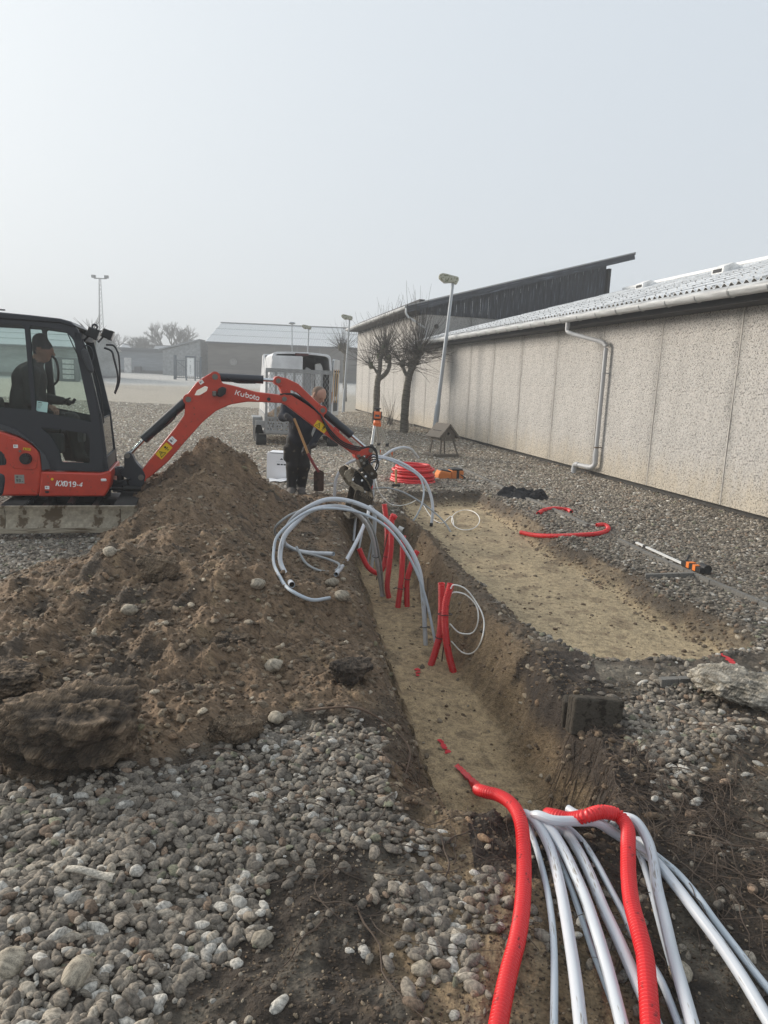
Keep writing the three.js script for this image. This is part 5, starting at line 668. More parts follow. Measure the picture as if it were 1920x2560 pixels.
// ---------------------------------------------------------------- van and trailer
const galv = mat(lin(.46, .47, .47), .5, { metalness: .35, map: rep(tex(256, (u, v) => clamp(.80 + .3 * tileNoise(u, v, 9, 4, 121))), 2) }), tyre = mat(lin(.018, .018, .018), .85), redLamp = mat(lin(.42, .02, .02), .25, { clearcoat: .5 });
const HEAD = 13 * Math.PI / 180;
{
  const o = at(752, 1000, 22.6); const v = thing('van', 'white panel van seen from behind with its right rear door open', 'van', V(o.x, ground(o.x, -o.z), o.z)); v.rotation.y = HEAD;
  const white = mat(lin(.80, .82, .84), .35, { clearcoat: .5, clearcoatRoughness: .2, map: rep(tex(256, (u, q) => clamp(.93 + .12 * tileNoise(u, q, 4, 4, 131))), .5) });
  const prof = (k, e) => { const s = new THREE.Shape(), W = 1.0 - e, y0 = .45 + e, y1 = 2.5 - e; s.moveTo(-W + .04, y0); s.lineTo(-W, 1.2); s.quadraticCurveTo(-W, 1.5, -W + .05, 1.9); s.lineTo(-W + .10, y1 - .12); s.quadraticCurveTo(-W + .13, y1, -W + .30, y1); s.quadraticCurveTo(0, y1 + .05, W - .30, y1); s.quadraticCurveTo(W - .13, y1, W - .10, y1 - .12); s.lineTo(W - .05, 1.9); s.quadraticCurveTo(W, 1.5, W, 1.2); s.lineTo(W - .04, y0); s.closePath(); return s; };
  const shell = prof(0, 0); shell.holes = [new THREE.Path(prof(0, .05).getPoints(6))];
  part('body', [new THREE.ExtrudeGeometry(shell, { depth: 4.0, bevelEnabled: true, bevelSize: .012, bevelThickness: .012, bevelSegments: 2 }).translate(0, 0, -4.0)], white, v);
  part('nose', [(() => { const s = new THREE.Shape(); s.moveTo(-4, .45); s.lineTo(-4, 2.5); s.lineTo(-4.35, 2.45); s.lineTo(-5.1, 1.55); s.lineTo(-5.75, 1.25); s.lineTo(-5.9, .8); s.lineTo(-5.85, .4); s.closePath(); const g = new THREE.ExtrudeGeometry(s, { depth: 1.86, bevelEnabled: true, bevelSize: .04, bevelThickness: .04, bevelSegments: 2 }); g.rotateY(-Math.PI / 2); return g.translate(.93, 0, 0); })()], white, v);
  part('bulkhead', box(1.85, 1.95, .04, 0, 1.5, -3.2), mat(lin(.05, .05, .05), .8), v); part('load_floor', box(1.88, .05, 3.2, 0, .56, -1.62), mat(lin(.06, .055, .05), .85), v); part('inner_lining', [box(.02, 1.6, 3.1, -.91, 1.4, -1.6), box(.02, 1.6, 3.1, .91, 1.4, -1.6)], mat(lin(.05, .05, .05), .8), v);
  const ld = part('left_rear_door', slab(soft([[-.955, .60], [-.99, 1.25], [-.91, 2.22], [-.85, 2.40], [.03, 2.41], [.03, .60]], .04), -.02, .045, .014), white, v);
  part('door_crease', [box(.86, .012, .012, -.43, 1.86, .046), box(.86, .012, .012, -.43, 1.94, .046)], mat(lin(.25, .26, .27), .6), ld); part('hinge', [rbox(.05, .10, .05, .01, -.95, 1.5, .02), rbox(.05, .10, .05, .01, -.95, .9, .02)], mat(lin(.5, .51, .52), .5), ld); part('number_plate', box(.5, .11, .01, -.45, .9, .05), mat(lin(.7, .7, .68), .5), ld);
  const rd = new THREE.Group(); rd.name = 'right_rear_door'; rd.position.set(.93, 0, .02); rd.rotation.y = -1.95; v.add(rd); // swung wide open
  const rsh = soft([[0, .62], [-.03, 1.25], [-.08, 2.2], [-.14, 2.36], [-.92, 2.36], [-.92, .62]], .05); rsh.holes = [new THREE.Path(soft([[-.14, 1.2], [-.2, 1.95], [-.78, 1.95], [-.78, 1.2]], .12).getPoints(5)), new THREE.Path(soft([[-.12, .74], [-.12, 1.1], [-.8, 1.1], [-.8, .74]], .06).getPoints(5))];
  part('door_frame', new THREE.ExtrudeGeometry(rsh, { depth: .05, bevelEnabled: true, bevelSize: .01, bevelThickness: .01, bevelSegments: 1 }).translate(0, 0, -.05), white, rd); part('door_lining', box(.86, 1.7, .015, -.47, 1.48, -.03), mat(lin(.10, .105, .11), .7), rd); part('door_latch', rbox(.06, .18, .06, .01, -.86, 1.35, .01), blackPlastic, rd); part('tool_rack', box(.5, .05, .06, -.45, 2.0, -.09), darkGrey, rd);
  part('brake_light', rbox(.42, .08, .05, .02, .0, 2.46, .02), mat(lin(.07, .012, .012), .3), v);
  for (const s of [-1, 1]) part('tail_light', rbox(.09, .42, .05, .02, s * .955, 1.15, -.0), redLamp, v);
  part('rear_bumper', rbox(1.98, .22, .14, .04, 0, .5, .04), mat(lin(.05, .05, .05), .7), v); part('side_moulding', [box(.02, .16, 3.3, -1.005, .95, -2.1), box(.02, .16, 3.3, 1.005, .95, -2.1)], mat(lin(.10, .10, .10), .7), v); part('panel_seam', [box(.006, 1.0, .012, -.985, 1.75, -1.3), box(.006, 1.0, .012, -.985, 1.75, -2.6)], mat(lin(.35, .36, .37), .6), v);
  for (const [x, z] of [[-.88, -1.1], [.88, -1.1], [-.88, -4.9], [.88, -4.9]]) { const w = sub('wheel', v); w.position.set(x, .34, z); part('tyre', new THREE.TorusGeometry(.25, .09, 12, 28).rotateY(Math.PI / 2), tyre, w); part('rim', cyl(V(-.07, 0, 0), V(.07, 0, 0), .2, .2, 18), darkGrey, w); }
  // what stands in the load space
  const put = (name, geo, m, label, cat) => { const t = solo(name, geo, m, label, cat); t.position.copy(v.position); t.rotation.y = HEAD; return t; };
  put('plastic_chute', slab(soft([[.12, .6], [.14, 2.05], [.2, 2.1], [.36, 2.02], [.42, 1.3], [.4, .6]], .05), -.5, -.32, .02), mat(lin(.42, .43, .44), .5), 'grey moulded plastic chute standing in the open van', 'chute');
  put('plastic_pipe', [cyl(V(.32, .6, -.35), V(.40, 1.85, -.3), .06), tube([V(.40, 1.84, -.3), V(.36, 1.94, -.3), V(.24, 1.95, -.32)], .06, 10, 12)], mat(lin(.62, .64, .66), .45), 'pale plastic pipe with a bend leaning in the open van', 'pipe');
  put('white_duct', slab(soft([[.5, .6], [.46, 2.2], [.62, 2.24], [.70, 2.1], [.72, .6]], .03), -.42, -.30, .015), mat(lin(.66, .67, .66), .6), 'tall white duct standing in the open van', 'duct');
  [[.98, .30], [1.03, .46], [1.07, .62]].forEach(([x, z], i) => put('broom_handle', cyl(V(x - .05, 1.05, z), V(x, 2.05, z - .03), .014), mat(lin(.50, .32, .15), .6), ['wooden tool handle hung in the open van door, the one nearest the hinge', 'wooden tool handle hung in the open van door, the middle one', 'wooden tool handle hung in the open van door, the outermost'][i], 'handle'));
}
{
  const o = at(744, 1105, 18.6); const t = thing('trailer', 'galvanised car trailer behind the van with its mesh loading ramp raised', 'trailer', V(o.x, ground(o.x, -o.z), o.z)); t.rotation.y = HEAD;
  const W = .84;
  const frame = sub('chassis', t); part('cross_member', [box(1.98, .10, .08, 0, .34, 0), box(1.9, .06, .06, 0, .40, -1.4), box(1.9, .06, .06, 0, .40, -2.6)], galv, frame); part('side_rail', [box(.06, .1, 3.0, -.84, .38, -1.5)], galv, frame); part('side_rail', [box(.06, .1, 3.0, .84, .38, -1.5)], galv, frame); part('drawbar', bar(V(0, .38, -2.6), V(0, .42, -4.2), .08, .08), galv, frame); part('deck', box(1.66, .03, 2.95, 0, .46, -1.5), mat(lin(.10, .08, .06), .9), frame);
  for (const s of [-1, 1]) { part('side_board', box(.03, .32, 2.95, s * .84, .64, -1.5), galv, t); part('mudguard', [rbox(.24, .03, .95, .01, s * 1.0, .66, -1.35), rbox(.24, .2, .03, .01, s * 1.0, .56, -.87)], galv, t); const lb = part('lamp_board', [rbox(.26, .17, .06, .012, s * .95, .55, .02)], galv, t); part('tail_lamp', (() => { const h = new THREE.Shape(); h.moveTo(-.1, -.1); h.lineTo(.1, -.1); h.lineTo(.07, .1); h.lineTo(-.03, .1); h.closePath(); return new THREE.ExtrudeGeometry(h, { depth: .05, bevelEnabled: true, bevelSize: .008, bevelThickness: .008, bevelSegments: 2 }).scale(s, 1, 1).translate(s * .98, .42, .03); })(), redLamp, lb); for (const z of [-1.0, -1.7]) { const w = sub('wheel', t); w.position.set(s * .98, .27, z); part('tyre', new THREE.TorusGeometry(.19, .085, 12, 26).rotateY(Math.PI / 2), tyre, w); part('rim', cyl(V(-.06, 0, 0), V(.06, 0, 0), .15, .15, 16), darkGrey, w); } const w0 = sub('wheel', t); w0.position.set(s * .93, .16, -.12); part('tyre', new THREE.CylinderGeometry(.16, .16, .26, 22).rotateZ(Math.PI / 2), tyre, w0); part('hub', cyl(V(-.135, 0, 0), V(.135, 0, 0), .06, .06, 12), galv, w0); }
  const gate = sub('loading_ramp', t); gate.position.set(0, .36, .07); gate.rotation.x = -.05; const GH = 1.55;
  part('top_bar', box(1.68, .10, .035, 0, GH, 0), galv, gate); part('bottom_bar', box(1.68, .07, .035, 0, 0, 0), galv, gate); part('middle_bar', box(1.68, .05, .03, 0, .36, 0), galv, gate);
  for (let i = 0; i < 8; i++) { const x = -.815 + i * 1.63 / 7; part('ramp_bar', box(i % 7 ? .055 : .06, GH, .03, x, GH / 2, .0), galv, gate); }
  const wires = []; for (let i = -14; i < 26; i++) for (const s of [-1, 1]) { const x0 = -.8 + i * .085, a = V(x0, .4, -.025), b = V(x0 + 1.1 * .55, GH - .05, -.025); if (s < 0) { a.x = -a.x; b.x = -b.x; } const cl = p => { }; let t0 = 0, t1 = 1; const dx = b.x - a.x; const lo = (-.8 - a.x) / dx, hi = (.8 - a.x) / dx; t0 = Math.max(0, Math.min(lo, hi)); t1 = Math.min(1, Math.max(lo, hi)); if (t1 - t0 < .03) continue; wires.push(bar(a.clone().lerp(b, t0), a.clone().lerp(b, t1), .007, .007)); } part('expanded_mesh', wires, galv, gate).userData.kind = 'stuff';
  const pl = new THREE.Shape(); pl.moveTo(-.8, .03); pl.lineTo(.8, .03); pl.lineTo(.8, .34); pl.lineTo(-.8, .34); for (let i = 0; i < 24; i++) for (let j = 0; j < 4; j++) { const h = new THREE.Path(); h.absarc(-.76 + i * .066 + (j % 2) * .033, .07 + j * .075, .017, 0, 6.283); pl.holes.push(h); } part('perforated_plate', new THREE.ExtrudeGeometry(pl, { depth: .006, bevelEnabled: false, curveSegments: 4 }).translate(0, 0, -.02), galv, gate);
  part('ramp_stay', [tube([V(-.36, .36, .06), V(-.1, .34, .14), V(.1, .36, .1)], .014, 10, 7), cyl(V(-.36, .36, .05), V(-.30, .75, .04), .014)], galv, t);
  const soil = new THREE.SphereGeometry(1, 40, 20, 0, 6.283, 0, 1.57), sp = soil.attributes.position; for (let i = 0; i < sp.count; i++) { const x = sp.getX(i), y = sp.getY(i), z = sp.getZ(i), n = 1 + .25 * fbm(x * 3, z * 3, 3, y); sp.setXYZ(i, x * .74 * n, y * .5 * n, z * .7); } soil.computeVertexNormals(); const so = solo('soil_load', soil, mat(lin(.20, .14, .085), .95, { bumpMap: rep(stoneTex, 6), bumpScale: .02 }), 'small load of brown soil on the trailer deck', 'soil'); so.position.copy(t.localToWorld(V(-.1, .475, -.8))); t.updateMatrixWorld(true); so.position.copy(V(-.1, .478, -.85).applyMatrix4(t.matrixWorld)); so.rotation.y = HEAD;
  // box and paper on the gravel by the worker
  const bp = hit(692, 1200); const front = canvasTex(256, 256, (g, w, h) => { g.fillStyle = '#e9ebee'; g.fillRect(0, 0, w, h); g.fillStyle = '#2d3036'; g.beginPath(); g.moveTo(112, 58); g.lineTo(128, 40); g.lineTo(144, 58); g.fill(); g.fillStyle = '#aeb2ba'; for (let i = 0; i < 8; i++) { g.fillRect(86 + i * 10, 70, 2, 13); if (i % 3) g.fillRect(86 + i * 10, 70 + (i % 2) * 11, 7, 2); } g.fillStyle = '#33363c'; g.fillRect(88, 96, 26, 14); g.fillRect(120, 96, 20, 14); g.fillRect(146, 96, 22, 14); g.fillStyle = '#5d626b'; for (let i = 0; i < 6; i++) { g.fillRect(168 + i * 11, 222, 4, 14); g.fillRect(168 + i * 11, 222 + (i % 3) * 6, 9, 3); } });
  const cardW = mat(lin(.78, .79, .81), .7); const bw = .52, bh = .46, bd = .34, b = thing('cardboard_box', 'white printed cardboard box standing on the gravel behind the worker', 'box', V(bp.x + .1, ground(bp.x, -bp.z), bp.z - .15)); b.rotation.y = -.12;
  part('carton', box(bw, bh, bd, 0, bh / 2, 0), cardW, b); decal('printing', bw - .01, bh - .01, front, new THREE.Matrix4().makeTranslation(0, bh / 2, bd / 2 + .002), b); part('flap', [box(bw * .98, .006, bd * .5, 0, bh + .012, -bd * .26, .06), box(bw * .98, .006, bd * .48, 0, bh + .01, bd * .25, -.05)], cardW, b);
  const pp = hit(710, 1205); const sheet = new THREE.PlaneGeometry(.5, .3, 12, 8).rotateX(-Math.PI / 2), pa = sheet.attributes.position; for (let i = 0; i < pa.count; i++) pa.setY(i, .02 + .03 * noise(pa.getX(i) * 6, pa.getZ(i) * 6, 3)); sheet.computeVertexNormals(); const pm = cardW.clone(); pm.side = THREE.DoubleSide; const sh = solo('paper_sheet', sheet, pm, 'crumpled white sheet on the ground in front of the cardboard box', 'sheet'); sh.position.set(pp.x, ground(pp.x, -pp.z) + .02, pp.z); sh.rotation.y = .2;
}
// ---------------------------------------------------------------- lamp posts, trees, far buildings
const postGrey = mat(lin(.33, .36, .39), .5, { metalness: .2 }), mossy = mat(lin(.42, .42, .36), .8, { map: rep(tex(256, (u, v) => { const k = smooth(.0, .4, tileNoise(u, v, 8, 4, 141)); return [lerp(.92, .42, k), lerp(.92, .45, k), lerp(.90, .32, k)]; }), 2) });
function lampPost(foot, top, D, r, label, headL, dir = -1) {
  const a = at(foot[0], foot[1], D); a.y = ground(a.x, -a.z) - .05; const b = at(top[0], top[1], D), o = thing('lamp_post', label, 'lamp post', a.clone(), 'lamp posts along the warehouses'); b.sub(a); const P = t => b.clone().multiplyScalar(t);
  part('pole', [cyl(P(0), P(.24), r * 1.35, r * 1.3, 16), cyl(P(.24), P(.26), r * 1.3, r, 16), cyl(P(.26), P(.66), r, r * .92, 16), cyl(P(.66), P(.68), r * .92, r * .8, 16), cyl(P(.68), P(1), r * .8, r * .72, 14)], postGrey, o);
  const h = sub('lamp_head', o); h.position.copy(b); h.rotation.z = -.16; const s = soft([[-.02 * headL, -.06], [headL * .20, -.10], [headL * .26, .06], [headL * .2, .13], [-headL * .55, .15], [-headL * .74, .09], [-headL * .72, -.02], [-headL * .45, -.11], [-headL * .25, -.09]], .06); part('lamp_housing', slab(s, -.14, .14, .05), mossy, h); part('lamp_lens', slab(soft([[-headL * .66, -.03], [-headL * .42, -.125], [-headL * .22, -.1], [-headL * .2, -.04]], .03), -.1, .1, .02), mat(lin(.35, .36, .33), .4), h); return o;
}
lampPost([1084, 1098], [1133, 702], 22.5, .062, 'nearest leaning lamp post with mossy lamp head, beside the long pale wall', .62);
lampPost([858, 1028], [874, 796], 39.5, .06, 'lamp post between the open van door and the pollarded trees', .62);
lampPost([765, 965], [772, 820], 47, .055, 'lamp post rising right behind the van roof', .62);
{ const a = at(731, 960, 58); a.y = ground(a.x, -a.z); const o = thing('street_lamp', 'thin far street lamp with a small round top behind the van', 'lamp post', a.clone()), b = at(730, 808, 58).sub(a); part('pole', cyl(V(0, 0, 0), b, .05, .04, 10), postGrey, o); part('lamp_top', new THREE.SphereGeometry(.28, 14, 8).scale(1, .35, 1).translate(b.x, b.y, b.z), postGrey, o); }
// -- pollarded trees
const bark = new THREE.MeshStandardMaterial({ color: lin(.17, .15, .125), roughness: .95, map: rep(tex(256, (u, v) => { const a = tileNoise(u, v, 6, 4, 151), k = smooth(.1, .45, tileNoise(u, v, 3, 3, 155)); return [clamp(.82 + .4 * a - .1 * k), clamp(.82 + .4 * a + .02 * k), clamp(.80 + .4 * a - .2 * k)]; }), 1, 4), bumpMap: rep(tex(256, (u, v) => clamp(.5 + .5 * tileNoise(u, v * .5, 16, 3, 157)), false), 1, 4), bumpScale: .02 }), twigM = mat(lin(.065, .053, .043), .9);
function limb(pts, r0, r1, seg = 24, rad = 9) { const c = path(pts), fr = c.computeFrenetFrames(seg, false), P = [], U = [], ix = [], v = V(); for (let i = 0; i <= seg; i++) { const p = c.getPointAt(i / seg), r = lerp(r0, r1, i / seg) * (1 + .10 * noise(i * .7, p.x * 3, p.y * 3)); for (let k = 0; k <= rad; k++) { const a = k / rad * 6.2832, q = r * (1 + .10 * noise(Math.cos(a) * 2 + p.y * 2, Math.sin(a) * 2, p.x)); v.copy(p).addScaledVector(fr.normals[i], Math.cos(a) * q).addScaledVector(fr.binormals[i], Math.sin(a) * q); P.push(v.x, v.y, v.z); U.push(k / rad, i / seg * 3); } } for (let i = 0; i < seg; i++) for (let k = 0; k < rad; k++) { const a = i * (rad + 1) + k, b = a + 1, d = a + rad + 1; ix.push(a, b, d, b, d + 1, d); } const g = new THREE.BufferGeometry(); g.setAttribute('position', new THREE.Float32BufferAttribute(P, 3)); g.setAttribute('uv', new THREE.Float32BufferAttribute(U, 2)); g.setIndex(ix); g.computeVertexNormals(); return g; }
function twig(a, dir, len, r, R, droop) { const pts = [a.clone()], d = dir.clone(); let p = a.clone(); for (let i = 0; i < 5; i++) { d.add(V((R() - .5) * .28, (R() - .5) * .28 + droop, (R() - .5) * .28)).normalize(); p = p.clone().addScaledVector(d, len / 5); pts.push(p); } return limb(pts, r, r * .3, 6, 3); }
function pollard(foot, D, trunk, limbs, knuckles, label, seed, twigs = 70) {
  const base = at(foot[0], foot[1], D); base.y = ground(base.x, -base.z) - .06; const o = thing('pollarded_tree', label, 'tree', base.clone(), 'pollarded trees'), w = (px, py, dz = 0) => at(px, py, D + dz).sub(base), R = rng(seed);
  part('trunk', limb([V(0, 0, 0), ...trunk.map(q => w(...q))], .155, .12, 26, 12), bark, o); for (const [a, ...l] of limbs) part('limb', limb(l.map(q => w(...q)), a * .8, a * .6, 16, 10), bark, o);
  for (const [px, py, dz, r, n] of knuckles) { const c = w(px, py, dz), g = stoneGeo(seed + px, 3, r * .72, r * .95, r * .7); g.translate(c.x, c.y, c.z); part('knuckle', g, bark, o); }
  const sh = []; for (const [px, py, dz, r, n] of knuckles) for (let i = 0; i < twigs * n; i++) { const th = R() * 6.283, el = lerp(-.35, 1.35, Math.pow(R(), .9)), d = V(Math.cos(th) * Math.cos(el), Math.sin(el), Math.sin(th) * Math.cos(el)), len = lerp(.4, 1.9, R()) * (el > .9 ? 1.15 : 1); sh.push(twig(w(px, py, dz).addScaledVector(d, r * .8), d, len, .0085 + .005 * R(), R, el < .2 ? .03 : .09)); if (R() < .35) { const q = w(px, py, dz).addScaledVector(d, len * .5); sh.push(twig(q, d.clone().add(V(R() - .5, R() * .5, R() - .5)).normalize(), len * .45, .006, R, .05)); } }
  part('crown', sh, twigM, o); return o;
}
pollard([1010, 1084], 25.2, [[1012, 1030], [1016, 985], [1021, 945]], [[.15, [1021, 950], [1030, 918], [1042, 895], [1052, 878]], [.09, [1019, 942], [1010, 925], [1006, 910]]], [[1052, 876, 0, .22, 1.3], [1040, 895, 0, .20, .8], [1006, 910, 0, .15, .6], [1030, 915, .2, .2, .5]], 'pollarded tree with mossy trunk, the nearer to the leaning lamp post', 5, 80);
pollard([937, 1062], 30.5, [[941, 1010], [943, 965], [946, 940]], [[.13, [946, 945], [950, 915], [952, 890], [958, 880]], [.13, [944, 950], [958, 940], [970, 925], [974, 905], [966, 885]], [.08, [945, 935], [935, 920], [928, 913]]], [[962, 876, 0, .26, 1.3], [970, 895, 0, .22, .8], [928, 913, 0, .16, .6], [950, 890, .2, .2, .6]], 'pollarded tree with a forked crooked trunk behind the tripod', 9, 72);
pollard([862, 1000], 52, [[862, 960], [863, 930], [862, 900]], [[.12, [862, 905], [864, 885], [862, 872]]], [[862, 872, 0, .4, 1.2], [852, 868, 0, .3, 1]], 'far pollarded tree rising behind the open van door', 14, 60);
{ const R = rng(33), base = at(975, 1052, 29.5); base.y = ground(base.x, -base.z); const l = []; for (let i = 0; i < 26; i++) { const th = R() * 6.28; l.push(twig(V((R() - .5) * .3, 0, (R() - .5) * .3), V(Math.cos(th) * .4, 1, Math.sin(th) * .4).normalize(), .6 + 1.1 * R(), .008, R, .02)); } const o = thing('bare_shrub', 'sprouting bare shrub between the two pollarded trees at the wall foot', 'shrub', base); part('stems', l, twigM, o); }
// -- the far side of the yard
const farWall = (c, seed) => new THREE.MeshStandardMaterial({ color: c, roughness: .9, map: rep(tex(256, (u, v) => clamp(.86 + .2 * tileNoise(u, v, 8, 4, seed) + .12 * tileNoise(u, v, 60, 2, seed + 3))), .4) });
const roofPale = new THREE.MeshStandardMaterial({ color: lin(.62, .64, .65), roughness: .8 });
function farHouse(name, label, xl, xr, D0, D1, wallTop, ridge, wallM, opts = {}) {
  const w = xr - xl, o = thing(name, label, 'building', V((xl + xr) / 2, farRise(Math.min(D0, 108)), -(D0 + D1) / 2)), d = D1 - D0, y0 = o.position.y; const H = wallTop - y0, Rg = ridge - y0;
  part('wall', box(w, H + .6, d, 0, H / 2 - .3, 0), wallM, o); part('plinth', box(w + .04, .7, d + .04, 0, .05, 0), farWall(lin(.20, .20, .20), 161), o);
  if (ridge > wallTop + .3) { // pitched corrugated roof, ridge along x
    const run = d / 2 + .5, L = Math.hypot(run, Rg - H), a = Math.atan2(Rg - H, run); const n = Math.round(w / .32), P = [], ix = []; for (let i = 0; i <= n * 2; i++) { const x = -w / 2 - .3 + (w + .6) * i / (n * 2), y = (i % 2) * .07; P.push(x, H + y, d / 2 + .5, x, Rg + y, 0, x, H + y, -d / 2 - .5); } for (let i = 0; i < n * 2; i++) { const k = i * 3; ix.push(k, k + 3, k + 1, k + 3, k + 4, k + 1, k + 1, k + 4, k + 2, k + 4, k + 5, k + 2); } let g = new THREE.BufferGeometry(); g.setAttribute('position', new THREE.Float32BufferAttribute(P, 3)); g.setIndex(ix); g = g.toNonIndexed(); g.computeVertexNormals(); const rm = roofPale.clone(); rm.side = THREE.DoubleSide; const rf = part('roof', g, rm, o); part('ridge_cap', box(w + .6, .12, .4, 0, Rg + .08, 0), farWall(lin(.25, .26, .27), 163), rf); for (const yy of [.33, .66]) part('sheet_lap', box(w + .6, .035, .04, 0, lerp(H, Rg, yy) + .09, (d / 2 + .5) * (1 - yy)), farWall(lin(.36, .37, .38), 163), rf); part('fascia', box(w + .5, .25, .06, 0, H - .05, d / 2 + .42), farWall(lin(.10, .10, .11), 167), o);
    const gs = new THREE.Shape(); gs.moveTo(-d / 2, 0); gs.lineTo(d / 2, 0); gs.lineTo(0, Rg - H); for (const s of [-1, 1]) part('gable', new THREE.ShapeGeometry(gs).rotateY(Math.PI / 2).translate(s * (w / 2 - .01), H, 0), (() => { const m = wallM.clone(); m.side = THREE.DoubleSide; return m; })(), o);
  } else part('roof_edge', box(w + .3, .55, d + .3, 0, H - .05, 0), farWall(lin(.16, .175, .19), 169), o);
  return o;
}
{
  const brown = farWall(lin(.16, .145, .13), 171), D0 = 100, x = px => (px - 960) / F * D0, o = farHouse('far_warehouse', 'brown rendered warehouse with pale corrugated roof behind the van', x(512), 7, D0, D0 + 18, 6.0, 9.2, brown);
  const c = at(583, 905, D0 - .05); part('round_window', [new THREE.TorusGeometry(.42, .09, 8, 24), new THREE.CircleGeometry(.42, 24)].map(g => g.translate(c.x - o.position.x, c.y - o.position.y, 9.06)), farWall(lin(.30, .29, .28), 173), o); for (let i = 1; i < 9; i++) part('wall_joint', box(.12, 4.6, .05, -10 + i * 3.1, 2.3, 9.02), farWall(lin(.22, .21, .20), 175), o);
  const grey = farWall(lin(.30, .335, .365), 181), D1 = 106, x1 = px => (px - 960) / F * D1; const h = farHouse('grey_hall', 'low blue-grey hall with a flat dark roof edge and white door', -64, x1(428), D1, D1 + 12, 4.75, 4.75, grey); const dr = at(320, 914, D1); part('door', box(1.05, 2.1, .08, dr.x - h.position.x, 1.05, 6.05), farWall(lin(.8, .8, .78), 183), h); part('bin', box(.9, .9, .6, dr.x - h.position.x + 1.6, .45, 6.4), farWall(lin(.12, .12, .13), 185), h);
  const g2 = thing('grey_gable', 'grey lean-to hall with a sloping roof joining the brown warehouse', 'building', V(x1(428), farRise(100), -103)); { const wd = x1(516) - x1(428), s = new THREE.Shape(); s.moveTo(0, -.3); s.lineTo(0, 3.4); s.lineTo(wd, 4.9); s.lineTo(wd, -.3); part('wall', new THREE.ExtrudeGeometry(s, { depth: 8, bevelEnabled: false }).translate(0, 0, -6), farWall(lin(.36, .385, .40), 187), g2); part('roof', bar(V(-.5, 3.45, -2), V(wd, 5.0, -2), 8.8, .18), farWall(lin(.34, .36, .38), 189), g2); part('flue', cyl(V(wd * .45, 4.1, -3), V(wd * .45, 5.3, -3), .15), farWall(lin(.4, .41, .42), 189), g2); }
  farHouse('white_roofed_house', 'far house with a frosty white roof just above the grey hall', (285 - 960) / F * 135, (420 - 960) / F * 135, 135, 145, 4.0, 6.6, farWall(lin(.34, .33, .32), 191));
  farHouse('far_shed', 'pale-roofed shed seen through the excavator cab window', -48, -30.5, 72, 82, 3.7, 5.6, farWall(lin(.36, .38, .37), 193));
  { const p = at(168, 925, 66); p.y = ground(p.x, -p.z); const o2 = thing('storage_cabinet', 'grey cabinet with pale trays in the yard seen through the cab window', 'cabinet', p); part('cabinet_body', rbox(1.9, 2.1, 1.1, .05, 0, 1.05, 0), farWall(lin(.10, .11, .12), 195), o2); for (let i = 0; i < 4; i++) part('tray', box(1.0, .35, .1, .35, .4 + i * .45, .56), farWall(lin(.7, .72, .7), 195), o2); }
  // yard gate with its sign
  const gp = at(465, 945, 84); gp.y = ground(gp.x, -gp.z); const gt = thing('yard_gate', 'grey steel yard gate with upright bars in front of the brown warehouse', 'gate', gp); const GW = 3.1; const gm = farWall(lin(.14, .17, .20), 201); part('gate_post', box(.28, 2.8, .28, -1.25, 1.4, 0), gm, gt); part('gate_post', box(.2, 2.7, .2, 1.75, 1.35, .2), gm, gt); part('top_rail', box(3, .09, .08, .25, 2.2, .1), gm, gt); part('bottom_rail', box(3, .1, .08, .25, .25, .1), gm, gt); for (let i = 0; i < 12; i++) part('gate_bar', box(.05, 2.0, .05, -1.0 + i * .235, 1.22, .1), gm, gt); part('brace', bar(V(-1.0, 2.1, .16), V(.6, .9, .16), .08, .07), gm, gt);
  const sg = at(477, 940, 82); sg.y = ground(sg.x, -sg.z); const si = thing('notice_board', 'narrow white notice board standing on posts by the yard gate', 'sign', sg); part('post', box(.16, 2.6, .12, -.5, 1.3, 0), gm, si); part('post', box(.16, 2.6, .12, .5, 1.3, 0), gm, si); part('board', box(.84, 2.1, .06, 0, 1.5, .05), farWall(lin(.86, .87, .87), 203), si); part('cap', cyl(V(-.6, 2.62, 0), V(.6, 2.62, 0), .12, .12, 10), gm, si); decal('printed_marks', .7, 1.9, canvasTex(64, 160, (g, w, h) => { g.fillStyle = '#eef0ef'; g.fillRect(0, 0, w, h); g.fillStyle = '#7b8084'; for (let i = 0; i < 9; i++) g.fillRect(22 + (i % 3) * 2, 58 + i * 8, 9 + (i % 2) * 5, 4); g.fillStyle = '#b5b9bb'; for (let i = 0; i < 6; i++) g.fillRect(44, 92 + i * 7, 7, 3); g.fillRect(28, 22, 8, 10); g.fillRect(26, 132, 10, 10); }), new THREE.Matrix4().makeTranslation(0, 1.5, .083), si);
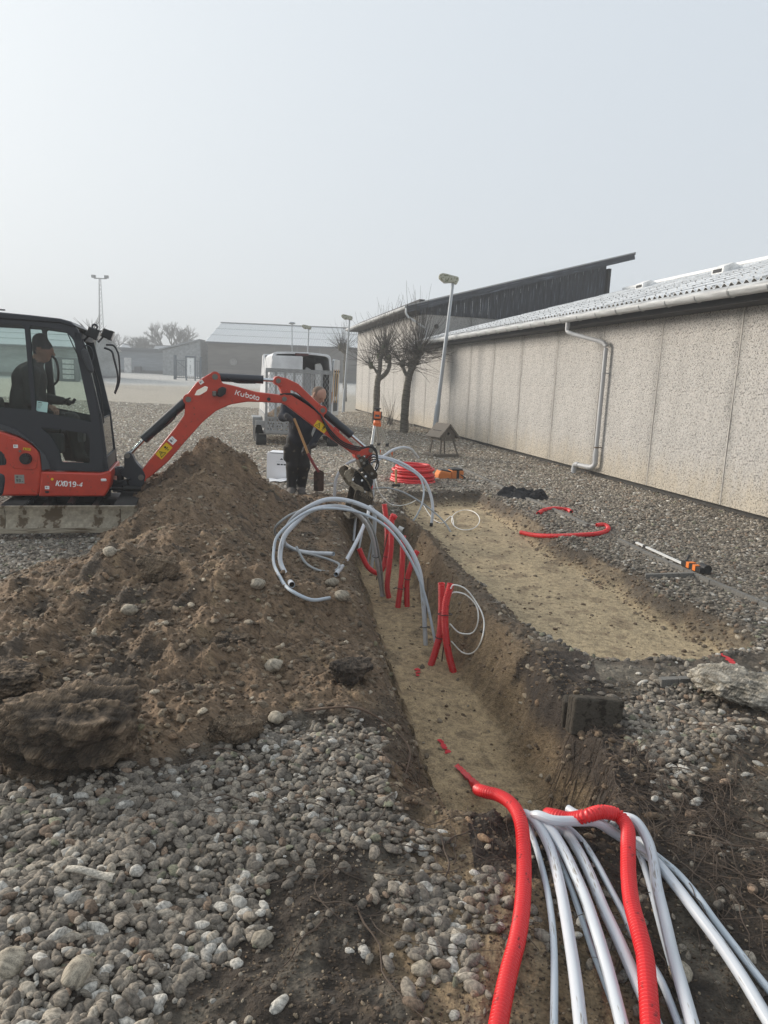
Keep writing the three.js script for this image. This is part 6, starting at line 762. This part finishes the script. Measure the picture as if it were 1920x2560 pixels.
  // floodlight mast
  const mp = at(253, 900, 112); mp.y = farRise(108); const ms = thing('floodlight_mast', 'tall lattice floodlight mast with two lamps above the cab', 'mast', mp); const mt = at(249, 697, 112).sub(mp), mm = farWall(lin(.30, .31, .32), 205), legs = [], br = []; for (const [dx, dz] of [[-.55, -.4], [.55, -.4], [0, .5]]) part('mast_leg', cyl(V(dx, 0, dz), V(mt.x + dx * .25, mt.y, mt.z + dz * .25), .05, .035, 6), mm, ms); for (let i = 0; i < 22; i++) { const t = i / 22, u = (i + 1) / 22, k = 1 - .75 * t, m = 1 - .75 * u; br.push(cyl(V(mt.x * t - .55 * k, mt.y * t, mt.z * t - .4 * k), V(mt.x * u + .55 * m, mt.y * u, mt.z * u - .4 * m), .02, .02, 4), cyl(V(mt.x * t + .55 * k, mt.y * t, mt.z * t - .4 * k), V(mt.x * u, mt.y * u, mt.z * u + .5 * m), .02, .02, 4), cyl(V(mt.x * t, mt.y * t, mt.z * t + .5 * k), V(mt.x * u - .55 * m, mt.y * u, mt.z * u - .4 * m), .02, .02, 4)); } part('lattice_bracing', br, mm, ms); part('cross_arm', box(1.9, .14, .12, mt.x + .1, mt.y + .05, mt.z), mm, ms); for (const s of [-.9, 1.05]) part('floodlight', rbox(.62, .42, .35, .05, mt.x + s, mt.y + .32, mt.z), mm, ms);
}
function bareTree(px, py, D, hgt, label, seed, spread = 1, depth = 5) {
  const b = at(px, py, D); b.y = farRise(108); const o = thing('bare_tree', label, 'tree', b, 'hazy bare trees on the horizon'), R = rng(seed), L = [], C = [];
  const grow = (p, d, len, r, n) => { const e = p.clone().addScaledVector(d, len); (n === depth ? L : C).push(limb([p, p.clone().lerp(e, .5).add(V((R() - .5) * len * .15, 0, (R() - .5) * len * .15)), e], r, r * .7, 2, n > 2 ? 5 : 3)); if (!n) return; const k = n > 3 ? 4 : 3; for (let i = 0; i < k; i++) { const th = R() * 6.28, q = d.clone().add(V(Math.cos(th) * .62 * spread, (R() - .1) * .35, Math.sin(th) * .62 * spread)).normalize(); grow(p.clone().lerp(e, .55 + .45 * R()), q, len * (.62 + .22 * R()), r * .62, n - 1); } };
  grow(V(0, 0, 0), V(0, 1, 0), hgt * .27, hgt * .028, depth); const tm = mat(lin(.10, .095, .09), .95); part('trunk', L, tm, o); part('crown', C, tm, o);
}
bareTree(425, 900, 142, 13, 'largest broad hazy bare tree rising left of the brown warehouse', 3, 1.1, 6); bareTree(366, 900, 138, 9, 'hazy bare tree just left of the largest one', 5, 1, 6); bareTree(330, 900, 150, 8, 'hazy bare tree second left of the largest one', 8); bareTree(292, 900, 140, 9.5, 'hazy bare tree right beside the excavator work lamps', 12, 1, 6); bareTree(250, 900, 130, 8, 'hazy bare tree below the floodlight mast', 15); bareTree(478, 900, 150, 8, 'small hazy bare tree close to the brown warehouse roof', 18);
{ const b = at(232, 950, 60); b.y = ground(b.x, -b.z); const o = thing('tree_trunk', 'thick bare trunk standing behind the cab front pillar', 'tree', b); part('trunk', limb([V(0, -.1, 0), V(.05, 1.5, 0), V(0, 3, 0), V(.1, 4.6, 0)], .4, .3, 20, 10), bark, o); const R = rng(44), l = []; for (let i = 0; i < 26; i++) { const th = R() * 6.28; l.push(twig(V(.05, 3.6 + R(), 0), V(Math.cos(th), .6 + R(), Math.sin(th)).normalize(), 1 + R(), .03, R, .03)); } part('crown', l, twigM, o); }
// ---------------------------------------------------------------- tripod, bird house, bag, jacket, staff
{
  const D = 16.6, w = (x, y, d = 0) => at(x, y, D + d), top = w(943, 1050), alu = mat(lin(.55, .55, .53), .4, { metalness: .5 }), orange = mat(lin(.78, .16, .03), .45);
  const t = thing('survey_tripod', 'aluminium survey tripod with orange fittings standing behind the excavator bucket', 'tripod'); part('tripod_head', [cyl(top.clone().add(V(0, -.06, 0)), top, .09, .075, 16), cyl(top.clone().add(V(0, -.13, 0)), top.clone().add(V(0, -.06, 0)), .05, .09, 12)], orange, t);
  const feet = [hit(924, 1150), hit(979, 1142), (() => { const p = at(950, 1120, D + .75); p.y = ground(p.x, -p.z); return p; })()]; feet.forEach((f, i) => { const lg = sub('leg', t), a = top.clone().add(V(i === 0 ? -.05 : i === 1 ? .06 : 0, -.10, 0)), m = a.clone().lerp(f, .62), n = V(.018, 0, 0); part('leg_rail', [cyl(a.clone().add(n), m.clone().add(n), .014), cyl(a.clone().sub(n), m.clone().sub(n), .014), bar(a, m, .03, .012)], alu, lg); part('lower_leg', cyl(m.clone().lerp(a, .12), f, .016, .014), alu, lg); part('clamp', rbox(.08, .09, .06, .012, m.x, m.y, m.z), blackPlastic, lg); part('hinge', rbox(.07, .1, .06, .015, a.x, a.y, a.z), orange, lg); part('foot', cyl(f.clone().add(V(0, .12, 0)), f.clone().add(V(0, -.03, 0)), .03, .012), orange, lg); });
  const l = thing('laser_level', 'orange rotating laser level with black grips on the tripod', 'laser level', top.clone()); part('case', rbox(.17, .17, .16, .03, 0, .11, 0), orange, l); part('grip', [rbox(.02, .17, .18, .008, -.095, .11, 0), rbox(.02, .17, .18, .008, .095, .11, 0), rbox(.19, .02, .18, .008, 0, .015, 0)], blackPlastic, l); part('rotor_window', [cyl(V(0, .195, 0), V(0, .25, 0), .05, .05, 14), rbox(.16, .025, .15, .01, 0, .26, 0)], blackPlastic, l); part('display', rbox(.1, .05, .01, .004, 0, .1, .082), darkGrey, l);
}
{ // weathered bird house
  const b = hit(1105, 1142), wood = new THREE.MeshStandardMaterial({ color: lin(.21, .185, .155), roughness: .95, map: rep(tex(256, (u, v) => clamp(.85 + .35 * tileNoise(u * 1, v * .2, 40, 2, 211))), 2) }); const o = thing('bird_house', 'weathered grey wooden bird house on legs at the lamp post foot', 'bird house', V(b.x, ground(b.x, -b.z), b.z - .1)); o.rotation.y = .5; const k = 1.0;
  const fr = new THREE.Shape(); fr.moveTo(-.2, 0); fr.lineTo(.2, 0); fr.lineTo(.2, .12); fr.lineTo(0, .34); fr.lineTo(-.2, .12); const hole = new THREE.Path(); hole.absarc(0, .15, .035, 0, 6.28); fr.holes = [hole]; const fg = new THREE.ExtrudeGeometry(fr, { depth: .03, bevelEnabled: false }); part('front_board', fg.translate(0, .42, .2), wood, o); part('back_board', fg.clone().translate(0, 0, -.42), wood, o); part('side_board', [box(.03, .14, .42, -.2, .49, .0), box(.03, .14, .42, .2, .49, 0)], wood, o); for (const s of [-1, 1]) part('roof_board', (() => { const g = box(.44, .035, .62); g.rotateZ(-s * .83); return g.translate(s * .14, .635, 0); })(), wood, o); part('floor_board', box(.44, .03, .5, 0, .41, 0), wood, o); part('dark_inside', box(.34, .2, .36, 0, .54, 0), mat(lin(.02, .02, .02), .9), o);
  for (const [x, z, lean] of [[-.17, .2, -.02], [.17, .2, .16], [-.17, -.2, -.1], [.17, -.2, .03]]) part('leg', bar(V(x, .42, z), V(x + lean, -.03, z + Math.abs(lean) * .3), .035, .035), wood, o); part('base_plank', [box(.75, .06, .1, -.05, .05, .22), box(.1, .06, .6, -.3, .05, 0)], wood, o);
}
{ // orange tool bag
  const b = hit(1120, 1197), or = mat(lin(.62, .20, .05), .8), o = thing('tool_bag', 'open orange and black tool bag lying beside the red coil', 'bag', V(b.x, ground(b.x, -b.z), b.z)); o.rotation.y = .25; part('bag_body', [slab(soft([[-.22, 0], [.02, 0], [.03, .13], [-.19, .17], [-.24, .08]], .03), -.13, .13, .03), rbox(.24, .17, .26, .03, .15, .085, -.02)], or, o); part('opening', [slab(soft([[-.2, .14], [.02, .135], [.02, .16], [-.18, .185]], .01), -.1, .1, .012)], blackPlastic, o); part('strap', [rbox(.05, .19, .29, .012, .15, .095, -.02), tube([V(.2, .1, .12), V(.27, .05, .16), V(.3, .02, .1), V(.26, .02, .02)], .012, 14, 6)], blackPlastic, o); part('lid', rbox(.22, .03, .25, .012, .14, .185, -.02), blackPlastic, o);
}
{ // hammer shaft standing by the coil
  const b = hit(990, 1218), o = thing('sledge_hammer', 'hammer standing on its black head in front of the red coil', 'hammer', V(b.x, ground(b.x, -b.z), b.z)); part('handle', cyl(V(0, .03, 0), V(-.015, .30, -.01), .017, .02, 12), mat(lin(.45, .29, .14), .6), o); part('hammer_head', rbox(.14, .06, .06, .012, 0, .025, 0), blackIron, o);
}
function drape(name, label, cat, c, rx, rz, hgt, turn, m, seed) { const g = new THREE.PlaneGeometry(2, 2, 70, 50).rotateX(-Math.PI / 2), p = g.attributes.position; for (let i = 0; i < p.count; i++) { let x = p.getX(i), z = p.getZ(i); const k = Math.max(Math.abs(x), Math.abs(z)), r = Math.hypot(x, z) || 1, sq = k / r, n = 1 + .35 * noise(x * 1.2 + seed, z * 1.2, 1), px = x * sq * rx * n + .06 * noise(z * 4, x * 4, seed), pz = z * sq * rz * n, e = smooth(1, .75, k), fold = .35 + .45 * noise(x * 1.6 + seed, z * 2.6, 2) + .22 * (1 - 2 * Math.abs(noise(x * 2.6 + z * 1.5, z * 3.1 - x, seed + 4))); const gx = c.x + px * Math.cos(turn) + pz * Math.sin(turn), gz = c.z - px * Math.sin(turn) + pz * Math.cos(turn); p.setXYZ(i, gx, ground(gx, -gz) + .012 + e * (.015 + hgt * fold), gz); } g.computeVertexNormals(); const mm = m.clone(); mm.side = THREE.DoubleSide; return solo(name, g, mm, label, cat); }
drape('black_jacket', 'crumpled black jacket dropped on the gravel right of the sand', 'jacket', hit(1306, 1245),   .38, .2, .17, -.25, mat(lin(.016, .016, .018), .8), 4);
{ // telescopic staff with its receiver
  const a = hit(1588, 1355, .03), b = hit(1762, 1434, .035), l = thing('measuring_staff', 'white measuring staff with orange and black receiver lying on the gravel', 'staff'), P = t => a.clone().lerp(b, t); part('staff_rail', [bar(P(0), P(.97), .028, .018)], mat(lin(.72, .73, .72), .4), l); part('end_cap', bar(P(-.006), P(.02), .034, .024), blackPlastic, l); part('joint', bar(P(.15), P(.19), .034, .024), blackPlastic, l); const up = V(0, .02, 0); part('receiver', [bar(P(.74).add(up), P(.98).add(up), .07, .05), cyl(P(.9).add(V(.05, .03, 0)), P(.97).add(V(.05, .03, 0)), .045, .045, 12)], blackPlastic, l); for (const t of [.80, .88]) part('orange_band', bar(P(t).add(V(0, .024, .012)), P(t + .035).add(V(0, .024, .012)), .075, .056), mat(lin(.85, .22, .03), .5), l); part('clamp_screw', cyl(P(.75).add(V(0, .0, 0)), P(.75).add(V(.05, .09, -.04)), .012), blackPlastic, l);
}
// edging strips between the two gravels
const edgeM = mat(lin(.24, .23, .21), .95, { map: rep(stoneTex, 3) });
function strip(list, w, h, label) { const o = thing('edging_strip', label, 'edging'); for (let i = 0; i < list.length - 1; i++) { const n = 3; for (let k = 0; k < n; k++) { const q = t => { const px = lerp(list[i][0], list[i + 1][0], t), py = lerp(list[i][1], list[i + 1][1], t), p = hit(px, py); p.y += h * .5 - .006; return p; }; part('edging_board', bar(q(k / n + .006), q((k + 1) / n - .006), w, h), edgeM, o); } } }
strip([[1095, 1148], [1190, 1191], [1300, 1243], [1387, 1280], [1470, 1318]], .05, .05, 'weathered edging line running past the jacket towards the bird house'); strip([[1547, 1354], [1640, 1400], [1751, 1449], [1830, 1482], [1935, 1528]], .05, .045, 'weathered edging line beneath the measuring staff'); strip([[1612, 1446], [1735, 1442]], .04, .05, 'short edging piece meeting the long line below the staff'); strip([[1648, 1713], [1778, 1707], [1850, 1703], [1940, 1697]], .045, .05, 'edging line across the near end of the sand at the right');
// ---------------------------------------------------------------- clods, blocks, wood, roots in the foreground
const clodM = new THREE.MeshStandardMaterial({ vertexColors: true, roughness: .97, map: rep(stoneTex, 3), bumpMap: rep(stoneTex, 5), bumpScale: .02 });
function lump(name, label, cat, c, sx, sy, sz, turn, seed, cols, sink = .3, cut = 4) {
  let g = new THREE.IcosahedronGeometry(1, 24); g.deleteAttribute('uv'); g.deleteAttribute('normal'); g = mergeVertices(g, 1e-4); const p = g.attributes.position, v = V(), R = rng(seed), cuts = [], col = new Float32Array(p.count * 3), uv = new Float32Array(p.count * 2); for (let i = 0; i < cut; i++) cuts.push([V(R() - .5, R() - .5, R() - .5).normalize(), .55 + .3 * R()]); cuts.push([V(.15, 1, .1).normalize(), .5]);
  for (let i = 0; i < p.count; i++) { v.fromBufferAttribute(p, i); let k = 1; for (const [n, q] of cuts) { const t = v.dot(n) * k; if (t > q) k *= lerp(1, q / t, .9); } const n1 = fbm(v.x * 1.8 + seed, v.y * 1.8, 5, v.z * 1.8), n2 = fbm(v.x * 9, v.y * 9, 3, v.z * 9 + seed); k *= 1 + .24 * n1 + .13 * n2; v.multiplyScalar(k); p.setXYZ(i, v.x * sx, v.y * sy, v.z * sz); const t = smooth(-.2, .35, n1 + .5 * n2), cc = [0, 1, 2].map(j => lerp(cols[0][j], cols[1][j], t) * (1 + .25 * n2)); col.set(cc, i * 3); uv[i * 2] = v.x * sx * .8 + v.z * sz * .6; uv[i * 2 + 1] = v.y * sy + (v.z * sz - v.x * sx) * .45; }
  g.setAttribute('color', new THREE.BufferAttribute(col, 3)); g.setAttribute('uv', new THREE.BufferAttribute(uv, 2)); g.computeVertexNormals(); const o = solo(name, g, clodM, label, cat); o.position.set(c.x, ground(c.x, -c.z) + sy * (1 - sink) * .5, c.z); o.rotation.y = turn; return o;
}
const darkSoil = [.10, .075, .053], midSoil = [.26, .19, .125], paleSoil = [.33, .27, .20];
lump('soil_clod', 'biggest flat-topped clod of dark soil at the foot of the heap, far left', 'soil clod', hit(205, 1880), .36, .25, .24, .3, 3, [darkSoil, midSoil], -.1, 5);
lump('soil_clod', 'pale brown clod leaning at the heap foot right of the biggest clod', 'soil clod', hit(590, 1850), .13, .12, .07, .5, 7, [midSoil, [.24, .18, .12]], .1, 5);
lump('soil_clod', 'square-edged brown clod high on the left of the heap', 'soil clod', hit(398, 1440), .15, .13, .10, .2, 11, [midSoil, [.27, .2, .13]], .0, 5); lump('soil_clod', 'brown clod at the left picture edge above the biggest clod', 'soil clod', hit(15, 1715), .18, .10, .12, .1, 13, [darkSoil, midSoil], .0); lump('soil_clod', 'dark clod on the lower right shoulder of the heap', 'soil clod', hit(570, 1610), .12, .06, .09, .6, 17, [darkSoil, midSoil], .1); lump('soil_clod', 'black clod poised at the heap edge above the trench', 'soil clod', hit(880, 1690), .14, .09, .10, .6, 19, [darkSoil, [.09, .068, .05]], .1); lump('soil_clod', 'black crumb of soil lying on the grey pipes', 'soil clod', level(1470, 2072, .06), .05, .028, .03, .2, 23, [[.03, .022, .017], [.05, .038, .03]], -.9);
const chunk = lump('concrete_lump', 'pale rough concrete lump at the right picture edge beside the sand', 'concrete', hit(1850, 1745), .28, .13, .17, -.35, 29, [[.42, .37, .29], [.60, .55, .46]], .0, 3);
function block(px, py, w, h, d, turn, tilt, label) { const c = hit(px, py), g = new RoundedBoxGeometry(w, h, d, 4, .015), p = g.attributes.position; for (let i = 0; i < p.count; i++) { const n = .012 * fbm(p.getX(i) * 9, p.getY(i) * 9, 3, p.getZ(i) * 9 + px); p.setXYZ(i, p.getX(i) + n, p.getY(i) + n, p.getZ(i) + n); } g.computeVertexNormals(); const o = solo('kerb_block', g, mat(lin(.30, .27, .235), .9, { map: rep(mudTex, 1.5), bumpMap: rep(stoneTex, 3), bumpScale: .01 }), label, 'block'); o.position.set(c.x, ground(c.x + .02, -c.z + .05) + h * .12, c.z - .05); o.rotation.set(tilt, turn, tilt * .5); return o; }
block(1490, 1815, .27, .2, .09, .16, -.15, 'dark concrete kerb block tipped out of the bank at the end of the sand'); block(1428, 1825, .09, .17, .09, -.2, .1, 'small dark block standing left of the kerb block');
{ const a = hit(168, 2172, .02), b = hit(286, 2196, .03); const g = limb([a, a.clone().lerp(b, .3).add(V(0, .012, .006)), a.clone().lerp(b, .7), b], .010, .015, 20, 7); solo('bleached_stick', g, mat(lin(.62, .57, .48), .9, { map: rep(stoneTex, 2, 1) }), 'bleached splintered piece of wood lying on the pebbles at the left', 'wood'); }
for (const [px, py, s, seed, label] of [[25, 2418, .045, 2, 'large round pale cobble at the left picture edge low down'], [195, 2440, .044, 5, 'large grey-brown cobble right of the pale one at the lower left'], [655, 2355, .03, 8, 'pale angular stone on the sandy patch in the foreground'], [1055, 2430, .03, 11, 'yellowish stone left of the lower red conduit'], [325, 1530, .05, 14, 'smooth grey cobble in the middle of the heap'], [685, 1670, .05, 17, 'pale cobble on the lower right of the heap'], [275, 1385, .05, 20, 'lone brown cobble on the track marks left of the heap'], [830, 1460, .05, 23, 'cobble under the looped grey pipes'], [645, 1465, .05, 26, 'brown cobble left of the looped grey pipes'], [855, 1495, .05, 29, 'cobble on the trench bank below the looped pipes'], [690, 1800, .04, 31, 'flat grey cobble where heap meets pebbles'], [1700, 2440, .035, 33, 'cobble half hidden beneath the right grey pipes']]) { const c = hit(px, py), r = rng(seed), o = solo('cobble', stoneGeo(seed * 7, 3, 1.2, .75, 1), (() => { const m = stoneMat.clone(); const q = .8 + .4 * r(); m.color.setRGB(.40 * q, .35 * q, .27 * q); return m; })(), label, 'cobble', 'cobbles in the dug ground'); o.scale.setScalar(s); o.position.set(c.x, c.y + s * .35, c.z); o.rotation.y = r() * 6; }
function roots(label, spots, seed, rad = .0022, len = .4, droop = -.02) { const R = rng(seed), l = []; for (const [px, py, n, sp] of spots) { const c = hit(px, py); for (let i = 0; i < n; i++) { const x = c.x + (R() - .5) * sp, d = -c.z + (R() - .5) * sp, th = R() * 6.28, pts = []; let dx = Math.cos(th), dz = Math.sin(th), qx = x, qd = d; const L = len * (.4 + R()), up = .01 + .035 * R(); for (let k = 0; k < 8; k++) { pts.push(V(qx, ground(qx, qd) + .004 + up * Math.sin(k / 7 * 3.14), -qd)); const a = (R() - .5) * 1.1; [dx, dz] = [dx * Math.cos(a) - dz * Math.sin(a), dx * Math.sin(a) + dz * Math.cos(a)]; qx += dx * L / 8; qd += dz * L / 8; } l.push(limb(pts, rad * (.5 + 1.2 * R()), rad * .3, 14, 4)); } } const o = part('root_tangle', l, mat(lin(.085, .062, .046), .9)); tag(o, label, 'roots', null, 'stuff'); }
roots('tangle of thin brown roots on the bank at the right', [[1800, 1990, 70, .7], [1880, 2080, 60, .6], [1700, 2080, 40, .5], [1850, 2200, 40, .5], [1640, 2140, 16, .3], [1560, 1960, 36, .35]], 5, .0022, .42); roots('fine roots hanging round the kerb block', [[1480, 1900, 40, .4], [1450, 1860, 20, .3], [1530, 1930, 30, .3]], 8, .0016, .35); roots('long brown roots over the pebbles at the trench lip', [[930, 1880, 9, .3], [850, 2020, 10, .5], [1000, 1950, 8, .3], [700, 1990, 6, .6], [860, 2210, 10, .4], [1050, 2170, 8, .3], [1750, 1820, 10, .4]], 12, .0028, .6); roots('thin roots and stems scattered over the heap', [[600, 1650, 14, .8], [780, 1620, 12, .6], [450, 1500, 10, .9], [300, 1700, 10, .8]], 16, .0016, .4); roots('fine roots in the dark soil under the grey pipes', [[1500, 2350, 20, .5], [1750, 2400, 18, .5], [1250, 2150, 10, .2], [1840, 2300, 20, .4]], 19, .0014, .3);
{ const a = hit(760, 1785), b = hit(900, 1795), c = hit(1015, 1870), d = hit(1010, 1960); solo('long_root', limb([a.add(V(0, .02, 0)), b.add(V(0, .05, 0)), c.add(V(0, .03, 0)), d.add(V(0, .01, 0))], .007, .003, 30, 6), mat(lin(.12, .08, .055), .9), 'long stout root arching from the heap foot to the trench lip', 'root'); }
// red spray marks on the sand, and the strip of red film at the trench edge
const sprayM = mat(lin(.62, .04, .05), .9); function spray(px0, py0, px1, py1, n, seed, label) { const R = rng(seed), l = []; for (let i = 0; i < n; i++) { const t = R(), p = hit(lerp(px0, px1, t) + (R() - .5) * 7, lerp(py0, py1, t) + (R() - .5) * 6, .006); const g = new THREE.CircleGeometry(.006 + .014 * R(), 7).rotateX(-Math.PI / 2); l.push(g.translate(p.x, p.y, p.z)); } tag(part('spray_mark', l, sprayM), label, 'paint mark', null, 'stuff'); }
spray(1806, 1636, 1836, 1658, 60, 3, 'red spray mark on the near right corner of the sand'); spray(1043, 1668, 1046, 1688, 14, 5, 'small red spray mark on the trench floor'); spray(1102, 1850, 1118, 1880, 18, 6, 'faint red spray dots on the left trench side');
{ const P = [[1140, 1915], [1160, 1934], [1185, 1958], [1215, 1985]].map(q => hit(q[0], q[1], .012)), l = []; const g = new THREE.PlaneGeometry(1, 1, 30, 3), p = g.attributes.position, c = path(P); for (let i = 0; i < p.count; i++) { const t = p.getX(i) + .5, s = p.getY(i), q = c.getPointAt(clamp(t, 0, 1)); p.setXYZ(i, q.x + s * .03, q.y + .012 * noise(t * 9, s * 4, 2) + .01, q.z - s * .028); } g.computeVertexNormals(); const m = redPipe.clone(); m.side = THREE.DoubleSide; solo('red_film', g, m, 'torn strip of red plastic on the soil above the left red conduit', 'plastic strip'); }
for (const [a, b, label] of [[[1009, 1326], [996, 1320], 'white socket piece lying on the trench edge behind the great hoop']]) solo('white_socket', hollow(path([hit(...a, .03), hit((a[0] + b[0]) / 2, (a[1] + b[1]) / 2, .035), hit(...b, .03)]), .035, .004, 8, 14), whiteCable, label, 'socket');
renderer.render(scene, camera);
